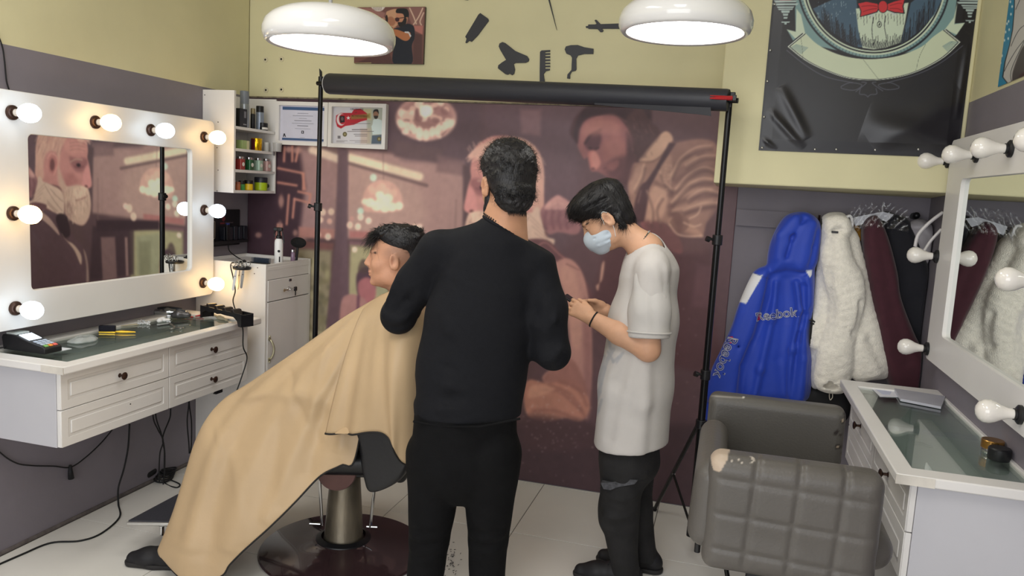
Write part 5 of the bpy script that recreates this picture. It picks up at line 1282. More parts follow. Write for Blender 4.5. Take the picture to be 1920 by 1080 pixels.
def browspots(P, R, sc, col=(40, 28, 24), lips=(176, 104, 92)):
    S_ = []
    for s in (1, -1):
        for q in range(5): S_.append((P(.094-.006*q, s*(.014+.009*q), .030+.003*(1-abs(q-2))), np.array((.012, .0075, .0045))*sc, col, .4, R))
    S_ += [(P(.096, 0, -.0565), np.array((.016, .022, .0058))*sc, lips, .35, R), (P(.094, 0, -.068), np.array((.016, .019, .0068))*sc, lips, .35, R)]
    S_ += [(P(-.006, s*.090, .003), np.array((.010, .010, .020))*sc, (142, 84, 66), .7, R, .8) for s in (1, -1)]+[(P(.100, s*.033, .012), np.array((.022, .018, .011))*sc, (120, 80, 66), .9, R, .6) for s in (1, -1)]  # shade of the ear hollows painted into skin; eye sockets tinted darker
    return S_

# ---------------------------------------------------------------- standing barber, seen from behind
def bp(px, py, Y): return at(px, py, Y=Y)
fb = nrm((-.34, .94, 0)); lb = nrm((-.94, -.34, 0))        # facing direction, his left
person1 = thing('person', 'person in black sweater and black jeans standing with back turned, cutting hair', 'person', (-.80, 2.46, 0))
hO = bp(950, 352, 2.50); hR = basis(nrm((-.62, .78, -.16)))
LS, RS = bp(822, 470, 2.47), bp(1003, 497, 2.52)
LE, RE = bp(748, 592, 2.50), bp(1036, 660, 2.50)
LW, RW = bp(772, 560, 2.70), bp(905, 590, 2.78)
NK = bp(943, 440, 2.49)
F = Field((-1.28, 2.22, -.002), (-.38, 3.0, 1.80), .0052)
P1 = head(F, hO, hR, 1.0, NK, (.056, .064))
F.chain([NK, bp(925, 520, 2.5), bp(880, 740, 2.47), bp(868, 800, 2.46)], [.07, .145, .13, .14], k=.05, flat=(fb, 1.5))
F.chain([LS, LE, LW], [.052, .044, .030], k=.02); F.chain([RS, RE, RW], [.052, .044, .030], k=.02)
hipL, hipR = bp(818, 850, 2.46), bp(922, 850, 2.48)
kL, kR = bp(805, 1010, 2.45), bp(915, 1010, 2.50)
aL, aR = np.array([kL[0]-.01, 2.42, .09]), np.array([kR[0]+.01, 2.50, .09])
F.chain([hipL, kL, aL], [.085, .055, .04], k=.03); F.chain([hipR, kR, aR], [.085, .055, .04], k=.03)
lh = nrm(np.array(bp(768, 500, 2.82))-LW); Rl = np.stack([lh, nrm(np.cross((0, 0, 1), lh))*-1, nrm(np.cross(lh, nrm(np.cross((0, 0, 1), lh))*-1))], 1)
hand(F, LW, Rl, 1.0, (.35, .45, .5, .55))
rh = nrm(np.array((-.75, .35, .55))); u_ = nrm(np.cross(rh, (0, 0, 1))); Rr_ = np.stack([rh, u_*-1, nrm(np.cross(rh, u_*-1))], 1)
TR_ = hand(F, RW, Rr_, 1.0, (.5, .7, .8, .85))
sk1 = (190, 142, 112)
spots = browspots(P1, hR, 1)+[(P1(.035, 0, -.078), (.062, .066, .048), (30, 24, 24), .25, hR), (P1(.07, 0, -.055), (.034, .040, .030), (36, 28, 27), .4, hR), (P1(.02, .05, -.045), (.016, .03, .04), (34, 27, 26), .4, hR),
         (P1(.09, 0, -.062), (.02, .02, .010), (150, 90, 80), .5, hR), (P1(-.08, 0, -.07), (.05, .07, .035), (120, 88, 70), 1.0, hR, .6)]
body1 = F.build('body', mSkin, person1, paint(sk1, spots), 1)
eyes(P1, hR, body1)
# short full beard as a thin shell
Fb = Field(P1(-.02, 0, -.06)-.13, P1(-.02, 0, -.06)+.16, .004)
Fb.ell(P1(.034, 0, -.078), (.066, .062, .048), hR, k=.02); Fb.ell(P1(.082, 0, -.098), (.022, .026, .022), hR, k=.02)
for s in (1, -1): Fb.cap(P1(-.002, s*.066, -.01), P1(.02, s*.056, -.07), .011, .018, k=.02)
Fb.wave(.0018, [300, 360, 420], 3); Fb.build('beard', mHair, person1)
# hair: thick curly top, cropped nape
F = Field(P1(-.02, 0, .03)-.17, P1(-.02, 0, .03)+.18, .004)
F.ell(P1(-.022, 0, .046), (.100, .083, .088), hR, k=.02)
F.ell(P1(-.02, 0, .085), (.095, .082, .066), hR, k=.03)
F.cut(P1(.086, 0, 0), hR@np.array([1, 0, -.15]), .01)
F.ell(P1(-.058, 0, -.030), (.055, .062, .060), hR, k=.02); F.ell(P1(-.066, 0, -.075), (.026, .044, .034), hR, k=.02)
F.cut(P1(.0, 0, -.035), hR@nrm(np.array([.75, 0, -1.0])), .012)
r_ = np.random.RandomState(5)
tuft = []
for k in range(760):
    a = r_.uniform(0, 2*PI); ph = math.acos(r_.uniform(-.75 if math.cos(a) < -.1 else .0, 1)); n_ = np.array([math.sin(ph)*math.cos(a), math.sin(ph)*math.sin(a), math.cos(ph)])
    c = np.array([-.02, 0, .062])+n_*np.array([.098, .082, .090]); c[0] += .012*(c[2] < 0); c *= np.array([1, 1, 1.08 if c[2] < .0 else 1]); p = P1(*c); tg = np.cross(n_, nrm(r_.normal(size=3))); q = p+hR@(n_*.005+tg*.013); F.cap(p, q, .0062, .0045, k=.004); tuft.append((q, hR@n_))
for s in (1, -1): F.ell(P1(-.012, s*.084, -.004), (.022, .016, .034), hR, k=.006, sub=True)
for k in range(300):
    a = r_.uniform(PI*.5, PI*1.5); ph = math.acos(r_.uniform(-.95, .3)); n_ = np.array([math.sin(ph)*math.cos(a), math.sin(ph)*math.sin(a), math.cos(ph)]); c = np.array([-.058, 0, -.030])+n_*np.array([.057, .064, .060])
    if c[2] < -.088: continue
    p = P1(*c); tg = np.cross(n_, nrm(r_.normal(size=3))); q = p+hR@(n_*.003+tg*.010); F.cap(p, q, .0052, .004, k=.004)
    if c[2] > -.05: tuft.append((q, hR@n_))
F.ell(P1(-.050, 0, .010), (.066, .076, .062), hR, k=.02)
hair1 = F.build('hair', mHair, person1)
strands('hair_strands', [t[0] for t in tuft], [t[1] for t in tuft], .020, 2600, .0009, mHair, hair1, .009, 1.2, 2, .2, .9)
rt2 = [P1(-.080-.006*math.cos(a), .034*math.sin(a), -.085) for a in np.linspace(-1.2, 1.2, 30)]
strands('nape_hair', rt2, [hR@np.array([-.3, 0, -1.0])]*len(rt2), .018, 200, .0008, mHair, hair1, .001, 0, 4, .1, .2)
# sweater
F = Field((-1.30, 2.20, .72), (-.38, 3.02, 1.56), .0052)
spine = [bp(938, 462, 2.48), bp(925, 515, 2.49), bp(903, 600, 2.48), bp(884, 690, 2.47), bp(877, 770, 2.46)]
F.chain(spine, [.095, .165, .178, .178, .182], k=.04, flat=(fb, 1.55))
F.cap(bp(858, 462, 2.48), bp(985, 482, 2.51), .050, .052, k=.05)
F.cap(bp(940, 446, 2.49), bp(842, 470, 2.48), .050, .055, k=.05); F.cap(bp(945, 446, 2.49), bp(995, 492, 2.52), .050, .056, k=.05)
F.chain([LS, (LS+LE)/2+np.array([-.008, 0, .0]), LE], [.072, .066, .060], k=.03); F.chain([LE, (LE+LW)/2, LW-.02*nrm(LW-LE)], [.060, .056, .042], k=.02)
F.chain([RS, (RS+RE)/2+np.array([.01, 0, 0]), RE], [.068, .064, .058], k=.03); F.chain([RE, (RE+RW)/2, RW-.02*nrm(RW-RE)], [.058, .052, .040], k=.02)
F.cap(NK+np.array([0, 0, -.03]), NK+np.array([-.006, .004, .016]), .084, .066, k=.03); F.cut(bp(877, 778, 2.46), (0.05, 0, -1), .010)
F.cut(NK+np.array([0, 0, .026]), (.42, .1, .9), .006)
# ribbed hem and folds
for (L, w, a) in (([(770, 752), (830, 768), (900, 770), (985, 752)], .012, .004), ([(775, 735), (850, 750), (930, 752), (985, 735)], .010, -.004), ([(782, 700), (840, 725), (900, 738)], .012, .004), ([(985, 700), (940, 728), (880, 742)], .012, .005),
                  ([(790, 660), (840, 690), (880, 715)], .010, -.003), ([(970, 640), (930, 690), (890, 715)], .012, -.0035), ([(1000, 610), (950, 640), (900, 650)], .014, .003), ([(800, 560), (840, 620), (880, 660)], .016, .0035),
                  ([(1005, 520), (1000, 580), (975, 640)], .014, -.006), ([(812, 500), (808, 560), (800, 600)], .012, -.007), ([(835, 455), (828, 500), (815, 540)], .010, .003),
                  ([(770, 500), (740, 540), (722, 560)], .010, .004), ([(800, 520), (765, 560), (735, 590)], .010, -.004), ([(720, 590), (750, 600), (785, 590)], .010, .005), ([(715, 610), (745, 618), (780, 612)], .008, -.004),
                  ([(790, 480), (750, 520), (715, 580)], .008, .003), ([(1060, 560), (1040, 600), (1020, 620)], .010, .004), ([(1065, 620), (1040, 640), (1010, 650)], .010, -.004), ([(1060, 650), (1035, 672), (1010, 680)], .009, .004)):
    F.fold([bp(x, y, 2.46-.13 if 790 < x < 995 else 2.44) for x, y in L], w*1.6, a*1.7)
F.wave(.0022, [26, 34, 45], 8, (1, 1, .6))
swt = F.build('sweater', mSweat, person1)
nk = [NK+np.array([.064*math.cos(a), .064*math.sin(a), .026-.030*math.cos(a)-.007*math.sin(a)]) for a in np.linspace(0, 2*PI, 33)]
MB().tube(nk, .0080, 8).build('collar', mSweat, swt, angle=180)
# trousers
F = Field((-1.16, 2.24, .02), (-.46, 2.72, .92), .0055)
F.cap(bp(872, 775, 2.46), bp(870, 850, 2.46), .175, .185, k=.03, flat=(fb, 1.55))
F.chain([bp(818, 850, 2.45), kL, np.array([kL[0]-.012, 2.43, .05])], [.105, .072, .054], k=.012); F.chain([bp(922, 850, 2.47), kR, np.array([kR[0]+.012, 2.50, .05])], [.105, .070, .054], k=.012)
F.cut((0, 0, .88), (0, 0, 1), .008); F.cut((0, 0, .045), (0, 0, -1), .006)
for (c, rr0) in ((kL, .07), (kR, .068)):
    for i, dz in enumerate((-.02, .005, .03, .055, -.05)):
        F.fold([c+np.array([-.075, -.06, dz+.01*(i % 2)]), c+np.array([0, -.085, dz]), c+np.array([.075, -.05, dz+.012])], .014, .005 if i % 2 == 0 else -.004)
F.fold([bp(872, 800, 2.32), bp(868, 900, 2.33)], .012, -.006)
F.fold([bp(782, 815, 2.33), bp(860, 830, 2.33)], .006, -.003); F.fold([bp(900, 828, 2.33), bp(975, 805, 2.33)], .006, -.003)
F.wave(.002, [30, 44], 2)
tr1 = F.build('trousers', mJean, person1)
MB().tube([bp(x, y, 2.34) for x, y in ((775, 790), (830, 800), (900, 800), (975, 785))], .004, 6).build('belt_loop_seam', mJean, tr1)
def shoe(c, d, L=.28, name='shoe', m='rubber', par=None, lace=True):
    d = nrm(d); s = np.array([-d[1], d[0], 0]); u = np.array([0, 0, 1.0])
    F = Field(c-np.array([.2, .2, .02]), c+np.array([.2, .2, .15]), .004)
    F.chain([c-d*L*.36+u*.04, c-d*L*.1+u*.045, c+d*L*.18+u*.032, c+d*L*.40+u*.026], [.038, .040, .040, .030], k=.03)
    F.cap(c-d*L*.30+u*.06, c-d*L*.25+u*.10, .038, .034, k=.02); F.cut(c+u*.012, (0, 0, -1), .006)
    o = F.build(name, mat('shoe_upper', (26, 25, 28), .6, var=.2, bump=.2), par)
    S_ = Field(c-np.array([.2, .2, .02]), c+np.array([.2, .2, .05]), .004)
    S_.chain([c-d*L*.36+u*.018, c+d*L*.05+u*.018, c+d*L*.40+u*.018], [.042, .043, .036], k=.02, flat=None); S_.cut(c+u*.022, u, .004); S_.cut(c+u*.001, -u, .004)
    S_.build('sole', mat('shoe_sole', (40, 38, 38), .7), o)
    if lace:
        mb = MB()
        for i in range(4):
            q = c+d*L*(-.02+.07*i)+u*(.088-.010*i); mb.tube([q-s*.022-u*.008, q, q+s*.022+d*.01-u*.008], .0028, 6)
        mb.build('laces', mat('laces_black', (34, 33, 36), .8), o)
    return o
shoe(np.array([aL[0]-.01, 2.50, 0]), (-.35, 1, 0), par=person1); shoe(np.array([aR[0], 2.57, 0]), (-.15, 1, 0), par=person1)
# bead necklace and scissors in the right hand
nb = MB()
for a in np.linspace(0, 2*PI, 46)[:-1]: nb.sphere(NK+np.array([.066*math.cos(a), .066*math.sin(a), .036-.031*math.cos(a)-.007*math.sin(a)]), .0042, 8)
nb.build('bead_necklace', mat('dark_beads', (40, 26, 22), .3), person1)
sc_ = scissors(tuple(RW+rh*.13+np.array([0, .0, .0])), 1.2, .9, 'scissors held in the standing barber\'s right hand')

# ---------------------------------------------------------------- young man in white t-shirt, masked, looking at a phone
def yp(px, py, Y): return at(px, py, Y=Y)
fy = nrm((-1, -.04, 0))
person2 = thing('person', 'young person in white t-shirt and face mask looking down at a phone', 'person', (-.33, 3.16, 0))
hO = yp(1137, 412, 3.10); hR = basis(nrm((-.78, -.09, -.58)), (-.2, 0, 1))
NK = yp(1212, 468, 3.12)
F = Field((-.84, 2.82, -.002), (.0, 3.46, 1.78), .0045)
P2 = head(F, hO, hR, .98, NK, (.052, .056), jaw=.95)
SN, SF_ = yp(1222, 512, 3.0), yp(1215, 505, 3.30)
EN = yp(1215, 655, 2.97); WN = yp(1108, 596, 2.99); EF = yp(1195, 640, 3.27); WF = yp(1135, 582, 3.14)
F.chain([NK, yp(1215, 540, 3.14), yp(1190, 800, 3.15)], [.06, .085, .10], k=.04, flat=((0, 1, 0), .8))
F.chain([SN, EN], [.056, .045], k=.02); F.chain([EN, (EN+WN)/2, WN], [.046, .042, .029], k=.02)
F.chain([SF_, EF, WF], [.05, .042, .028], k=.02)
hn, hf = yp(1170, 850, 3.08), yp(1185, 850, 3.24)
kn, kf = yp(1165, 955, 3.08), yp(1188, 950, 3.24)
an, af = np.array([-.30, 3.11, .08]), np.array([-.24, 3.27, .08])
F.chain([hn, kn, an], [.08, .052, .036], k=.03); F.chain([hf, kf, af], [.08, .052, .036], k=.03)
hx = nrm(yp(1072, 575, 3.00)-WN); Rn = np.stack([hx, nrm(np.cross(hx, (0, -1, 0)))*1.0, np.array([0, -1.0, 0])], 1); Rn[:, 1] = nrm(np.cross(Rn[:, 2], Rn[:, 0])); 
if Rn[2, 1] < 0: Rn[:, 1] *= -1
Rn[:, 2] = nrm(np.array([0, -1, .25])); Rn[:, 2] -= Rn[:, 0]*(Rn[:, 2]@Rn[:, 0]); Rn[:, 2] = nrm(Rn[:, 2]); Rn[:, 1] = np.cross(Rn[:, 2], Rn[:, 0]); Rn[:, 1] *= np.sign(Rn[2, 1])
hand(F, WN, Rn, .96, (.55, .75, .85, .9), thumb=(.9, .35, -.35), spread=.0)
hx2 = nrm(yp(1085, 572, 3.10)-WF); Rf = np.zeros((3, 3)); Rf[:, 0] = hx2; Rf[:, 2] = nrm(np.array([0, 1, .2])-hx2*(np.array([0, 1, .2])@hx2)); Rf[:, 1] = np.cross(Rf[:, 2], Rf[:, 0]); Rf[:, 1] *= np.sign(Rf[2, 1])
hand(F, WF, Rf, .96, (.5, .7, .8, .85), thumb=(.9, .35, -.35), spread=.0)
sk2 = (206, 160, 130)
body2 = F.build('body', mSkin, person2, paint(sk2, browspots(P2, hR, .98, (34, 26, 26))+[(P2(.09, .0, -.03), (.03, .02, .02), (196, 140, 120), .8, hR), (EN, (.07, .07, .07), (190, 132, 100), 1, None, .5)]), 1)
eyes(P2, hR, body2, .82, (.9, 0, -.6))
# eyelids: thin dark lash lines over each eye
for s in (1, -1): MB().tube([P2(.0885-.004*abs(q), s*(.031+.0105*q), .0105-.002*abs(q)) for q in (-1, -.5, 0, .5, 1)], .0014, 6).build('lashes', mIris, body2, angle=180)
# hair swept forward
F = Field(P2(0, 0, .04)-.19, P2(0, 0, .04)+.19, .004)
F.ell(P2(-.022, 0, .045), (.099, .083, .084), hR, k=.02)
F.ell(P2(-.018, 0, .098), (.104, .082, .060), hR, k=.03)
F.ell(P2(.045, 0, .092), (.060, .072, .048), hR, k=.03)
F.ell(P2(.082, .0, .098), (.034, .052, .034), hR, k=.02)
F.cut(P2(-.05, 0, -.050), hR@nrm(np.array([-.05, 0, -1])), .012)
F.cut(P2(.02, 0, .018), hR@nrm(np.array([.34, 0, -1.0])), .008); F.ell(P2(-.066, 0, .000), (.046, .068, .056), hR, k=.02); F.ell(P2(-.072, 0, -.042), (.030, .052, .030), hR, k=.02)
F.cap(P2(-.045, .062, -.02), P2(-.050, .058, -.062), .018, .008, k=.01); F.cap(P2(-.045, -.062, -.02), P2(-.050, -.058, -.062), .018, .008, k=.01)
F.cap(P2(.004, .078, .03), P2(.008, .079, .002), .010, .005, k=.008); F.cap(P2(.004, -.078, .03), P2(.008, -.079, .002), .010, .005, k=.008)
for s in (1, -1): F.ell(P2(-.010, s*.088, -.002), (.020, .014, .030), hR, k=.004, sub=True)
r_ = np.random.RandomState(11)
for k in range(26):      # long combed locks running from crown to fringe
    y = r_.uniform(-.07, .07); z0 = .13-.5*abs(y)*abs(y)/.07; F.fold([P2(-.08, y*.6, z0-.02), P2(-.02, y, z0+.010), P2(.05, y*1.0, z0), P2(.108, y*.8, z0-.04)], .006, .0038*(1 if k % 2 else -1))
for k in range(12):
    z = r_.uniform(.0, .10); F.fold([P2(-.10, .03, z-.01), P2(-.04, .085, z), P2(.05, .082, z+.01)], .006, .003*(1 if k % 2 else -1)); 
hair2 = F.build('hair', mHair, person2)
def surf_strands(name, o, flow, n, L, r0, seed, keep=lambda v: True):
    R_ = np.random.RandomState(seed); me = o.data; k = len(me.vertices); co = np.zeros(k*3, np.float32); me.vertices.foreach_get('co', co); co = co.reshape(-1, 3).astype(float)
    no = np.zeros(k*3, np.float32); me.vertices.foreach_get('normal', no); no = no.reshape(-1, 3).astype(float); rt, dr = [], []
    for i in R_.randint(0, k, n*2):
        if len(rt) >= n: break
        if not keep(co[i]): continue
        f = flow(co[i])+R_.normal(0, .25, 3); f = f-no[i]*(f@no[i]); rt.append(co[i]-no[i]*.001); dr.append(nrm(nrm(f)+no[i]*.13))
    strands(name, rt, dr, L, n, r0, mHair, o, .002, .3, seed, .25, .08)
surf_strands('hair_strands', hair2, lambda p: hR@np.array([1., 0, -.35]) if (p-P2(0, 0, 0))@hR[:, 0] > -.05 else hR@np.array([.0, 0, -1.]), 3200, .032, .0008, 21)
rts = [P2(-.03-.03*r_.rand(), s*(.045+.03*r_.rand()), -.045) for s in (1, -1) for _ in range(14)]+[P2(-.085, .05*(r_.rand()-.5), -.045) for _ in range(10)]
strands('nape_hair', rts, [hR@np.array([-.1, 0, -1.0])]*len(rts), .026, 320, .0009, mHair, hair2, .002, 0, 4, .1, .22)
# surgical mask: pleated shell with ear loops
F = Field(P2(.07, 0, -.05)-.12, P2(.07, 0, -.05)+.12, .0032)
F.ell(P2(.043, 0, -.054), (.080, .070, .056), hR, k=.01); F.ell(P2(.090, 0, -.030), (.030, .026, .026), hR, k=.03); F.ell(P2(.075, 0, -.09), (.028, .034, .022), hR, k=.02)
F.cut(P2(.0, 0, 0), hR@nrm(np.array([-1, 0, .18])), .006); F.cut(P2(.05, 0, -.002), hR@nrm(np.array([-.28, 0, 1])), .006)
for z in (-.03, -.052, -.074): F.fold([P2(.02, .068, z-.012), P2(.075, .058, z), P2(.118, 0, z+.004), P2(.075, -.058, z), P2(.02, -.068, z-.012)], .005, .0028)
for z in (-.04, -.063): F.fold([P2(.02, .068, z-.012), P2(.075, .058, z), P2(.118, 0, z+.004), P2(.075, -.058, z), P2(.02, -.068, z-.012)], .0045, -.0026)
mk = F.build('face_mask', mMask, person2)
lm = MB()
for s in (1, -1):
    lm.tube(catmull([P2(.014, s*.070, -.014), P2(.010, s*.078, .0), P2(.006, s*.083, .022), P2(-.008, s*.088, .032), P2(-.022, s*.088, .02)]), .0014, 6)
    lm.tube(catmull([P2(.002, s*.066, -.078), P2(-.010, s*.074, -.05), P2(-.016, s*.082, -.028)]), .0014, 6)
lm.build('ear_loops', mat('white_elastic', (225, 225, 222), .7), mk, angle=180)
# t-shirt
F = Field((-.60, 2.80, .50), (.06, 3.48, 1.52), .0055)
fl_ = ((0, 1, 0), .78)
F.chain([yp(1212, 470, 3.14), yp(1218, 510, 3.14), yp(1207, 600, 3.14), yp(1192, 720, 3.14), yp(1181, 850, 3.13)], [.075, .108, .135, .146, .152], k=.04, flat=fl_)
F.cap(yp(1226, 492, 3.03), yp(1220, 490, 3.26), .052, k=.04)
F.cap(SN, SN+(EN-SN)*.3, .066, .066, k=.03); F.cap(SF_, SF_+(EF-SF_)*.3, .062, .062, k=.03)
u1 = nrm(EN-SN); cpt = SN+(EN-SN)*.70
hv = F
# only the sleeve end is cut: remove a ball-free slab near the elbow
F.cap(P2(-.03, 0, -.09), NK+(NK-P2(-.03, 0, -.09))*.10, .056, .064, k=.006, sub=True)
hz = yp(1180, 846, 3.0)[2]; F.cut((-.30, 0, hz), (.12, 0, -1), .006)
for (L, w, a) in (([(1185, 500), (1178, 540), (1176, 575)], .012, -.007), ([(1250, 480), (1262, 560), (1268, 660)], .014, .006), ([(1245, 500), (1252, 600), (1255, 700)], .012, -.006), ([(1232, 520), (1246, 560), (1248, 600)], .010, .004),
                  ([(1165, 520), (1150, 600), (1135, 700)], .016, .006), ([(1180, 640), (1160, 720), (1140, 820)], .016, -.006), ([(1215, 690), (1210, 760), (1200, 840)], .018, .006), ([(1240, 690), (1235, 780), (1228, 850)], .016, -.006),
                  ([(1255, 700), (1250, 780), (1240, 850)], .016, .006), ([(1130, 700), (1122, 780), (1118, 830)], .012, .005), ([(1170, 478), (1200, 470), (1235, 478)], .008, .003), ([(1178, 560), (1210, 575), (1240, 590)], .006, .003), ([(1200, 620), (1230, 640), (1255, 650)], .012, .005)):
    F.fold([yp(x, y, 2.96 if y > 600 else 2.95) for x, y in L], w*1.7, a*1.7)
F.wave(.002, [24, 33, 41], 5, (1, 1, .5))
grey = (168, 168, 172)
def teecol(V):
    c = np.tile(lin((196, 191, 187)), (len(V), 1)); x, y = proj(V)
    front = V[:, 1] < 3.14
    for (pts, w) in (([(1150, 655), (1140, 672), (1133, 690), (1128, 705)], 5), ([(1140, 660), (1150, 678), (1160, 670), (1168, 662)], 4), ([(1133, 668), (1128, 690), (1120, 715)], 4), ([(1165, 668), (1156, 680)], 3), ([(1127, 712), (1124, 735), (1119, 750)], 5), ([(1136, 690), (1128, 720), (1121, 732)], 3), ([(1128, 750), (1122, 770), (1116, 782)], 4), ([(1142, 640), (1145, 655)], 4)):
        for i in range(len(pts)-1):
            a_, b_ = np.array(pts[i]), np.array(pts[i+1]); e_ = b_-a_; t = np.clip(((x-a_[0])*e_[0]+(y-a_[1])*e_[1])/(e_@e_), 0, 1)
            d = np.hypot(x-a_[0]-t*e_[0], y-a_[1]-t*e_[1]); al = (np.clip((w-d)/2.5, 0, 1)*front*.8)[:, None]; c = c*(1-al)+lin(grey)*al
    return c
mTeeP = mat('white_cotton_print', (194, 190, 186), .85, var=.04, scale=12, bump=.15, bscale=400, attr=True)
tee = F.build('t_shirt', mTeeP, person2, teecol)
a0 = EN-u1*.045
FS = Field(np.minimum(SN, EN)-.13, np.maximum(SN, EN)+.13, .005)
FS.chain([SN+np.array([0, .01, 0]), SN+(EN-SN)*.5, EN], [.066, .077, .084], k=.03); FS.cut(a0, u1, .006)
FS.fold([SN+np.array([-.06, -.03, -.02]), SN+(EN-SN)*.5+np.array([-.03, -.07, 0])], .02, .005); FS.fold([SN+np.array([.0, -.07, -.02]), SN+(EN-SN)*.7+np.array([.03, -.08, 0])], .016, -.005); FS.wave(.002, [30, 42], 3)
FS.build('sleeve', mTee, tee)
FS = Field(np.minimum(SF_, EF)-.13, np.maximum(SF_, EF)+.13, .006); FS.chain([SF_, EF], [.064, .08], k=.03); FS.cut(EF-nrm(EF-SF_)*.05, nrm(EF-SF_), .006); FS.build('sleeve', mTee, tee)
U_, V_, _ = frame_of(u1)
MB().tube([a0-u1*.022+.0835*(math.cos(a)*U_+math.sin(a)*V_) for a in np.linspace(0, 2*PI, 37)], .004, 8).build('sleeve_hem', mTee, tee, angle=180)
# trousers with torn knee
F = Field((-.62, 2.86, .03), (.02, 3.46, .80), .0055)
F.cap(yp(1182, 800, 3.14), yp(1180, 860, 3.14), .115, .125, k=.03, flat=((0, 1, 0), .8))
F.chain([yp(1172, 862, 3.07), kn+np.array([-.01, 0, 0]), an+np.array([0, 0, -.02])], [.100, .078, .056], k=.03); F.chain([hf, kf, af+np.array([0, 0, -.02])], [.098, .076, .056], k=.03)
F.ell(kn+np.array([-.035, -.0, -.05]), (.05, .06, .05), k=.03)
F.cut((0, 0, .05), (0, 0, -1), .006); F.cut((0, 0, .78), (0, 0, 1), .006)
for i in range(10):
    z = .10+.045*i; F.fold([(-.40, 3.0, z), (-.32, 2.99, z+.02*(i % 3-1)), (-.24, 3.02, z+.02)], .014, .006*(1 if i % 2 else -1))
F.fold([yp(1122, 985, 3.0), yp(1150, 990, 2.99), yp(1215, 978, 3.0)], .014, -.010)
F.wave(.0025, [28, 40], 4)
tr2 = F.build('trousers', mat('washed_black_denim', (30, 29, 30), .8, var=.35, scale=14, bump=.3, bscale=300), person2)
kt = [yp(x, y, 2.985) for x, y in ((1127, 905), (1150, 903), (1175, 897), (1196, 900), (1190, 907), (1160, 912), (1145, 918), (1132, 916))]
q = MB(); q.v = [p+np.array([0, -.006, 0]) for p in kt]+[p+np.array([0, .03, 0]) for p in kt]; n_ = len(kt); q.f = [tuple(range(n_))]+[(i, i+n_, (i+1) % n_+n_, (i+1) % n_) for i in range(n_)]
q.build('knee_tear', mat('frayed_threads', (74, 74, 78), .9, var=.4, scale=80), tr2)
shoe(np.array([-.37, 3.12, 0]), (-1, -.05, 0), .29, par=person2); shoe(np.array([-.30, 3.28, 0]), (-1, .05, 0), .29, par=person2)
# silver chain, wrist band
ch = MB(); na = nrm(hO-NK); nu_c, nv_c, _ = frame_of(na); cc0 = NK+na*.036; cpts = [cc0+.0650*(math.cos(a)*nu_c+math.sin(a)*nv_c) for a in np.linspace(0, 2*PI, 73)]
for i in range(0, 72): ch.tube([cpts[i], cpts[(i+1) % 72]], .0034 if i % 2 else .0022, 6)
ch.build('silver_chain', M['chrome'], person2)
wd = nrm(EN-WN); U_, V_, _ = frame_of(wd); wb_c = WN+wd*.012
MB().tube([wb_c+.0305*(math.cos(a)*U_+math.sin(a)*V_) for a in np.linspace(0, 2*PI, 33)], .0034, 8).build('wrist_band', M['rubber'], person2, angle=180)
# phone between the hands
pc_ = (yp(1082, 572, 3.02)+yp(1090, 574, 3.10))/2
ph = thing('phone', 'dark phone held in both hands by the masked young person', 'phone', tuple(pc_))
Rp = basis(nrm((-.85, 0, .5)), (-.5, 0, .85)); 
def slab(mb, c, R, sx, sy, sz):
    b = len(mb.v); mb.box(-sx, sx, -sy, sy, -sz, sz)
    for i in range(b, len(mb.v)): mb.v[i] = c+R@mb.v[i]
    return mb
slab(MB(), pc_, Rp, .072, .036, .004).build('phone_body', M['black'], ph, bevel=.002)
slab(MB(), pc_+Rp[:, 2]*.0045, Rp, .068, .033, .0004).build('phone_screen', mat('phone_screen', (20, 24, 30), .08), ph)

# ---------------------------------------------------------------- seated client
person3 = thing('person', 'seated person with faded dark hair in the barber chair under the tan cape', 'person', (-1.52, 2.9, 0))
D3 = nrm((-.93, -.36, 0)); S3 = np.array([-D3[1], D3[0], 0])     # forward, his left is S3
hO = at(738, 487, Y=2.92); hR = basis(nrm((-.95, -.30, .03)))
NK3 = hO+np.array([.075, .01, -.235])
PV = np.array([-1.40, 2.93, .60])
F = Field((-2.36, 2.38, -.002), (-1.02, 3.30, 1.52), .0052)
P3 = head(F, hO, hR, 1.0, NK3, (.055, .062))
F.chain([NK3, NK3+np.array([-.01, 0, -.14]), PV], [.07, .15, .15], k=.05)
SH = [NK3+S3*s*.14+np.array([0, 0, -.06]) for s in (1, -1)]
L3, R3 = SH   # S3 side = his left = towards the camera
for i, s in enumerate((1, -1)):
    el = SH[i]+np.array([-.03, 0, -.27])-S3*s*.01; wr = el+D3*.22+np.array([0, 0, -.03])-S3*s*.10
    F.chain([SH[i], el, wr], [.055, .045, .03], k=.02)
    hh = np.stack([D3, -S3*s, np.array([0, 0, 1.0])], 1); hand(F, wr, hh, 1, (.25, .3, .3, .35))
    hp_ = PV+S3*s*.09; kne = np.array(at(416, 838, Y=2.72)) if s > 0 else np.array(at(416, 838, Y=2.72))-S3*.22; ft = np.array([-2.06, 2.60, .09]) if s > 0 else np.array([-2.16, 2.80, .24])
    kne[2] = .49
    F.chain([hp_, kne, ft], [.085, .058, .04], k=.03)
sk3 = (196, 146, 118)
sp3 = browspots(P3, hR, 1, (44, 34, 32), (168, 104, 96))+[(P3(-.035, 0, .040), (.115, .11, .062), (58, 50, 50), .9, hR, .95), (P3(-.045, 0, .0), (.075, .10, .06), (110, 88, 80), .9, hR, .6), (P3(.03, 0, -.088), (.058, .062, .036), (150, 110, 94), .6, hR, .7), (P3(.092, 0, -.045), (.018, .024, .008), (80, 60, 54), .6, hR, .8),
      (P3(-.03, 0, .03), (.098, .10, .075), (112, 88, 78), .6, hR, .8), (P3(-.07, 0, -.04), (.06, .08, .06), (128, 98, 84), .8, hR, .75)]
body3 = F.build('body', mSkin, person3, paint(sk3, sp3), 1)
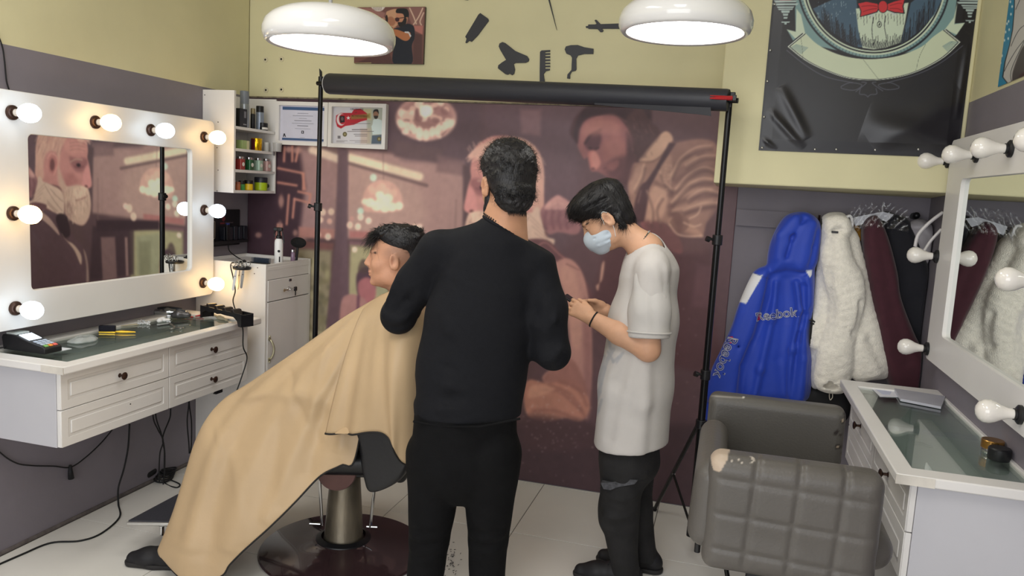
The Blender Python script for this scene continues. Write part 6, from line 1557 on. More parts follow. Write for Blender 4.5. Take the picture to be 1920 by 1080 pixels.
eyes(P3, hR, body3, .86, (.8, 0, -.6))
F = Field(P3(0, 0, .06)-.18, P3(0, 0, .06)+.18, .004)
F.ell(P3(-.030, 0, .078), (.102, .079, .064), hR, k=.02); F.ell(P3(-.02, 0, .102), (.100, .072, .042), hR, k=.02); F.ell(P3(-.075, 0, .03), (.05, .062, .05), hR, k=.02)
F.cut(P3(.0, 0, .050), hR@nrm(np.array([.55, 0, -1.0])), .010); F.cut(P3(-.06, 0, .0), hR@nrm(np.array([.3, 0, -1.0])), .01)
r_ = np.random.RandomState(8)
for k in range(150):
    x, y = r_.uniform(-.10, .075), r_.uniform(-.062, .062); z = .102+.040*math.sqrt(max(0, 1-((x+.02)/.105)**2-(y/.075)**2*.8)) ; p = P3(x, y, z-.006); F.cap(p, p+hR@np.array([r_.uniform(-.022, .016), r_.uniform(-.008, .008), r_.uniform(.004, .014)]), .008, .0035, k=.006)
for k in range(22):
    y = r_.uniform(-.055, .06); p = P3(.060, y, .098); F.cap(p, p+hR@np.array([r_.uniform(.02, .045), r_.uniform(-.01, .01), r_.uniform(-.03, .012)]), .006, .002, k=.006)
for k in range(24): y = r_.uniform(-.06, .06); F.fold([P3(-.11, y, .06), P3(-.05, y, .13), P3(.02, y, .13), P3(.07, y, .10)], .006, .0036*(1 if k % 2 else -1))
hair3 = F.build('hair', mHair, person3)
surf_strands('hair_strands', hair3, lambda p: hR@np.array([.8, .0, .4]), 1800, .028, .0008, 22)
rts = [P3(.05+.02*r_.rand(), r_.uniform(-.05, .055), .098+.01*r_.rand()) for _ in range(40)]
strands('fringe_strands', rts, [hR@nrm((.9, .0, -.1))]*40, .060, 420, .0012, mHair, hair3, .014, .6, 5, .7, .42, seg=6)
rts = [P3(r_.uniform(-.1, .05), r_.uniform(-.06, .06), .125) for _ in range(60)]
strands('top_strands', rts, [hR@nrm((-.3, 0, .6))]*60, .034, 900, .0010, mHair, hair3, .007, .5, 6, .5, .8)
MB().tube([NK3+np.array([.066*math.cos(a), .062*math.sin(a), .022-.02*math.cos(a)]) for a in np.linspace(0, 2*PI, 33)], .007, 8).build('neck_band', M['black'], person3, angle=180)
F = Field((-2.30, 2.40, .10), (-1.2, 3.25, .78), .008)
for i, s in enumerate((1, -1)):
    hp_ = PV+S3*s*.09; kne = np.array(at(416, 838, Y=2.72))-(0 if s > 0 else 1)*S3*.22; kne[2] = .49; ft = np.array([-2.06, 2.60, .12]) if s > 0 else np.array([-2.16, 2.80, .26])
    F.chain([hp_, kne, ft], [.100, .072, .055], k=.03)
F.build('trousers', mJean, person3)
# near shoe on the floor, far shoe on the footplate
shoe(np.array([-2.14, 2.545, 0]), (-.93, -.25, 0), .27, par=person3)
# ================================================================ BACKDROP STAND with rolled black paper
YLp, YRp = 3.806, 3.46
zp = at(601, 146, Y=YLp)[2]
pL_ = at(596, 400, Y=YLp); pLt = at(603, 146, Y=YLp); pLb = at(587, 640, Y=YLp)
pRt = at(1373, 180, Y=YRp); xR_ = at(1345, 450, Y=YRp)[0]
st = thing('backdrop_stand', 'black light-stand pole at the left end of the roller', 'stand', (pL_[0], YLp, 0))
def stand_pole(t, x, y, ztop, joints, legz, foot, spread, a0):
    zs = [0.12]+joints+[ztop]; rs = [.0165, .0145, .0125, .011, .010]
    for i in range(len(zs)-1): MB().cyl((x, y, zs[i]), (x, y, zs[i+1]), rs[i], n=16).build('pole_section', M['blackmetal'], t)
    for i, z in enumerate(joints):
        c = MB().cyl((x, y, z-.022), (x, y, z+.022), .022, n=18).build('collar', M['black'], t, bevel=.003)
        MB().cyl((x, y, z), (x-.038, y-.02, z+.004), .006, n=10).cyl((x-.032, y-.018, z), (x-.046, y-.024, z+.005), .012, n=12).build('knob', M['black'], c)
    MB().cyl((x, y, legz-.02), (x, y, legz+.02), .024, n=18).build('leg_hub', M['black'], t, bevel=.003)
    for k in range(3):
        a = a0+k*2*PI/3 if spread < .2 else (1.97, 5.1, .35)[k]; d = np.array([math.cos(a), math.sin(a), 0]); p0 = np.array([x, y, legz])+d*.024; p1 = np.array([x, y, .012])+d*spread
        l = MB().cyl(p0, p1, .0095, n=10).build('leg', M['blackmetal'], t)
        MB().sphere(p1, .013, 10).build('rubber_foot', M['rubber'], l, angle=180)
        pm = p0+(p1-p0)*.55; b = MB().cyl((x, y, .14), pm, .006, n=8).build('brace', M['blackmetal'], t); MB().cyl(pm-d*.012, pm+d*.012, .008, n=10).build('rivet', M['chrome'], b)
    MB().cyl((x, y, .11), (x, y, .15), .022, n=16).build('lower_hub', M['black'], t)
zj = [at(587, 652, Y=YLp)[2], at(595, 388, Y=YLp)[2]]
stand_pole(st, pL_[0], YLp, pLt[2], zj, .52, 0, .075, .6)
MB().cyl((pL_[0], YLp, pLt[2]-.03), (pL_[0], YLp, pLt[2]+.006), .014, n=14).prism([(0, 0), (.012, 0), (.010, .03), (-.004, .045)], (1, 0, 0), (0, 0, 1), (pL_[0]-.006, YLp, pLt[2]+.003), -.004, .004).build('top_hook', M['black'], st)
st2 = thing('backdrop_stand', 'black tripod light-stand pole at the right end of the roller', 'stand', (xR_, YRp, 0))
zj = [at(1327, 703, Y=YRp)[2], at(1345, 450, Y=YRp)[2]]
zl = at(1315, 795, Y=YRp)[2]
stand_pole(st2, xR_, YRp, pRt[2], zj, zl, 0, .52, 2.4)
MB().box(xR_-.016, xR_+.022, YRp-.018, YRp+.014, pRt[2]-.008, pRt[2]+.014).box(xR_-.010, xR_+.010, YRp-.012, YRp+.012, pRt[2]-.05, pRt[2]).build('top_bracket', M['black'], st2, bevel=.003)
# the roller
A = at(616, 157, Y=YLp-.03)+np.array([0, 0, 0]); B = at(1366, 188, Y=YRp-.045)
rol = thing('backdrop_roller', 'long rolled-up black paper backdrop on the crossbar', 'roller', (A+B)/2)
d = nrm(B-A)
MB().tube([A, A+d*.01, B-d*.01, B], [.050, .054, .046, .044], 40).build('paper_roll', mat('black_paper', (44, 45, 52), .5, var=.06, scale=4, stretch=(.3, 4, 4), bump=.2, bscale=8), rol)
MB().cyl(A-d*.002, A+d*.002, .051, n=36).build('roll_end', mat('roll_end', (190, 190, 192), .5), rol)
MB().cyl(A-d*.075, B+d*.04, .011, n=14).build('crossbar', M['blackmetal'], rol)
# loose lower flap at the right end of the roll
MB().box(-.19, .0, -.002, .004, -.02, .02).build('tmp', M['black'])
tmp = bpy.data.objects['tmp']; bpy.data.objects.remove(tmp)
fq = MB(); F0 = B-d*.16; 
fq.v = [A+(B-A)*.72+np.array([0, -.03, -.035]), B-d*.07+np.array([0, -.03, -.035]), B-d*.065+np.array([0, -.028, -.07]), B-d*.12+np.array([0, -.028, -.066]), A+(B-A)*.72+np.array([0, -.028, -.046])]
fq.v += [p+np.array([0, .006, 0]) for p in fq.v]; fq.f = [(0, 1, 2, 3, 4)[::-1], (5, 6, 7, 8, 9)]+[(i, (i+1) % 5, (i+1) % 5+5, i+5) for i in range(5)]
fq.build('loose_edge', mat('black_paper2', (38, 38, 44), .55), rol)
cl = thing('spring_clamp', 'red spring clamp gripping the right end of the roller', 'clamp', (xR_, YRp-.06, pRt[2]-.02))
p0 = at(1331, 184, Y=YRp-.10); p1 = at(1379, 184, Y=YRp-.075); dd = nrm(p1-p0)
MB().tube([p0, p0+dd*.03, p1-dd*.03, p1], [.003, .006, .009, .009], 10).build('handle', M['red'], cl)
MB().tube([p0+np.array([0, 0, .010]), p1+np.array([0, 0, .004])], [.002, .005], 8).build('handle', M['red'], cl)
MB().box(p1[0]-.012, p1[0]+.004, p1[1]-.012, p1[1]+.045, p1[2]-.012, p1[2]+.012).build('jaw', M['black'], cl, bevel=.002)

# ================================================================ BARBER CHAIR of the client
CX, CY = -1.52, 2.95
ch1 = thing('barber_chair', 'black barber chair with round shiny base under the tan cape', 'chair', (CX, CY, 0))
mBase = mat('dark_plum_lacquer', (58, 42, 44), .12, var=.15, coat=.6, bump=.03, bscale=12)
mWornC = mat('worn_column', (118, 110, 96), .35, metal=.7, var=.5, scale=14, stretch=(1, 1, .25), bump=.3, bscale=40)
MB().lathe([(.355, 0), (.36, .006), (.355, .014), (.30, .026), (.20, .040), (.135, .052), (.12, .058), (0, .060)], (CX, CY, 0), n=64).build('round_base', mBase, ch1)
MB().lathe([(.090, .052), (.084, .070), (.079, .15), (.068, .30), (.062, .375), (.058, .385), (.052, .39), (0, .39)], (CX, CY, 0), n=40).build('column', mWornC, ch1)
MB().lathe([(.125, .045), (.118, .062), (.096, .072)], (CX, CY, 0), n=40, cap=False).build('column_collar', M['black'], ch1)
rt_ = nrm(RT*np.array([1, 1, 0])); fw_ = np.array([-rt_[1], rt_[0], 0])
for s, dx in ((1, .135), (-1, -.115)):
    c0 = np.array([CX, CY, 0])+rt_*dx*.75; c1 = np.array([CX, CY, 0])+rt_*dx
    b = MB().tube([c0+np.array([0, 0, .375])-rt_*dx*.4, c1+np.array([0, 0, .375]), c1+np.array([0, 0, .36]), c1+rt_*-.02*s+np.array([0, 0, .11])], .007, 10).build('lever_arm', M['chrome'], ch1)
    MB().cyl(c1-rt_*.035+np.array([0, 0, .115]), c1+rt_*.012+np.array([0, 0, .115]), .006, n=10).build('pedal_bolt', M['chrome'], b)
def sbox(mb, c, U, V, a, b, z0, z1):
    for z in (z0, z1):
        for v in (-b, b):
            for u in (-a, a): mb.v.append(np.array(c)+U*u+V*v+np.array([0, 0, z]))
    n = len(mb.v)-8; mb.f += [tuple(n+i for i in q) for q in ((0, 2, 3, 1), (4, 5, 7, 6), (0, 1, 5, 4), (2, 6, 7, 3), (0, 4, 6, 2), (1, 3, 7, 5))]; return mb
cc_ = np.array([CX, CY, 0])
sbox(MB(), cc_, D3, S3, .15, .15, .392, .420).build('seat_plate', M['blackmetal'], ch1, bevel=.004)
mSeat = mat('black_vinyl', (24, 24, 27), .38, var=.1, bump=.15, bscale=80)
F = Field((CX-.5, CY-.5, .38), (CX+.62, CY+.5, 1.06), .008)
cs = cc_+D3*.0
def PQ(u, v, z): return cc_+D3*u+S3*v+np.array([0, 0, z])
for v in (-.2, -.1, 0, .1, .2): F.cap(PQ(-.20, v, .48), PQ(.22, v, .48), .055, k=.03)
F.build('seat', mSeat, ch1)
F = Field((CX-.3, CY-.5, .36), (CX+.62, CY+.5, 1.06), .007)
for v in np.linspace(-.24, .24, 7): F.cap(PQ(-.245-.10*abs(v)*0, v, .44), PQ(-.33, v, .96), .030, .028, k=.03)
for i, s in enumerate((1, -1)): F.cap(PQ(-.25, .25*s, .50), PQ(-.33, .25*s, .92), .035, k=.02)
F.build('backrest', mSeat, ch1)
# curved side shells (the near one hangs below the cape)
for s in (1, -1):
    q = MB(); n = 14; pr_ = []
    outline = [at(px, py, Y=2.62) for px, py in ((650, 700), (740, 700), (768, 830), (760, 880), (735, 912), (690, 928), (676, 900), (668, 850))] if s > 0 else None
    if s > 0:
        f_ = Field((-1.50, 2.50, .30), (-.98, 2.80, .95), .006); Lp = [(p[0], p[2]) for p in outline]
        f_.poly([tuple(a) for a in catmull(Lp, True, 5)], 2.66, .028, r=.02); f_.build('arm_shell', mSeat, ch1)
    else:
        f_ = Field((-1.50, 3.10, .40), (-.98, 3.36, .95), .008); f_.poly([tuple(a) for a in catmull([(p[0]-.02, p[2]+.02) for p in outline], True, 4)] if outline else [tuple(a) for a in catmull([(-1.46, .86), (-1.1, .84), (-1.06, .56), (-1.2, .44), (-1.4, .50)], True, 4)], 3.22, .028, r=.02); f_.build('arm_shell', mSeat, ch1)
MB().lathe([(.075, -.01), (.08, 0), (.075, .012), (.03, .014), (0, .014)], (at(632, 885, Y=2.77)), (-S3[0]*-1, S3[1], 0), n=36).build('swivel_disc', mat('rusty_plum', (92, 62, 58), .4, metal=.3, var=.3), ch1)
# armrests carrying the cape
for s in (1, -1):
    MB().tube([PQ(-.2, .20*s, .66), PQ(.06, .20*s, .66)], .026, 14).build('armrest', mSeat, ch1)
    MB().tube([PQ(.03, .20*s, .66), PQ(.07, .20*s, .60), PQ(.05, .20*s, .47)], .012, 10).build('armrest_post', M['chrome'], ch1)
# footrest plate
fp = [at(236, 978, Z=.16), at(332, 927, Z=.16)]
fa, fb_ = fp[0], fp[1]; ex = nrm(at(322, 980, Z=.16)-fa); wv = ex*.36
q = MB(); z0, z1 = .142, .158
cor = [fa, fa+wv, fb_+wv, fb_]
for z in (z0, z1):
    for p in cor: q.v.append(np.array([p[0], p[1], z]))
q.f = [(3, 2, 1, 0), (4, 5, 6, 7), (0, 1, 5, 4), (1, 2, 6, 5), (2, 3, 7, 6), (3, 0, 4, 7)]
fo = q.build('foot_plate', mat('brushed_alu', (190, 188, 184), .3, metal=.8), ch1, bevel=.004)
q2 = MB(); cen = sum(cor)/4
for z in (z1, z1+.006):
    for p in cor: pp = cen+(p-cen)*.965; q2.v.append(np.array([pp[0], pp[1], z]))
q2.f = q.f; q2.build('rubber_mat', mat('foot_rubber', (50, 50, 58), .6, bump=.3, bscale=120), fo, bevel=.001)
for k in (.25, .75):
    a_ = cor[1]*(1-k)+cor[2]*k; MB().tube([np.array([a_[0]-.1, a_[1], z0-.01]), np.array([a_[0], a_[1], z0-.01]), PQ(.24, .1-(k-.25)*.4, .40)], .012, 10).build('footrest_arm', M['chrome'], ch1)
p = at(297, 1000, Z=.12); MB().cyl((p[0], p[1]+.02, .143), (p[0], p[1]+.02, .105), .010, n=12).build('bolt', M['chrome'], fo)

# ================================================================ TAN CAPE
mCape = mat('tan_nylon', (184, 158, 124), .45, var=.05, scale=5, bump=.12, bscale=60, spec=.35)
mTrim = mat('black_binding', (22, 20, 20), .7)
def rail(L, n):
    P_ = [np.array(at(px, py, Y=Y)) for px, py, Y in L]; C_ = np.array(catmull(P_, False, 12)); s_ = np.r_[0, np.cumsum(np.linalg.norm(np.diff(C_, axis=0), axis=1))]
    return np.stack([np.interp(np.linspace(0, s_[-1], n), s_, C_[:, i]) for i in range(3)], 1)
NI, NJ = 120, 90
# top: neck -> knee ; hem: back corner -> toe ; the last columns wrap down the shin
T_ = rail([(716, 552, 2.86), (700, 562, 2.84), (640, 598, 2.82), (560, 655, 2.80), (470, 716, 2.78), (420, 748, 2.74), (388, 786, 2.66), (366, 830, 2.62), (350, 880, 2.58), (325, 960, 2.52), (296, 1030, 2.46)], NI)
B_ = rail([(700, 640, 2.74), (668, 852, 2.62), (640, 872, 2.60), (600, 893, 2.58), (555, 940, 2.54), (510, 985, 2.50), (460, 1030, 2.46), (432, 1058, 2.44), (412, 1082, 2.42), (352, 1092, 2.40), (302, 1046, 2.44)], NI)
T_[:, 2] = np.maximum(T_[:, 2], .03); B_[:, 2] = np.maximum(B_[:, 2], .012)
FAR = rail([(716, 552, 2.90), (700, 562, 3.0), (640, 598, 3.2), (560, 655, 3.3), (470, 716, 3.3), (420, 748, 3.2), (388, 786, 3.1), (366, 830, 3.05), (350, 880, 2.95), (325, 960, 2.85), (296, 1030, 2.6)], NI)
V = []
for j in range(NJ):
    t = j/(NJ-1)*1.35-.35
    for i in range(NI):
        u = i/(NI-1)
        if t < 0:
            q = -t/.35; p = T_[i]*(1-q)+FAR[i]*q; drop = .30*math.sin(PI*min(1, u*1.05))*q**1.5; z = T_[i][2]-drop*min(1, T_[i][2]); p = np.array([p[0]*.0+T_[i][0]+(.0)*q, T_[i][1]+(.36*min(1, 3*u+.2)*(1-.55*u))*math.sin(q*PI/2), max(.05, z)])
        else:
            p = T_[i]*(1-t)+B_[i]*t; e = math.sin(t*PI/2)**.7; p[1] = T_[i][1]+(B_[i][1]-T_[i][1])*e
            env = math.sin(PI*min(1, t*1.02))**.6 if t > 0 else 0
            p[1] -= .02*math.exp(-((u-.60)/.10)**2)*math.exp(-((t-.2)/.25)**2)+.022*math.exp(-((u-.33)/.17)**2)*math.exp(-((t-.30)/.2)**2)
        V.append(p)
V = np.array(V)
def px_folds(V, L, mask=None):
    # long folds of the cloth: each follows a line on the near side of the sheet, pushed in or out along Y
    x, y = proj(V)
    for (pts, w, a) in L:
        pts = np.array(catmull(pts, False, 5)); dm = np.full(len(V), 1e9); tt = np.zeros(len(V)); n = len(pts)-1
        for i in range(n):
            e_ = pts[i+1]-pts[i]; t = np.clip(((x-pts[i][0])*e_[0]+(y-pts[i][1])*e_[1])/(e_@e_+1e-9), 0, 1); d = np.hypot(x-pts[i][0]-t*e_[0], y-pts[i][1]-t*e_[1])
            m = d < dm; dm[m] = d[m]; tt[m] = ((i+t)/n)[m]
        ww = w*(.5+tt); g = np.exp(-(dm/ww)**2)*np.clip(np.minimum(tt/.12, (1-tt)/.06+.45), 0, 1); V[:, 1] -= a*g*(mask if mask is not None else 1)
nearm = np.repeat((np.linspace(0, 1, NJ)*1.35-.35 > .02).astype(float), NI)
px_folds(V, [([(700, 575), (640, 680), (560, 830), (500, 985)], 13, .016), ([(690, 590), (610, 760), (575, 900)], 11, -.012), ([(690, 570), (560, 720), (470, 880), (430, 1040)], 18, .016), ([(680, 572), (540, 700), (430, 850), (385, 1060)], 16, -.014),
    ([(640, 602), (500, 715), (410, 830), (350, 1040)], 15, .014), ([(600, 630), (450, 745), (385, 850), (325, 1020)], 12, -.010), ([(695, 600), (655, 700), (640, 850)], 10, .014), ([(560, 700), (520, 800), (515, 960)], 14, -.010),
    ([(450, 745), (520, 735), (600, 745), (650, 780)], 16, .016), ([(400, 790), (450, 900), (470, 1020)], 14, .008), ([(620, 640), (600, 700), (590, 780)], 7, .007), ([(540, 690), (560, 760), (600, 840)], 9, -.008)], nearm)
cape = thing('barber_cape', 'tan nylon barber cape with black trim draped over the seated client', 'cape', (-1.75, 2.7, .4))
def thick_sheet(name, V, nu, nv, par, m, th=.0022):
    o = mesh_object(name, V, grid_faces(nu, nv), m, par, True, 180); s_ = o.modifiers.new('thick', 'SOLIDIFY'); s_.thickness = th; s_.offset = 0; return o
thick_sheet('lap_panel', V, NI, NJ, cape, mCape)
# shoulder and arm flap, hanging in front
FT = rail([(686, 572, 2.835), (716, 553, 2.84), (740, 546, 2.86), (775, 560, 2.86), (815, 590, 2.84)], 80)
FB_ = rail([(612, 812, 2.575), (650, 814, 2.54), (700, 811, 2.50), (722, 820, 2.50), (738, 836, 2.52), (750, 862, 2.55), (770, 872, 2.58), (800, 870, 2.62), (825, 840, 2.68)], 80)
FM = rail([(652, 655, 2.655), (700, 640, 2.58), (740, 630, 2.50), (780, 640, 2.54), (820, 660, 2.66)], 80)
V2 = []; nj = 60
for j in range(nj):
    t = j/(nj-1)
    for i in range(80):
        u = i/79; p = FT[i]*(1-t)**2+2*FM[i]*t*(1-t)+FB_[i]*t*t if False else (FT[i]*(1-t)*(1-2*t)+4*FM[i]*t*(1-t)+FB_[i]*t*(2*t-1))
        w = .012*math.sin(17*u+1.5*t+2*math.sin(3*u))+.005*math.sin(37*u-2*t+1)
        p = p+np.array([0, -w*min(1, t*1.6)*(.4+.6*t), 0]); V2.append(p)
V2 = np.array(V2); thick_sheet('shoulder_panel', V2, 80, nj, cape, mCape)
MB().tube([V2[(nj-1)*80+i]+np.array([0, -.001, 0]) for i in range(80)], .0038, 6).build('edge_trim', mTrim, cape, angle=180)
hem = [V[(NJ-1)*NI+i] for i in range(14, NI)]
MB().tube([V2[(nj-1)*80]]+[V2[(nj-1)*80]*(1-k)+V[(NJ-1)*NI+14]*k+np.array([0, .0, .0]) for k in (.35, .7)]+hem, .0038, 6).build('edge_trim', mTrim, cape, angle=180)
# underside return of the flap between its corner and the lap hem
A0 = V2[(nj-1)*80]; q = MB(); q.v = [A0, V2[(nj-1)*80+16], V2[(nj-1)*80+24]+np.array([0, .01, 0]), V[(NJ-1)*NI+14], V[(NJ-1)*NI+15]]; q.v += [p+np.array([0, .003, 0]) for p in q.v]
q.f = [(0, 3, 2, 1), (5, 6, 7, 8), (0, 1, 6, 5), (1, 2, 7, 6), (2, 3, 8, 7), (3, 0, 5, 8)]; q.build('folded_edge', mCape, cape)

# ================================================================ GREY STYLING CHAIR at the right
mGrey = mat('grey_leatherette', (90, 86, 82), .42, var=.06, scale=6, bump=.2, bscale=140)
mPatch = mat('bare_backing', (176, 158, 140), .8, var=.15, scale=30)
g = thing('styling_chair', 'grey padded styling chair with quilted side and torn corners at right', 'chair', (.21, 2.55, 0))
YN_, YF_ = 2.20, 2.80
a_ = at(1340, 845, Y=YN_); b_ = at(1662, 892, Y=YN_); xN0, xN1 = a_[0]-.012, b_[0]+.002; zt = (a_[2]+b_[2])/2-.004
zb = at(1335, 1052, Y=YN_)[2]-.02
F = Field((xN0-.05, YN_-.10, zb-.06), (xN1+.05, YN_+.16, zt+.08), .0045)
F.poly(rrect(xN0, xN1, zb, zt, .035, 6), YN_+.03, .062, r=.045, k=.01)
yy = YN_-.033
for fx in (.27, .52, .77):
    x = xN0+(xN1-xN0)*fx+.004; F.fold([(x-.012, yy, zb+.01), (x, yy, zt-.035), (x+.001, YN_-.005, zt-.004), (x+.002, YN_+.05, zt)], .0075, -.0085)
for fz in (.20, .50, .80):
    z = zb+(zt-zb)*fz; F.fold([(xN0+.01, yy, z+.006), (xN1-.01, yy, z-.004)], .0075, -.0085)
F.wave(.0015, [30, 44], 9)
def patchcol(V):
    c = np.tile(lin((90, 86, 82)), (len(V), 1)); x, y = proj(V)
    C_ = Canvas((0, 0, 0), V, 1, 1); C_.c[:] = (90, 86, 82)
    C_.poly([(1330, 838), (1368, 842), (1364, 862), (1350, 886), (1338, 882), (1334, 870)], (182, 164, 146), .8, curve=False)
    for (px, py, r) in ((1386, 862, 1.8), (1372, 864, 1.6), (1412, 860, 2.5), (1391, 868, 1.4)): C_.ell(px, py, r, r*1.3, (190, 180, 168), .6)
    C_.line([(1408, 856), (1415, 862), (1408, 868)], 2.5, (196, 188, 176), .6)
    return lin_a(C_.c)
mGreyP = mat('grey_leatherette_worn', (90, 86, 82), .42, var=.06, scale=6, bump=.2, bscale=140, attr=True)
F.build('quilted_side', mGreyP, g, patchcol)
# far side panel
c_ = at(1330, 742, Y=YF_); d_ = at(1590, 764, Y=YF_)
F = Field((c_[0]-.06, YF_-.08, zb-.06), (d_[0]+.06, YF_+.14, c_[2]+.06), .006)
F.poly(rrect(c_[0], d_[0], zb, (c_[2]+d_[2])/2, .03, 6), YF_+.035, .050, r=.035, k=.01)
def patch2(V):
    C_ = Canvas((0, 0, 0), V, 1, 1); C_.c[:] = (84, 81, 77)
    r_ = np.random.RandomState(2)
    for (px, py, r) in ((1588, 782, 4), (1581, 790, 3.5), (1570, 808, 2), (1567, 812, 3), (1576, 816, 2), (1571, 838, 4), (1580, 837, 3), (1578, 850, 1.6), (1578, 864, 1.5), (1586, 776, 3)):
        C_.ell(px, py, r*1.4, r*1.2, (40, 34, 32), .6)
    for (px, py, r) in ((1580, 788, 2.4), (1571, 838, 2.6), (1586, 792, 1.6), (1581, 838, 1.4)): C_.ell(px, py, r, r, (176, 160, 140), .6)
    C_.line([(1334, 742), (1360, 744), (1395, 746)], 2.5, (150, 144, 136), 1, .8, curve=False); C_.ell(1395, 745, 2, 2, (200, 196, 188), .5)
    return lin_a(C_.c)
F.build('far_side', mGreyP, g, patch2)
# padded low back at the left end, seat between the sides
F = Field((xN0-.12, YN_-.06, zb-.02), (xN0+.12, YF_+.12, zt+.05), .006)
zk = at(1312, 872, Y=YN_)[2]; xk = at(1300, 950, Y=YN_)[0]; zkb = at(1312, 1020, Y=YN_+.05)[2]
for y in np.linspace(YN_+.035, YN_+.50, 16): F.cap((xk+.040, y, zk-.045), (xk+.034, y, zkb+.05), .040, .042, k=.03)
F.build('backrest', mGrey, g)
F = Field((xN0-.02, YN_-.02, zb-.04), (xN1+.08, YF_+.10, zb+.30), .008)
for x in np.linspace(xN0+.08, xN1-.0, 5): F.cap((x, YN_+.11, zb+.09), (x, YF_-.02, zb+.09), .06, k=.03)
F.build('seat_cushion', mGrey, g)
p = at(1305, 1027, Y=YN_+.1); MB().cyl((p[0]+.004, YN_+.10, zb+.12), (p[0]+.004, YN_+.10, p[2]-.012), .009, n=12).build('back_peg', M['black'], g)
sx_ = (xN0+xN1)/2-.03
MB().box(sx_-.16, sx_+.16, YN_+.10, YF_-.1, zb-.022, zb+.03).build('seat_frame', M['blackmetal'], g, bevel=.003)
MB().box(sx_-.07, sx_-.02, YN_+.02, YN_+.07, zb-.10, zb+.02).build('side_bracket', M['black'], g, bevel=.004)
MB().cyl((sx_, 2.5, .05), (sx_, 2.5, zb-.02), .035, n=24).build('gas_column', M['chrome'], g)
MB().lathe([(.25, 0), (.25, .012), (.10, .035), (.05, .05), (0, .05)], (sx_, 2.5, 0), n=48).build('round_base', M['chrome'], g)

# ================================================================ COATS hanging on the recessed wall
rail_ = struct('trim_2', MB().box(.02, XR-.02, YB-.022, YB, 1.50, 1.58), M['grey'])
for x in (.28, .40, .52, .66, .78):
    MB().tube(catmull([(x, YB-.022, 1.545), (x, YB-.07, 1.535), (x, YB-.085, 1.555), (x, YB-.088, 1.575)]), .005, 8).build('hook', M['bronze'], rail_)
def q2w(L, Y): return [(p[0], p[2]) for p in (at(px, py, Y=Y) for px, py in L)]
def jk(L): return [(1300+x*.37037, 360+y*.37037) for x, y in L]
def sm2(L, n=5): return [tuple(a) for a in catmull(L, True, n)]
# blue hooded jacket
Yj = 3.86
bj = thing('jacket', 'bright blue hooded jacket with white lettering hanging beside the mural', 'jacket', (.25, Yj, .55))
F = Field((-.12, 3.62, .40), (.58, 4.055, 1.62), .0055)
F.poly(sm2(q2w(jk([(380, 400), (480, 360), (600, 380), (610, 560), (590, 740), (600, 860), (590, 1040), (500, 1060), (300, 1060), (240, 1050), (230, 900), (300, 700), (360, 520)]), Yj)), Yj+.04, .085, r=.06, k=.04)
F.poly(sm2(q2w(jk([(430, 170), (480, 115), (560, 102), (620, 130), (646, 180), (640, 280), (620, 370), (560, 420), (470, 410), (380, 420), (375, 350), (390, 260)]), Yj)), Yj+.02, .10, r=.07, k=.03)
F.poly(sm2(q2w(jk([(300, 410), (380, 380), (392, 470), (350, 620), (300, 760), (250, 900), (215, 1060), (90, 1060), (55, 1010), (90, 900), (140, 790), (190, 680), (230, 560)]), Yj)), Yj-.02, .06, r=.05, k=.02)
F.poly(sm2(q2w(jk([(540, 400), (600, 400), (608, 560), (580, 700), (585, 900), (560, 1050), (480, 1060), (520, 820), (540, 640)]), Yj)), Yj-.01, .06, r=.04, k=.02)
F.poly(sm2(q2w([(1322, 735), (1345, 738), (1340, 800), (1332, 815), (1322, 810)], Yj)), Yj+.02, .05, r=.03, k=.02)
for (L, w, a) in (([(400, 420), (470, 408), (560, 415), (610, 395)], .008, -.010), ([(520, 130), (440, 220), (430, 330)], .018, .008), ([(560, 140), (500, 230), (470, 330)], .016, -.008), ([(610, 160), (570, 260), (540, 380)], .016, .008),
                  ([(630, 200), (610, 280), (590, 370)], .012, -.006), ([(390, 440), (350, 620), (310, 760)], .012, -.014), ([(420, 460), (400, 640), (340, 900), (310, 1040)], .020, .008), ([(470, 450), (470, 640), (440, 850), (460, 1040)], .020, -.010),
                  ([(520, 460), (540, 600), (500, 800), (470, 1040)], .018, .010), ([(560, 480), (560, 620), (530, 760)], .014, -.010), ([(300, 760), (250, 880), (235, 1040)], .012, -.014), ([(550, 700), (560, 850), (540, 1040)], .018, .008),
                  ([(250, 560), (190, 760), (130, 950)], .014, .006), ([(300, 600), (230, 780), (180, 1000)], .014, -.006), ([(600, 600), (600, 760), (590, 1000)], .012, -.008)):
    F.fold([np.array(at(px, py, Y=Yj-.06)) for px, py in jk(L)], w*.95, a*2.0)
F.wave(.003, [22, 30, 40], 6)
F.cut((0, YB-.012, 0), (0, 1, 0), .004)
def bluecol(V):
    C_ = Canvas((0, 0, 0), V, 1, 1); C_.c[:] = (26, 62, 176); front = V[:, 1] < Yj+.03
    C_.poly(jk([(300, 410), (352, 422), (268, 566), (226, 556)]), (222, 222, 226), .8, curve=False)
    C_.poly(jk([(568, 396), (602, 396), (600, 420), (590, 436)]), (222, 222, 226), .8, curve=False)
    C_.line(jk([(310, 412), (384, 440)]), 1.2, (18, 40, 120), .6, curve=False)
    return lin_a(C_.c)
bo = F.build('shell', mat('blue_shell', (26, 62, 176), .55, attr=True, var=.05, scale=8, bump=.12, bscale=120, sheen=.2), bj, bluecol)
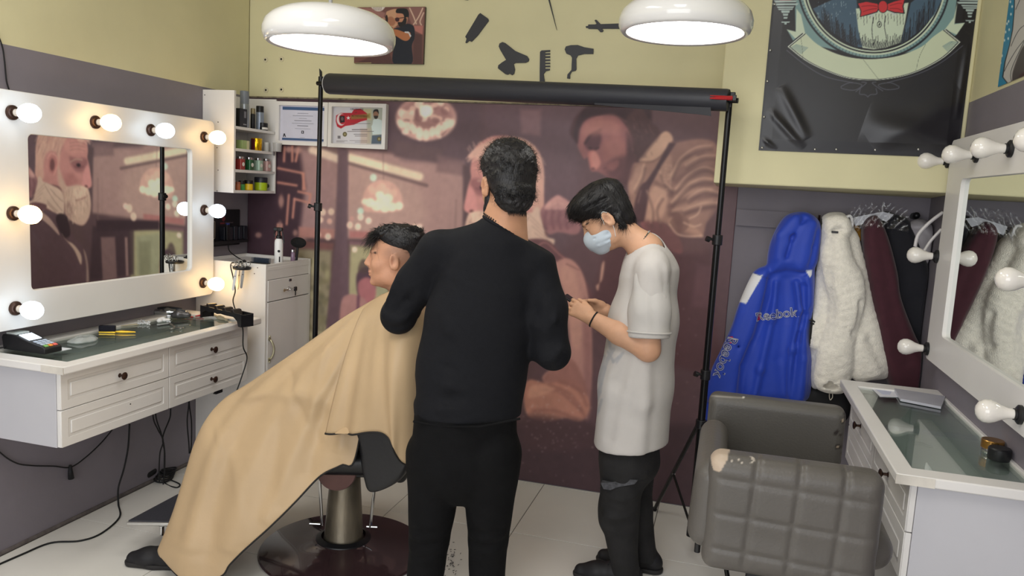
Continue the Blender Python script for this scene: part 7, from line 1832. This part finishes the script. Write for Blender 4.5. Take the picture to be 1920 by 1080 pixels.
def project_text(s_, size, px, py, Yp, Upx, col_m, par, off=0.0, name='lettering', host=None):
    # text laid on the cloth: flat glyphs, then pushed onto the cloth surface with a shrinkwrap
    p0 = at(px, py, Y=Yp); p1 = at(px+Upx[0], py+Upx[1], Y=Yp); U = nrm(p1-p0); U[1] = 0; U = nrm(U); Vv = np.array([-U[2], 0, U[0]])
    o = text_obj(name, s_, size, (p0[0], Yp, p0[2]), U, Vv, col_m, par, .0001, offset=off)
    md = o.modifiers.new('lay', 'SHRINKWRAP'); md.target = host; md.wrap_method = 'PROJECT'; md.use_project_y = True; md.use_negative_direction = True; md.use_positive_direction = True; md.offset = .0022 if off > 0 else .0032
    return o
mLw = mat('white_print', (226, 226, 230), .6); mLb = mat('blue_print', (30, 60, 165), .6); mLr = mat('magenta_print', (190, 30, 80), .6)
pb1 = jk([(425, 632)])[0]; pb2 = jk([(150, 880)])[0]
for (s_, sz, p_, d_) in (('Reebok', .060, (pb1[0]-1, pb1[1]), (10, -1.2)), ('Reebok', .068, (pb2[0]+4, pb2[1]-14), (-3.8, 10))):
    project_text(s_, sz, p_[0], p_[1], Yj-.12, d_, mLw, bo, .0022, host=bo); project_text(s_, sz, p_[0], p_[1], Yj-.1205, d_, mLb, bo, -.0008, host=bo)
for L in ([(332, 632), (342, 626), (340, 660), (326, 658)], [(182, 742), (200, 738), (204, 770), (184, 775)]):
    w_ = q2w(jk(L), Yj-.12); MBq = MB(); MBq.v = [np.array([a, Yj-.12, b]) for a, b in w_]; MBq.f = [(0, 1, 2, 3)]; o_ = MBq.build('red_mark', mLr, bo)
    md = o_.modifiers.new('lay', 'SHRINKWRAP'); md.target = bo; md.wrap_method = 'PROJECT'; md.use_project_y = True; md.use_negative_direction = True; md.use_positive_direction = True; md.offset = .003
# black lining seen at the hem
F = Field((.0, 3.8, .40), (.62, 4.05, .78), .008); F.poly(sm2(q2w(jk([(560, 1000), (770, 1000), (770, 1160), (540, 1160)]), 3.9)), 3.93, .07, r=.04); F.build('dark_lining', M['rubber'], bj)
# white teddy fleece jacket
Yw = 3.86
wj = thing('jacket', 'off-white teddy fleece jacket hanging on a hook next to the blue jacket', 'jacket', (.56, Yw, .7))
F = Field((.40, 3.62, .62), (.86, 4.055, 1.62), .0055)
F.poly(sm2(q2w(jk([(660, 140), (700, 112), (760, 118), (800, 170), (840, 220), (860, 300), (890, 430), (930, 600), (980, 780), (1000, 860), (985, 940), (900, 950), (790, 930), (760, 900), (640, 1000), (590, 960), (585, 760), (578, 650), (600, 560), (620, 440), (630, 300), (640, 200)]), Yw)), Yw+.05, .085, r=.06, k=.03)
F.poly(sm2(q2w(jk([(720, 200), (770, 210), (800, 330), (850, 420), (862, 520), (840, 640), (810, 760), (800, 880), (770, 990), (700, 1008), (620, 985), (598, 930), (612, 840), (640, 700), (680, 560), (650, 440), (640, 320), (670, 220)]), Yw)), Yw-.035, .065, r=.055, k=.02)
F.poly(sm2(q2w(jk([(660, 130), (720, 112), (780, 130), (800, 190), (770, 215), (720, 200), (670, 215), (650, 190)]), Yw)), Yw-.01, .08, r=.05, k=.03)
F.poly(sm2(q2w(jk([(808, 715), (875, 700), (885, 760), (950, 900), (900, 945), (800, 930)]), Yw)), Yw-.012, .05, r=.04, k=.02)
F.poly(sm2(q2w(jk([(578, 655), (665, 600), (668, 680), (620, 780), (585, 770)]), Yw)), Yw+.0, .06, r=.04, k=.02)
F.ell(at(1300+695*.37037, 360+985*.37037, Y=Yw-.08), (.030, .04, .014), k=.01, sub=True)
for (L, w, a) in (([(870, 640), (850, 700), (815, 712)], .010, -.022), ([(845, 560), (850, 640), (835, 700)], .010, -.020), ([(805, 720), (870, 735)], .007, -.007), ([(740, 230), (760, 420), (760, 600), (740, 800)], .018, .008), ([(700, 260), (690, 420), (700, 600)], .016, -.008),
                  ([(860, 300), (900, 480), (940, 640), (980, 840)], .012, .006), ([(615, 930), (690, 960), (770, 945)], .010, -.006), ([(720, 560), (680, 760), (660, 900)], .018, -.006)):
    F.fold([np.array(at(px, py, Y=Yw-.08)) for px, py in jk(L)], w*1.5, a)
F.wave(.0022, [160, 200, 260, 310], 4); F.wave(.003, [28, 40], 5); F.cut((0, YB-.012, 0), (0, 1, 0), .004)
mTeddy = mat('teddy_fleece', (238, 232, 220), .95, var=.08, scale=60, bump=1.0, bscale=220, sheen=.5)
wo = F.build('fleece', mTeddy, wj)
p = at(1300+715*.37037, 360+203*.37037, Y=Yw-.07); MB().box(p[0]-.014, p[0]+.014, p[1]-.012, p[1]-.004, p[2]-.004, p[2]+.005).build('hanging_loop', M['black'], wj)
p = at(1300+600*.37037, 360+655*.37037, Y=Yw-.04); MB().tube([p+np.array([-.012, -.012, .006]), p+np.array([.0, -.014, .008]), p+np.array([.012, -.012, .0])], .004, 6).tube([p+np.array([-.008, -.012, -.004]), p+np.array([.010, -.013, -.010])], .004, 6).build('sewn_emblem', M['black'], wj)
p = at(1300+700*.37037, 360+1005*.37037, Y=Yw-.05); MB().tube(catmull([p, p+np.array([-.008, 0, -.018]), p+np.array([-.002, 0, -.045]), p+np.array([.007, 0, -.030]), p+np.array([.003, 0, -.004])]), .0018, 6).build('drawcord_loop', mat('cream_cord', (214, 206, 190), .8), wj)
# plum and black suit jackets on hangers under clear film
def suit(name, label, poly, Y, yoff, half, m, extra=(), cat='jacket'):
    t = thing(name, label, cat, (at(*poly[0], Y=Y)[0], Y, .8)); w = q2w(poly, Y); w_ = np.array(w)
    F = Field((w_[:, 0].min()-.06, Y-.16, w_[:, 1].min()-.06), (w_[:, 0].max()+.06, min(YB-.004, Y+.2), w_[:, 1].max()+.06), .007)
    F.poly(sm2(w, 5), Y+yoff, half, r=min(half-.002, .05), k=.02)
    for (L, ww, a) in extra: F.fold([np.array(at(px, py, Y=Y-.05)) for px, py in L], ww, a)
    F.wave(.003, [20, 28], 3); F.cut((XR-.006, 0, 0), (1, 0, 0), .004); F.cut((0, YB-.01, 0), (0, 1, 0), .004); F.build('cloth', m, t); return t
mPlum = mat('plum_wool', (64, 24, 36), .85, var=.1, scale=30, sheen=.2); mNavy = mat('black_wool', (22, 22, 30), .85, var=.1, scale=30, sheen=.15)
suit('jacket', 'black jacket hanging half behind the plum jacket under clear film', [(1655, 408), (1680, 402), (1705, 415), (1722, 450), (1742, 500), (1756, 530), (1764, 580), (1760, 720), (1750, 760), (1700, 760), (1665, 560)], 3.95, .02, .06, mNavy, [([(1690, 450), (1720, 560), (1730, 700)], .03, -.006)])
pj = suit('jacket', 'dark plum jacket on a white hanger right of the fleece jacket', [(1618, 425), (1638, 403), (1652, 412), (1668, 450), (1683, 510), (1690, 560), (1712, 620), (1738, 680), (1748, 760), (1690, 760), (1660, 700), (1640, 600), (1622, 500)], 3.88, .02, .07, mPlum, [([(1650, 440), (1670, 540), (1700, 680)], .02, -.008), ([(1630, 480), (1655, 600), (1680, 720)], .02, .006)])
sj = suit('coat', 'silvery grey quilted coat hanging at the far right behind the mirror bulb', [(1700, 425), (1715, 412), (1735, 412), (1750, 425), (1762, 440), (1780, 470), (1785, 520), (1770, 540), (1745, 510), (1722, 470), (1708, 440)], 3.96, .0, .05, mat('silver_nylon', (150, 146, 152), .35, var=.1, bump=.5, bscale=30), [([(1715, 425), (1740, 460), (1760, 500)], .012, -.006), ([(1730, 415), (1750, 450)], .012, .006)], 'coat')
suit('coat', 'mustard coat edge showing between the fleece and the plum jacket', [(1598, 415), (1612, 425), (1618, 445), (1612, 452), (1602, 432)], 3.98, .0, .02, mat('mustard', (176, 124, 40), .8), (), 'coat')
hg = thing('coat_hanger', 'white plastic hanger holding the plum and black jackets', 'hanger', (.6, 3.95, 1.55))
h0, h1, h2 = at(1598, 420, Y=3.92), at(1655, 402, Y=3.93), at(1690, 412, Y=3.95); hm = at(1655, 400, Y=3.93)
MB().tube(catmull([h0, (h0+h1)/2+np.array([0, 0, .008]), h1, h2]), .009, 8).tube(catmull([hm, hm+np.array([0, .02, .025]), hm+np.array([.008, .05, .05])]), .0035, 6).build('hanger_arms', mat('hanger_white', (214, 214, 220), .3), hg)
q = MB(); q.v = [at(px, py, Y=3.90) for px, py in ((1600, 408), (1655, 397), (1648, 410), (1604, 424), (1676, 402), (1662, 416))]; q.v += [p+np.array([0, .004, 0]) for p in q.v]
q.f = [(0, 3, 2, 1), (1, 2, 5, 4), (6, 7, 8, 9), (7, 10, 11, 8), (0, 1, 7, 6), (3, 9, 8, 2), (0, 6, 9, 3), (1, 4, 10, 7), (4, 5, 11, 10), (5, 2, 8, 11)]
q.build('paper_collar', mat('collar_card', (206, 208, 214), .6), hg)
# clear film over the suits: crinkled thin sheet
fn = MB(); nu_, nv_ = 26, 14; r_ = np.random.RandomState(4)
for j in range(nv_):
    for i in range(nu_):
        px = 1588+i*4.6; py = 380+j*3.6+12*((i-13)/13)**2; p = at(px, py, Y=3.83); p = p+np.array([0, .012*math.sin(i*1.3+j*.9)+r_.uniform(-.006, .006), r_.uniform(-.004, .004)]); fn.v.append(p)
fn.f = [tuple(q) for q in grid_faces(nu_, nv_)]
fn.build('clear_film', glass_mat('clear_film', (248, 248, 250), .08, .12), hg, smooth=True, angle=180)
hg2 = thing('coat_hanger', 'white tubular hanger slanting beside the right mirror frame', 'hanger', (.8, 3.9, 1.5))
hk = lambda px, py: at(px, py, Y=3.78)
MB().tube(catmull([hk(1768, 398), hk(1742, 418), hk(1722, 440), hk(1716, 462)]), .0075, 8).tube(catmull([hk(1765, 430), hk(1745, 452), hk(1732, 472)]), .0065, 8).tube(catmull([hk(1716, 462), hk(1722, 468), hk(1732, 472)]), .006, 8).build('hanger_bars', mat('hanger_white2', (218, 214, 214), .3), hg2)
kn_ = thing('coat_hook', 'small black knob hook on the wall above the silvery coat', 'hook', at(1716, 405, Y=YB))
p = at(1716, 406, Y=YB-.03); MB().cyl((p[0], YB, p[2]), (p[0], YB-.05, p[2]+.004), .007, n=10).sphere((p[0], YB-.055, p[2]+.005), .016, 12).build('knob', M['black'], kn_)
MB().cyl((p[0], YB, p[2]), (p[0], YB-.006, p[2]), .018, n=16).build('plate', M['black'], kn_)
hk3 = thing('coat_hanger', 'white hooked plastic hanger end beside the fleece jacket hood', 'hanger', (.58, 3.86, 1.58))
hk = lambda px, py: at(px, py, Y=3.85)
MB().tube(catmull([hk(1582, 410), hk(1592, 405), hk(1597, 410), hk(1598, 425)]), .0065, 8).build('hook', mat('hanger_white3', (220, 218, 216), .3), hk3)

# ================================================================ THINGS ON THE LEFT VANITY
tz = ZT; ta = nrm((.55, -.84, 0)); tb_ = np.array([-ta[1], ta[0], 0])
t0 = at(52, 645, Z=tz)
t0 = np.array([-2.60, 2.335, tz])
term = thing('card_terminal', 'black card payment terminal with lit screen on the left vanity corner', 'card terminal', t0)
ta = nrm(np.array(at(104, 655, Z=tz))-np.array(at(-20, 625, Z=tz+.03)))*np.array([1, 1, 0]); ta = nrm(ta); tb_ = np.array([-ta[1], ta[0], 0])
e0 = np.array(at(84, 666, Z=tz)); e0[2] = tz
def TP(u, v, z): return e0-ta*u+tb_*v+np.array([0, 0, z])
prof = [(0, .002), (0, .022), (.012, .030), (.085, .045), (.14, .062), (.205, .062), (.212, .050), (.205, .002)]
q = MB()
for v in (0, .082):
    for (u, z) in prof: q.v.append(TP(u, v, z))
n_ = len(prof); q.f = [tuple(range(n_)), tuple(range(n_, 2*n_))[::-1]]+[(i, i+n_, (i+1) % n_+n_, (i+1) % n_) for i in range(n_)]
q.build('body', M['black'], term, bevel=.003)
def tpanel(u0, u1, v0, v1, h0, h1, m, name, par, ext=.0015):
    q = MB()
    for e in (0, ext):
        for (u, v) in ((u0, v0), (u1, v0), (u1, v1), (u0, v1)):
            z = np.interp(u, [a for a, b in prof[1:6]], [b for a, b in prof[1:6]]); q.v.append(TP(u, v, z+.0004+e))
    q.f = [(0, 1, 2, 3), (7, 6, 5, 4), (0, 4, 5, 1), (1, 5, 6, 2), (2, 6, 7, 3), (3, 7, 4, 0)]; return q.build(name, m, par)
tpanel(.088, .138, .012, .070, 0, 0, mat('lit_screen', (240, 246, 255), .3, emit=(226, 240, 255), estr=1.6, var=0), 'screen', term)
for r_i in range(4):
    for c_i in range(3):
        m_ = mat('key_grey', (176, 186, 200), .5) if r_i < 3 else [mat('key_green', (120, 170, 90), .5), mat('key_orange', (226, 140, 60), .5), mat('key_red', (224, 100, 90), .5)][c_i]
        u0 = .070-r_i*.0165; tpanel(u0-.012, u0, .012+c_i*.021, .028+c_i*.021, 0, 0, m_, 'key', term, .0028)
tpanel(.150, .200, .012, .070, 0, 0, mat('paper_cover', (206, 212, 208), .5), 'paper_roll_cover', term, .006)
cb_ = thing('terminal_cable', 'thin black cable running from the card terminal to the left edge', 'cable', (-2.7, 2.25, .87))
MB().tube(catmull([TP(.19, -.002, .012), TP(.23, -.015, .004), TP(.30, -.02, .003), TP(.42, -.01, .003)]), .0025, 6).build('cord', M['rubber'], cb_)
def on(px, py, z=None): p = at(px, py, Z=ZT if z is None else z); p[2] = ZT if z is None else z; return p
ZG_ = .8745
# business card and receipts under/at the terminal
t = thing('paper_card', 'small white card lying beside the card terminal', 'card', on(115, 655, ZG_))
q = MB(); c = on(112, 655, ZG_); q.box(c[0]-.03, c[0]+.03, c[1]-.02, c[1]+.03, ZG_, ZG_+.0012).build('card', mat('white_card', (222, 224, 230), .5), t)
# golden clipper brush
a_, b_ = on(186, 624, ZG_), on(254, 625, ZG_)
t = thing('fade_brush', 'gold handled fade brush with black bristles lying on the glass', 'brush', a_)
d = nrm(b_-a_); s_ = np.array([-d[1], d[0], 0]); L_ = np.linalg.norm(b_-a_)
def lay(mb, c, d, s_, a, b, z0, z1):
    n = len(mb.v)
    for z in (z0, z1):
        for v in (-b, b):
            for u in (0, a): mb.v.append(np.array([c[0], c[1], 0])+d*u+s_*v+np.array([0, 0, z]))
    mb.f += [tuple(n+i for i in q) for q in ((0, 2, 3, 1), (4, 5, 7, 6), (0, 1, 5, 4), (2, 6, 7, 3), (0, 4, 6, 2), (1, 3, 7, 5))]; return mb
lay(MB(), a_, d, s_, L_*.46, .010, ZG_+.001, ZG_+.008).build('gold_head', M['gold'], t, bevel=.001)
lay(MB(), a_, d, s_, L_*.45, .011, ZG_+.008, ZG_+.034).build('bristles', mat('brush_black', (22, 22, 34), .9, bump=.8, bscale=300), t, bevel=.003)
hb = MB(); hb.tube([a_+d*L_*.45+np.array([0, 0, .006]), a_+d*L_*.6+np.array([0, 0, .006]), a_+d*L_*.8+np.array([0, 0, .006]), b_+np.array([0, 0, .006])], [.0045, .007, .0055, .003], 10)
hb.build('gold_handle', M['gold'], t)
# white plastic cup covers and clear film on the left half
t = thing('plastic_cap', 'crumpled clear plastic cap lying on the glass near the terminal', 'cap', on(150, 638, ZG_))
c = on(158, 640, ZG_); F = Field(c-np.array([.09, .12, .01]), c+np.array([.09, .12, .06]), .005); F.ell(c, (.045, .075, .024), k=.01); F.wave(.006, [60, 90, 120], 3); F.cut((0, 0, ZG_+.001), (0, 0, -1), .002); F.build('cap', mat('clear_cap', (206, 212, 212), .2, alpha=.45), t)
# necklaces / coil of clear beads
t = thing('clear_clips', 'cluster of clear plastic clips beside the gold brush', 'clips', on(270, 612, ZG_))
r_ = np.random.RandomState(6); mClear = mat('clear_beads', (214, 216, 220), .15, coat=.6); mb = MB()
for k in range(26):
    p = on(r_.uniform(258, 283), r_.uniform(603, 612), ZG_)+np.array([0, 0, .005+.004*r_.rand()]); mb.sphere(p, r_.uniform(.003, .006), 8)
tag(mb.build('beads', mClear, t), kind='stuff')
a_, b_ = on(222, 613, ZG_), on(262, 609, ZG_); t = thing('thin_comb', 'thin pale tail comb behind the gold brush', 'comb', a_); MB().tube([a_+np.array([0, 0, .004]), b_+np.array([0, 0, .004])], [.002, .004], 8).build('tail', mat('cream_comb', (196, 184, 156), .5), t)
# hair clipper pair on the glass
for (pA, pB, lb, m_) in (((284, 592), (345, 594), 'silver hair clipper with black trim at the back of the left vanity', M['chrome']), ((318, 598), (352, 598), 'grey clipper lying right of the silver clipper on the glass', mat('gunmetal', (96, 94, 96), .3, metal=.7))):
    a_, b_ = on(*pA, ZG_), on(*pB, ZG_); d = nrm(b_-a_); L_ = np.linalg.norm(b_-a_); t = thing('hair_clipper', lb, 'clipper', a_)
    F = Field(np.minimum(a_, b_)-.05, np.maximum(a_, b_)+.06, .004); F.chain([a_+d*.02+np.array([0, 0, .02]), a_+d*L_*.5+np.array([0, 0, .024]), b_+np.array([0, 0, .02])], [.016, .021, .017], k=.01); F.cut((0, 0, ZG_+.0005), (0, 0, -1), .002)
    bo_ = F.build('housing', m_, t); MB().tube(catmull([a_+d*.03+np.array([0, 0, .040]), a_+d*L_*.5+np.array([0, 0, .047]), b_-d*.01+np.array([0, 0, .040])]), .005, 8).build('top_trim', M['black'], t)
    lay(MB(), a_-d*.014, d, np.array([-d[1], d[0], 0]), .02, .016, ZG_+.008, ZG_+.016).build('blade', M['chrome'], t, bevel=.001)
# tissues, black scissors, comb, red clips
c = on(305, 603, ZG_); t = thing('crumpled_tissue', 'small crumpled white tissue in front of the clippers', 'tissue', c)
F = Field(c-.05, c+.06, .003); 
for k in range(9): F.ell(c+np.array([r_.uniform(-.02, .02), r_.uniform(-.03, .03), .008]), (.010, .012, .008), k=.006)
F.wave(.003, [120, 170], 2); F.cut((0, 0, ZG_+.0005), (0, 0, -1), .002); F.build('tissue', mat('tissue', (232, 232, 234), .9), t)
t = scissors(tuple(on(330, 611, ZG_+.006)), .2, 0, 'black handled scissors lying across the left vanity glass', .14); t.rotation_euler = (PI/2, 0, .9); t.location = tuple(on(325, 611, ZG_+.007))
a_, b_ = on(296, 612, ZG_), on(352, 604, ZG_); t = thing('black_comb', 'slim black comb lying near the front edge of the glass', 'comb', a_); d = nrm(b_-a_); lay(MB(), a_, d, np.array([-d[1], d[0], 0]), np.linalg.norm(b_-a_), .006, ZG_+.0006, ZG_+.004).build('comb_back', M['black'], t, bevel=.001)
for (px, py, lb) in ((352, 597, 'red sectioning clip nearer the clippers'), (377, 594, 'red sectioning clip nearer the black stand')):
    c = on(px, py, ZG_); t = thing('sectioning_clip', lb+' on the left vanity', 'hair clip', c)
    MB().tube([c+np.array([-.02, -.02, .004]), c+np.array([0, 0, .008]), c+np.array([.012, .025, .004])], [.003, .005, .004], 8).tube([c+np.array([-.01, .0, .006]), c+np.array([.015, .0, .010])], [.005, .003], 8).build('clip', M['red'], t, angle=180)
mb = MB(); t = thing('towel_strip', 'folded pale cloth strip at the far end of the glass', 'cloth', on(400, 600, ZG_))
c0, c1 = on(398, 594, ZG_), on(425, 602, ZG_); F = Field(np.minimum(c0, c1)-.04, np.maximum(c0, c1)+.05, .004); F.chain([c0+np.array([0, 0, .006]), (c0+c1)/2+np.array([0, 0, .008]), c1+np.array([0, 0, .006])], [.008, .010, .008], k=.01); F.wave(.002, [90], 1); F.build('strip', mat('pale_cloth', (196, 186, 160), .9), t)
# black guard-comb stand (like a small bridge) with guards standing in it
A_, B_ = np.array([-2.60, 3.36, .93]), np.array([-2.295, 3.30, .93])
A_ = at(376, 572, Z=.945); B_ = at(453, 590, Z=.945)
d = nrm((B_-A_)*np.array([1, 1, 0])); s_ = np.array([-d[1], d[0], 0]); L_ = float(np.linalg.norm((B_-A_)[:2]))
t = thing('guard_stand', 'black plastic stand full of clipper guards at the far end of the vanity', 'stand', (A_[0], A_[1], ZT))
def gl(mb, u0, u1, v0, v1, z0, z1): return lay(mb, A_+d*u0+s_*((v0+v1)/2), d, s_, u1-u0, (v1-v0)/2, z0, z1)
body_ = MB(); arch = [(0, .0), (.014, .0), (.018, .030), (.045, .042), (.08, .038), (.11, .043), (.15, .038), (.18, .043), (.215, .041), (L_-.065, .042), (L_-.035, .026), (L_-.025, .0), (L_, .0), (L_, .063), (0, .063)]
for v in (0, .065): body_.prism(arch, d, (0, 0, 1), np.array([A_[0], A_[1], ZT])+s_*v, -.002, .002)
body_.build('side_wall', M['black'], t); gl(MB(), 0, .004, 0, .065, ZT, ZT+.06).build('end_wall', M['black'], t); gl(MB(), L_-.004, L_, 0, .065, ZT, ZT+.06).build('end_wall', M['black'], t)
gl(MB(), 0, L_, 0, .065, ZT+.043, ZT+.046).build('tray', M['black'], t)
for k in range(4):
    u = .035+k*.07; g_ = MB(); g_.prism([(0, 0), (.036, 0), (.030, .014), (.020, .028), (.004, .030), (-.004, .012)], d, (0, 0, 1), np.array([A_[0], A_[1], ZT+.046])+d*u+s_*.033, -.024, .024)
    o = g_.build('clipper_guard', mat('guard_brown', (38, 32, 30), .4), t, bevel=.002)

# ================================================================ THINGS ON THE RIGHT VANITY
ZR = .8745
pp_ = lambda px, py, z=ZR: at(px, py, Z=z)
for k, (L, lb, c_) in enumerate((([(1632, 727), (1700, 736), (1702, 746), (1650, 744)], 'white printed sheet under the magazine at the far end of the right vanity', (226, 226, 234)),
                                 ([(1676, 733), (1772, 748), (1764, 768), (1688, 753)], 'glossy pale magazine lying on the far end of the right vanity', (176, 176, 186)))):
    w = [pp_(px, py) for px, py in L]; t = thing('magazine' if k else 'paper_sheet', lb, 'magazine' if k else 'paper', w[0]); q = MB(); h0 = .0005+.0014*k; h1 = h0+(.001 if k == 0 else .010)
    for h_ in (h0, h1):
        for p in w: q.v.append(np.array([p[0], p[1], ZR+h_]))
    q.f = [(0, 1, 2, 3), (7, 6, 5, 4), (0, 4, 5, 1), (1, 5, 6, 2), (2, 6, 7, 3), (3, 7, 4, 0)]; q.build('pages', mat('paper_'+str(k), c_, .35, spec=.5), t, bevel=.0004)
    if k == 0:
        q = MB()
        for h_ in (h1+.0002, h1+.0006):
            for (px, py) in ((1642, 731), (1672, 735), (1668, 741), (1654, 740)): p = pp_(px, py); q.v.append(np.array([p[0], p[1], ZR+h_]))
        q.f = [(0, 1, 2, 3), (7, 6, 5, 4), (0, 4, 5, 1), (1, 5, 6, 2), (2, 6, 7, 3), (3, 7, 4, 0)]; q.build('printed_box', mat('pale_blue_print', (196, 200, 222), .5), t)
c = pp_(1893, 853); c[0] = min(c[0], XR-.036); t = thing('gold_wax_tin', 'gold rimmed tin with black lid at the right edge of the counter', 'tin', c)
MB().lathe([(.030, 0), (.031, .002), (.031, .014), (.030, .016)], (c[0], c[1], ZR+.0005), n=32).build('base', M['chrome'], t)
MB().lathe([(.0325, .016), (.0325, .040), (.031, .042), (0, .042)], (c[0], c[1], ZR+.0005), n=32).build('gold_band', mat('antique_gold', (176, 132, 70), .25, metal=.9), t)
MB().box(c[0]-.02, c[0]+.02, c[1]+.06, c[1]+.10, ZR+.0005, ZR+.05).build('tmpx', M['black']); bpy.data.objects.remove(bpy.data.objects['tmpx'])
t = thing('black_jar', 'black jar standing in front of the gold rimmed tin', 'jar', (c[0]-.0, c[1]-.07, ZR)); MB().lathe([(.03, 0), (.032, .003), (.032, .034), (.029, .038), (0, .038)], (c[0]-.0, c[1]-.07, ZR+.0005), n=28).build('jar_body', M['black'], t)
# inside the right vanity, seen through the glass: a clear bag
c = pp_(1735, 845, .831); t = thing('clear_bag', 'crinkled clear plastic bag inside the right vanity under the glass', 'bag', c); F = Field(c-.06, c+.06, .004); F.ell(c+np.array([0, 0, .008]), (.035, .04, .016), k=.01); F.wave(.005, [90, 130], 2); F.cut((0, 0, .8305), (0, 0, -1), .002); F.build('film', mat('bag_film', (210, 216, 214), .15, alpha=.5), t)

# ================================================================ CABLES
def cable(label, pts, r=.0035, name='power_cable'):
    t = thing(name, label, 'cable', pts[0]); MB().tube(catmull([np.array(p, float) for p in pts], False, 8), r, 8).build('cord', M['rubber'], t, angle=180); return t
W_ = lambda px, py, d=.012: at(px, py, X=XL+d)
fl0 = lambda px, py: at(px, py, Z=.0045)
cable('black cable sagging along the wall with a hanging plug under the left vanity', [W_(-30, 810), W_(0, 848), W_(30, 868), W_(60, 873), W_(100, 874), W_(132, 876), W_(160, 858), W_(190, 830), W_(215, 800)], .003)
p = W_(132, 884, .014); t = thing('cable_plug', 'small black plug hanging from the sagging wall cable', 'plug', p); MB().tube([p+np.array([0, 0, .03]), p, p+np.array([0, .004, -.035])], [.006, .010, .013], 10).build('plug_body', M['rubber'], t, angle=180)
cable('black cable dropping from the left vanity and running across the floor', [W_(243, 795, .03), W_(240, 840, .03), W_(232, 880, .03), W_(222, 915, .04), fl0(222, 945), fl0(224, 970), fl0(190, 1000), fl0(150, 1014), fl0(95, 1018), fl0(40, 1040), fl0(-40, 1075)], .0042)
xs = -2.70
D_ = lambda px, py: at(px, py, X=xs)
def DT(px, py): p = at(px, py, X=xs); return [p+np.array([0, 0, max(0, .562-p[2])]), p]
cable('leftmost of the cables dropping to the coil below the vanity', [*DT(287, 780), D_(296, 805), D_(306, 826), D_(300, 850), D_(298, 890), D_(299, 905)], .0035)
cable('middle cable dropping to the coil below the vanity', [*DT(292, 778), D_(302, 812), D_(308, 840), D_(308, 880), fl0(309, 905), fl0(330, 914), fl0(337, 908), fl0(320, 900)], .0035)
cable('right cable crossing over the others above the coil', [*DT(320, 768), D_(318, 785), D_(308, 810), D_(305, 826), D_(309, 850), D_(308, 890), fl0(306, 908)], .0035)
cable('left one of two thin cables hanging beside the tall cabinet', [*DT(354, 755), D_(351, 790), D_(354, 830), D_(355, 850)], .0035)
cable('right one of two thin cables hanging beside the tall cabinet', [*DT(355, 755), D_(359, 790), D_(359, 830), D_(357, 850)], .0035)
c = fl0(288, 904); t = thing('cable_coil', 'black coiled cable and adapter on the floor against the left wall', 'cable', c)
mb = MB()
for k in range(5): mb.tube([c+np.array([.02+.042*math.cos(a)*(1-.06*k), .05+.052*math.sin(a)*(1-.05*k)+.01*k, .006+.008*k+.003*math.sin(a*2)]) for a in np.linspace(0, 2*PI, 29)], .0042, 6)
mb.build('coil', M['rubber'], t, angle=180); F = Field(c-.1, c+.12, .005); F.cap(c+np.array([-.05, -.01, .04]), c+np.array([-.05, .03, .045]), .036, k=.01); F.cut((0, 0, .001), (0, 0, -1), .002); F.build('adapter', M['rubber'], t)
# clipper power lead hanging from the tray to below the vanity
zq = .0
cable('thin black lead hanging from the tall cabinet top down past the vanity end', [(XL+.05, 3.815, 1.24), (XL+.07, 3.80, 1.18), (-2.52, 3.64, 1.150), (-2.50, 3.58, 1.150), at(433, 495, Y=3.575), at(437, 520, Y=3.565), at(441, 545, Y=3.56), at(437, 565, Y=3.56), at(445, 590, Y=3.54), at(455, 615, X=-2.29), at(456, 650, X=-2.29), at(463, 672, X=-2.29), at(452, 710, X=-2.29), at(441, 740, X=-2.30)], .0032)
MB().tube([(-2.53, 3.66, ZCB-.012), (-2.50, 3.62, ZCB+.006), (-2.50, 3.60, ZCB+.006)], [.008, .009, .006], 8).build('lead_grip', M['black'], cc)
cable('thin black wire rising up the left wall above the mirror frame', [W_(17, 168, .006), W_(12, 150, .006), W_(8, 110, .006), W_(2, 80, .006), W_(-20, 30, .006)], .0028, 'wall_wire')
# hair clippings on the floor
hcl = MB(); r_ = np.random.RandomState(9)
for k in range(60):
    px, py = r_.normal(840, 10), r_.normal(1052, 18); p = fl0(px, py); a = r_.rand()*PI; hcl.tube([p, p+np.array([.008*math.cos(a), .008*math.sin(a), .001])], .0014, 4)
tag(hcl.build('hair_clippings', M['black'], None), 'dark hair clippings scattered on the floor beside the barber', 'hair', kind='stuff')
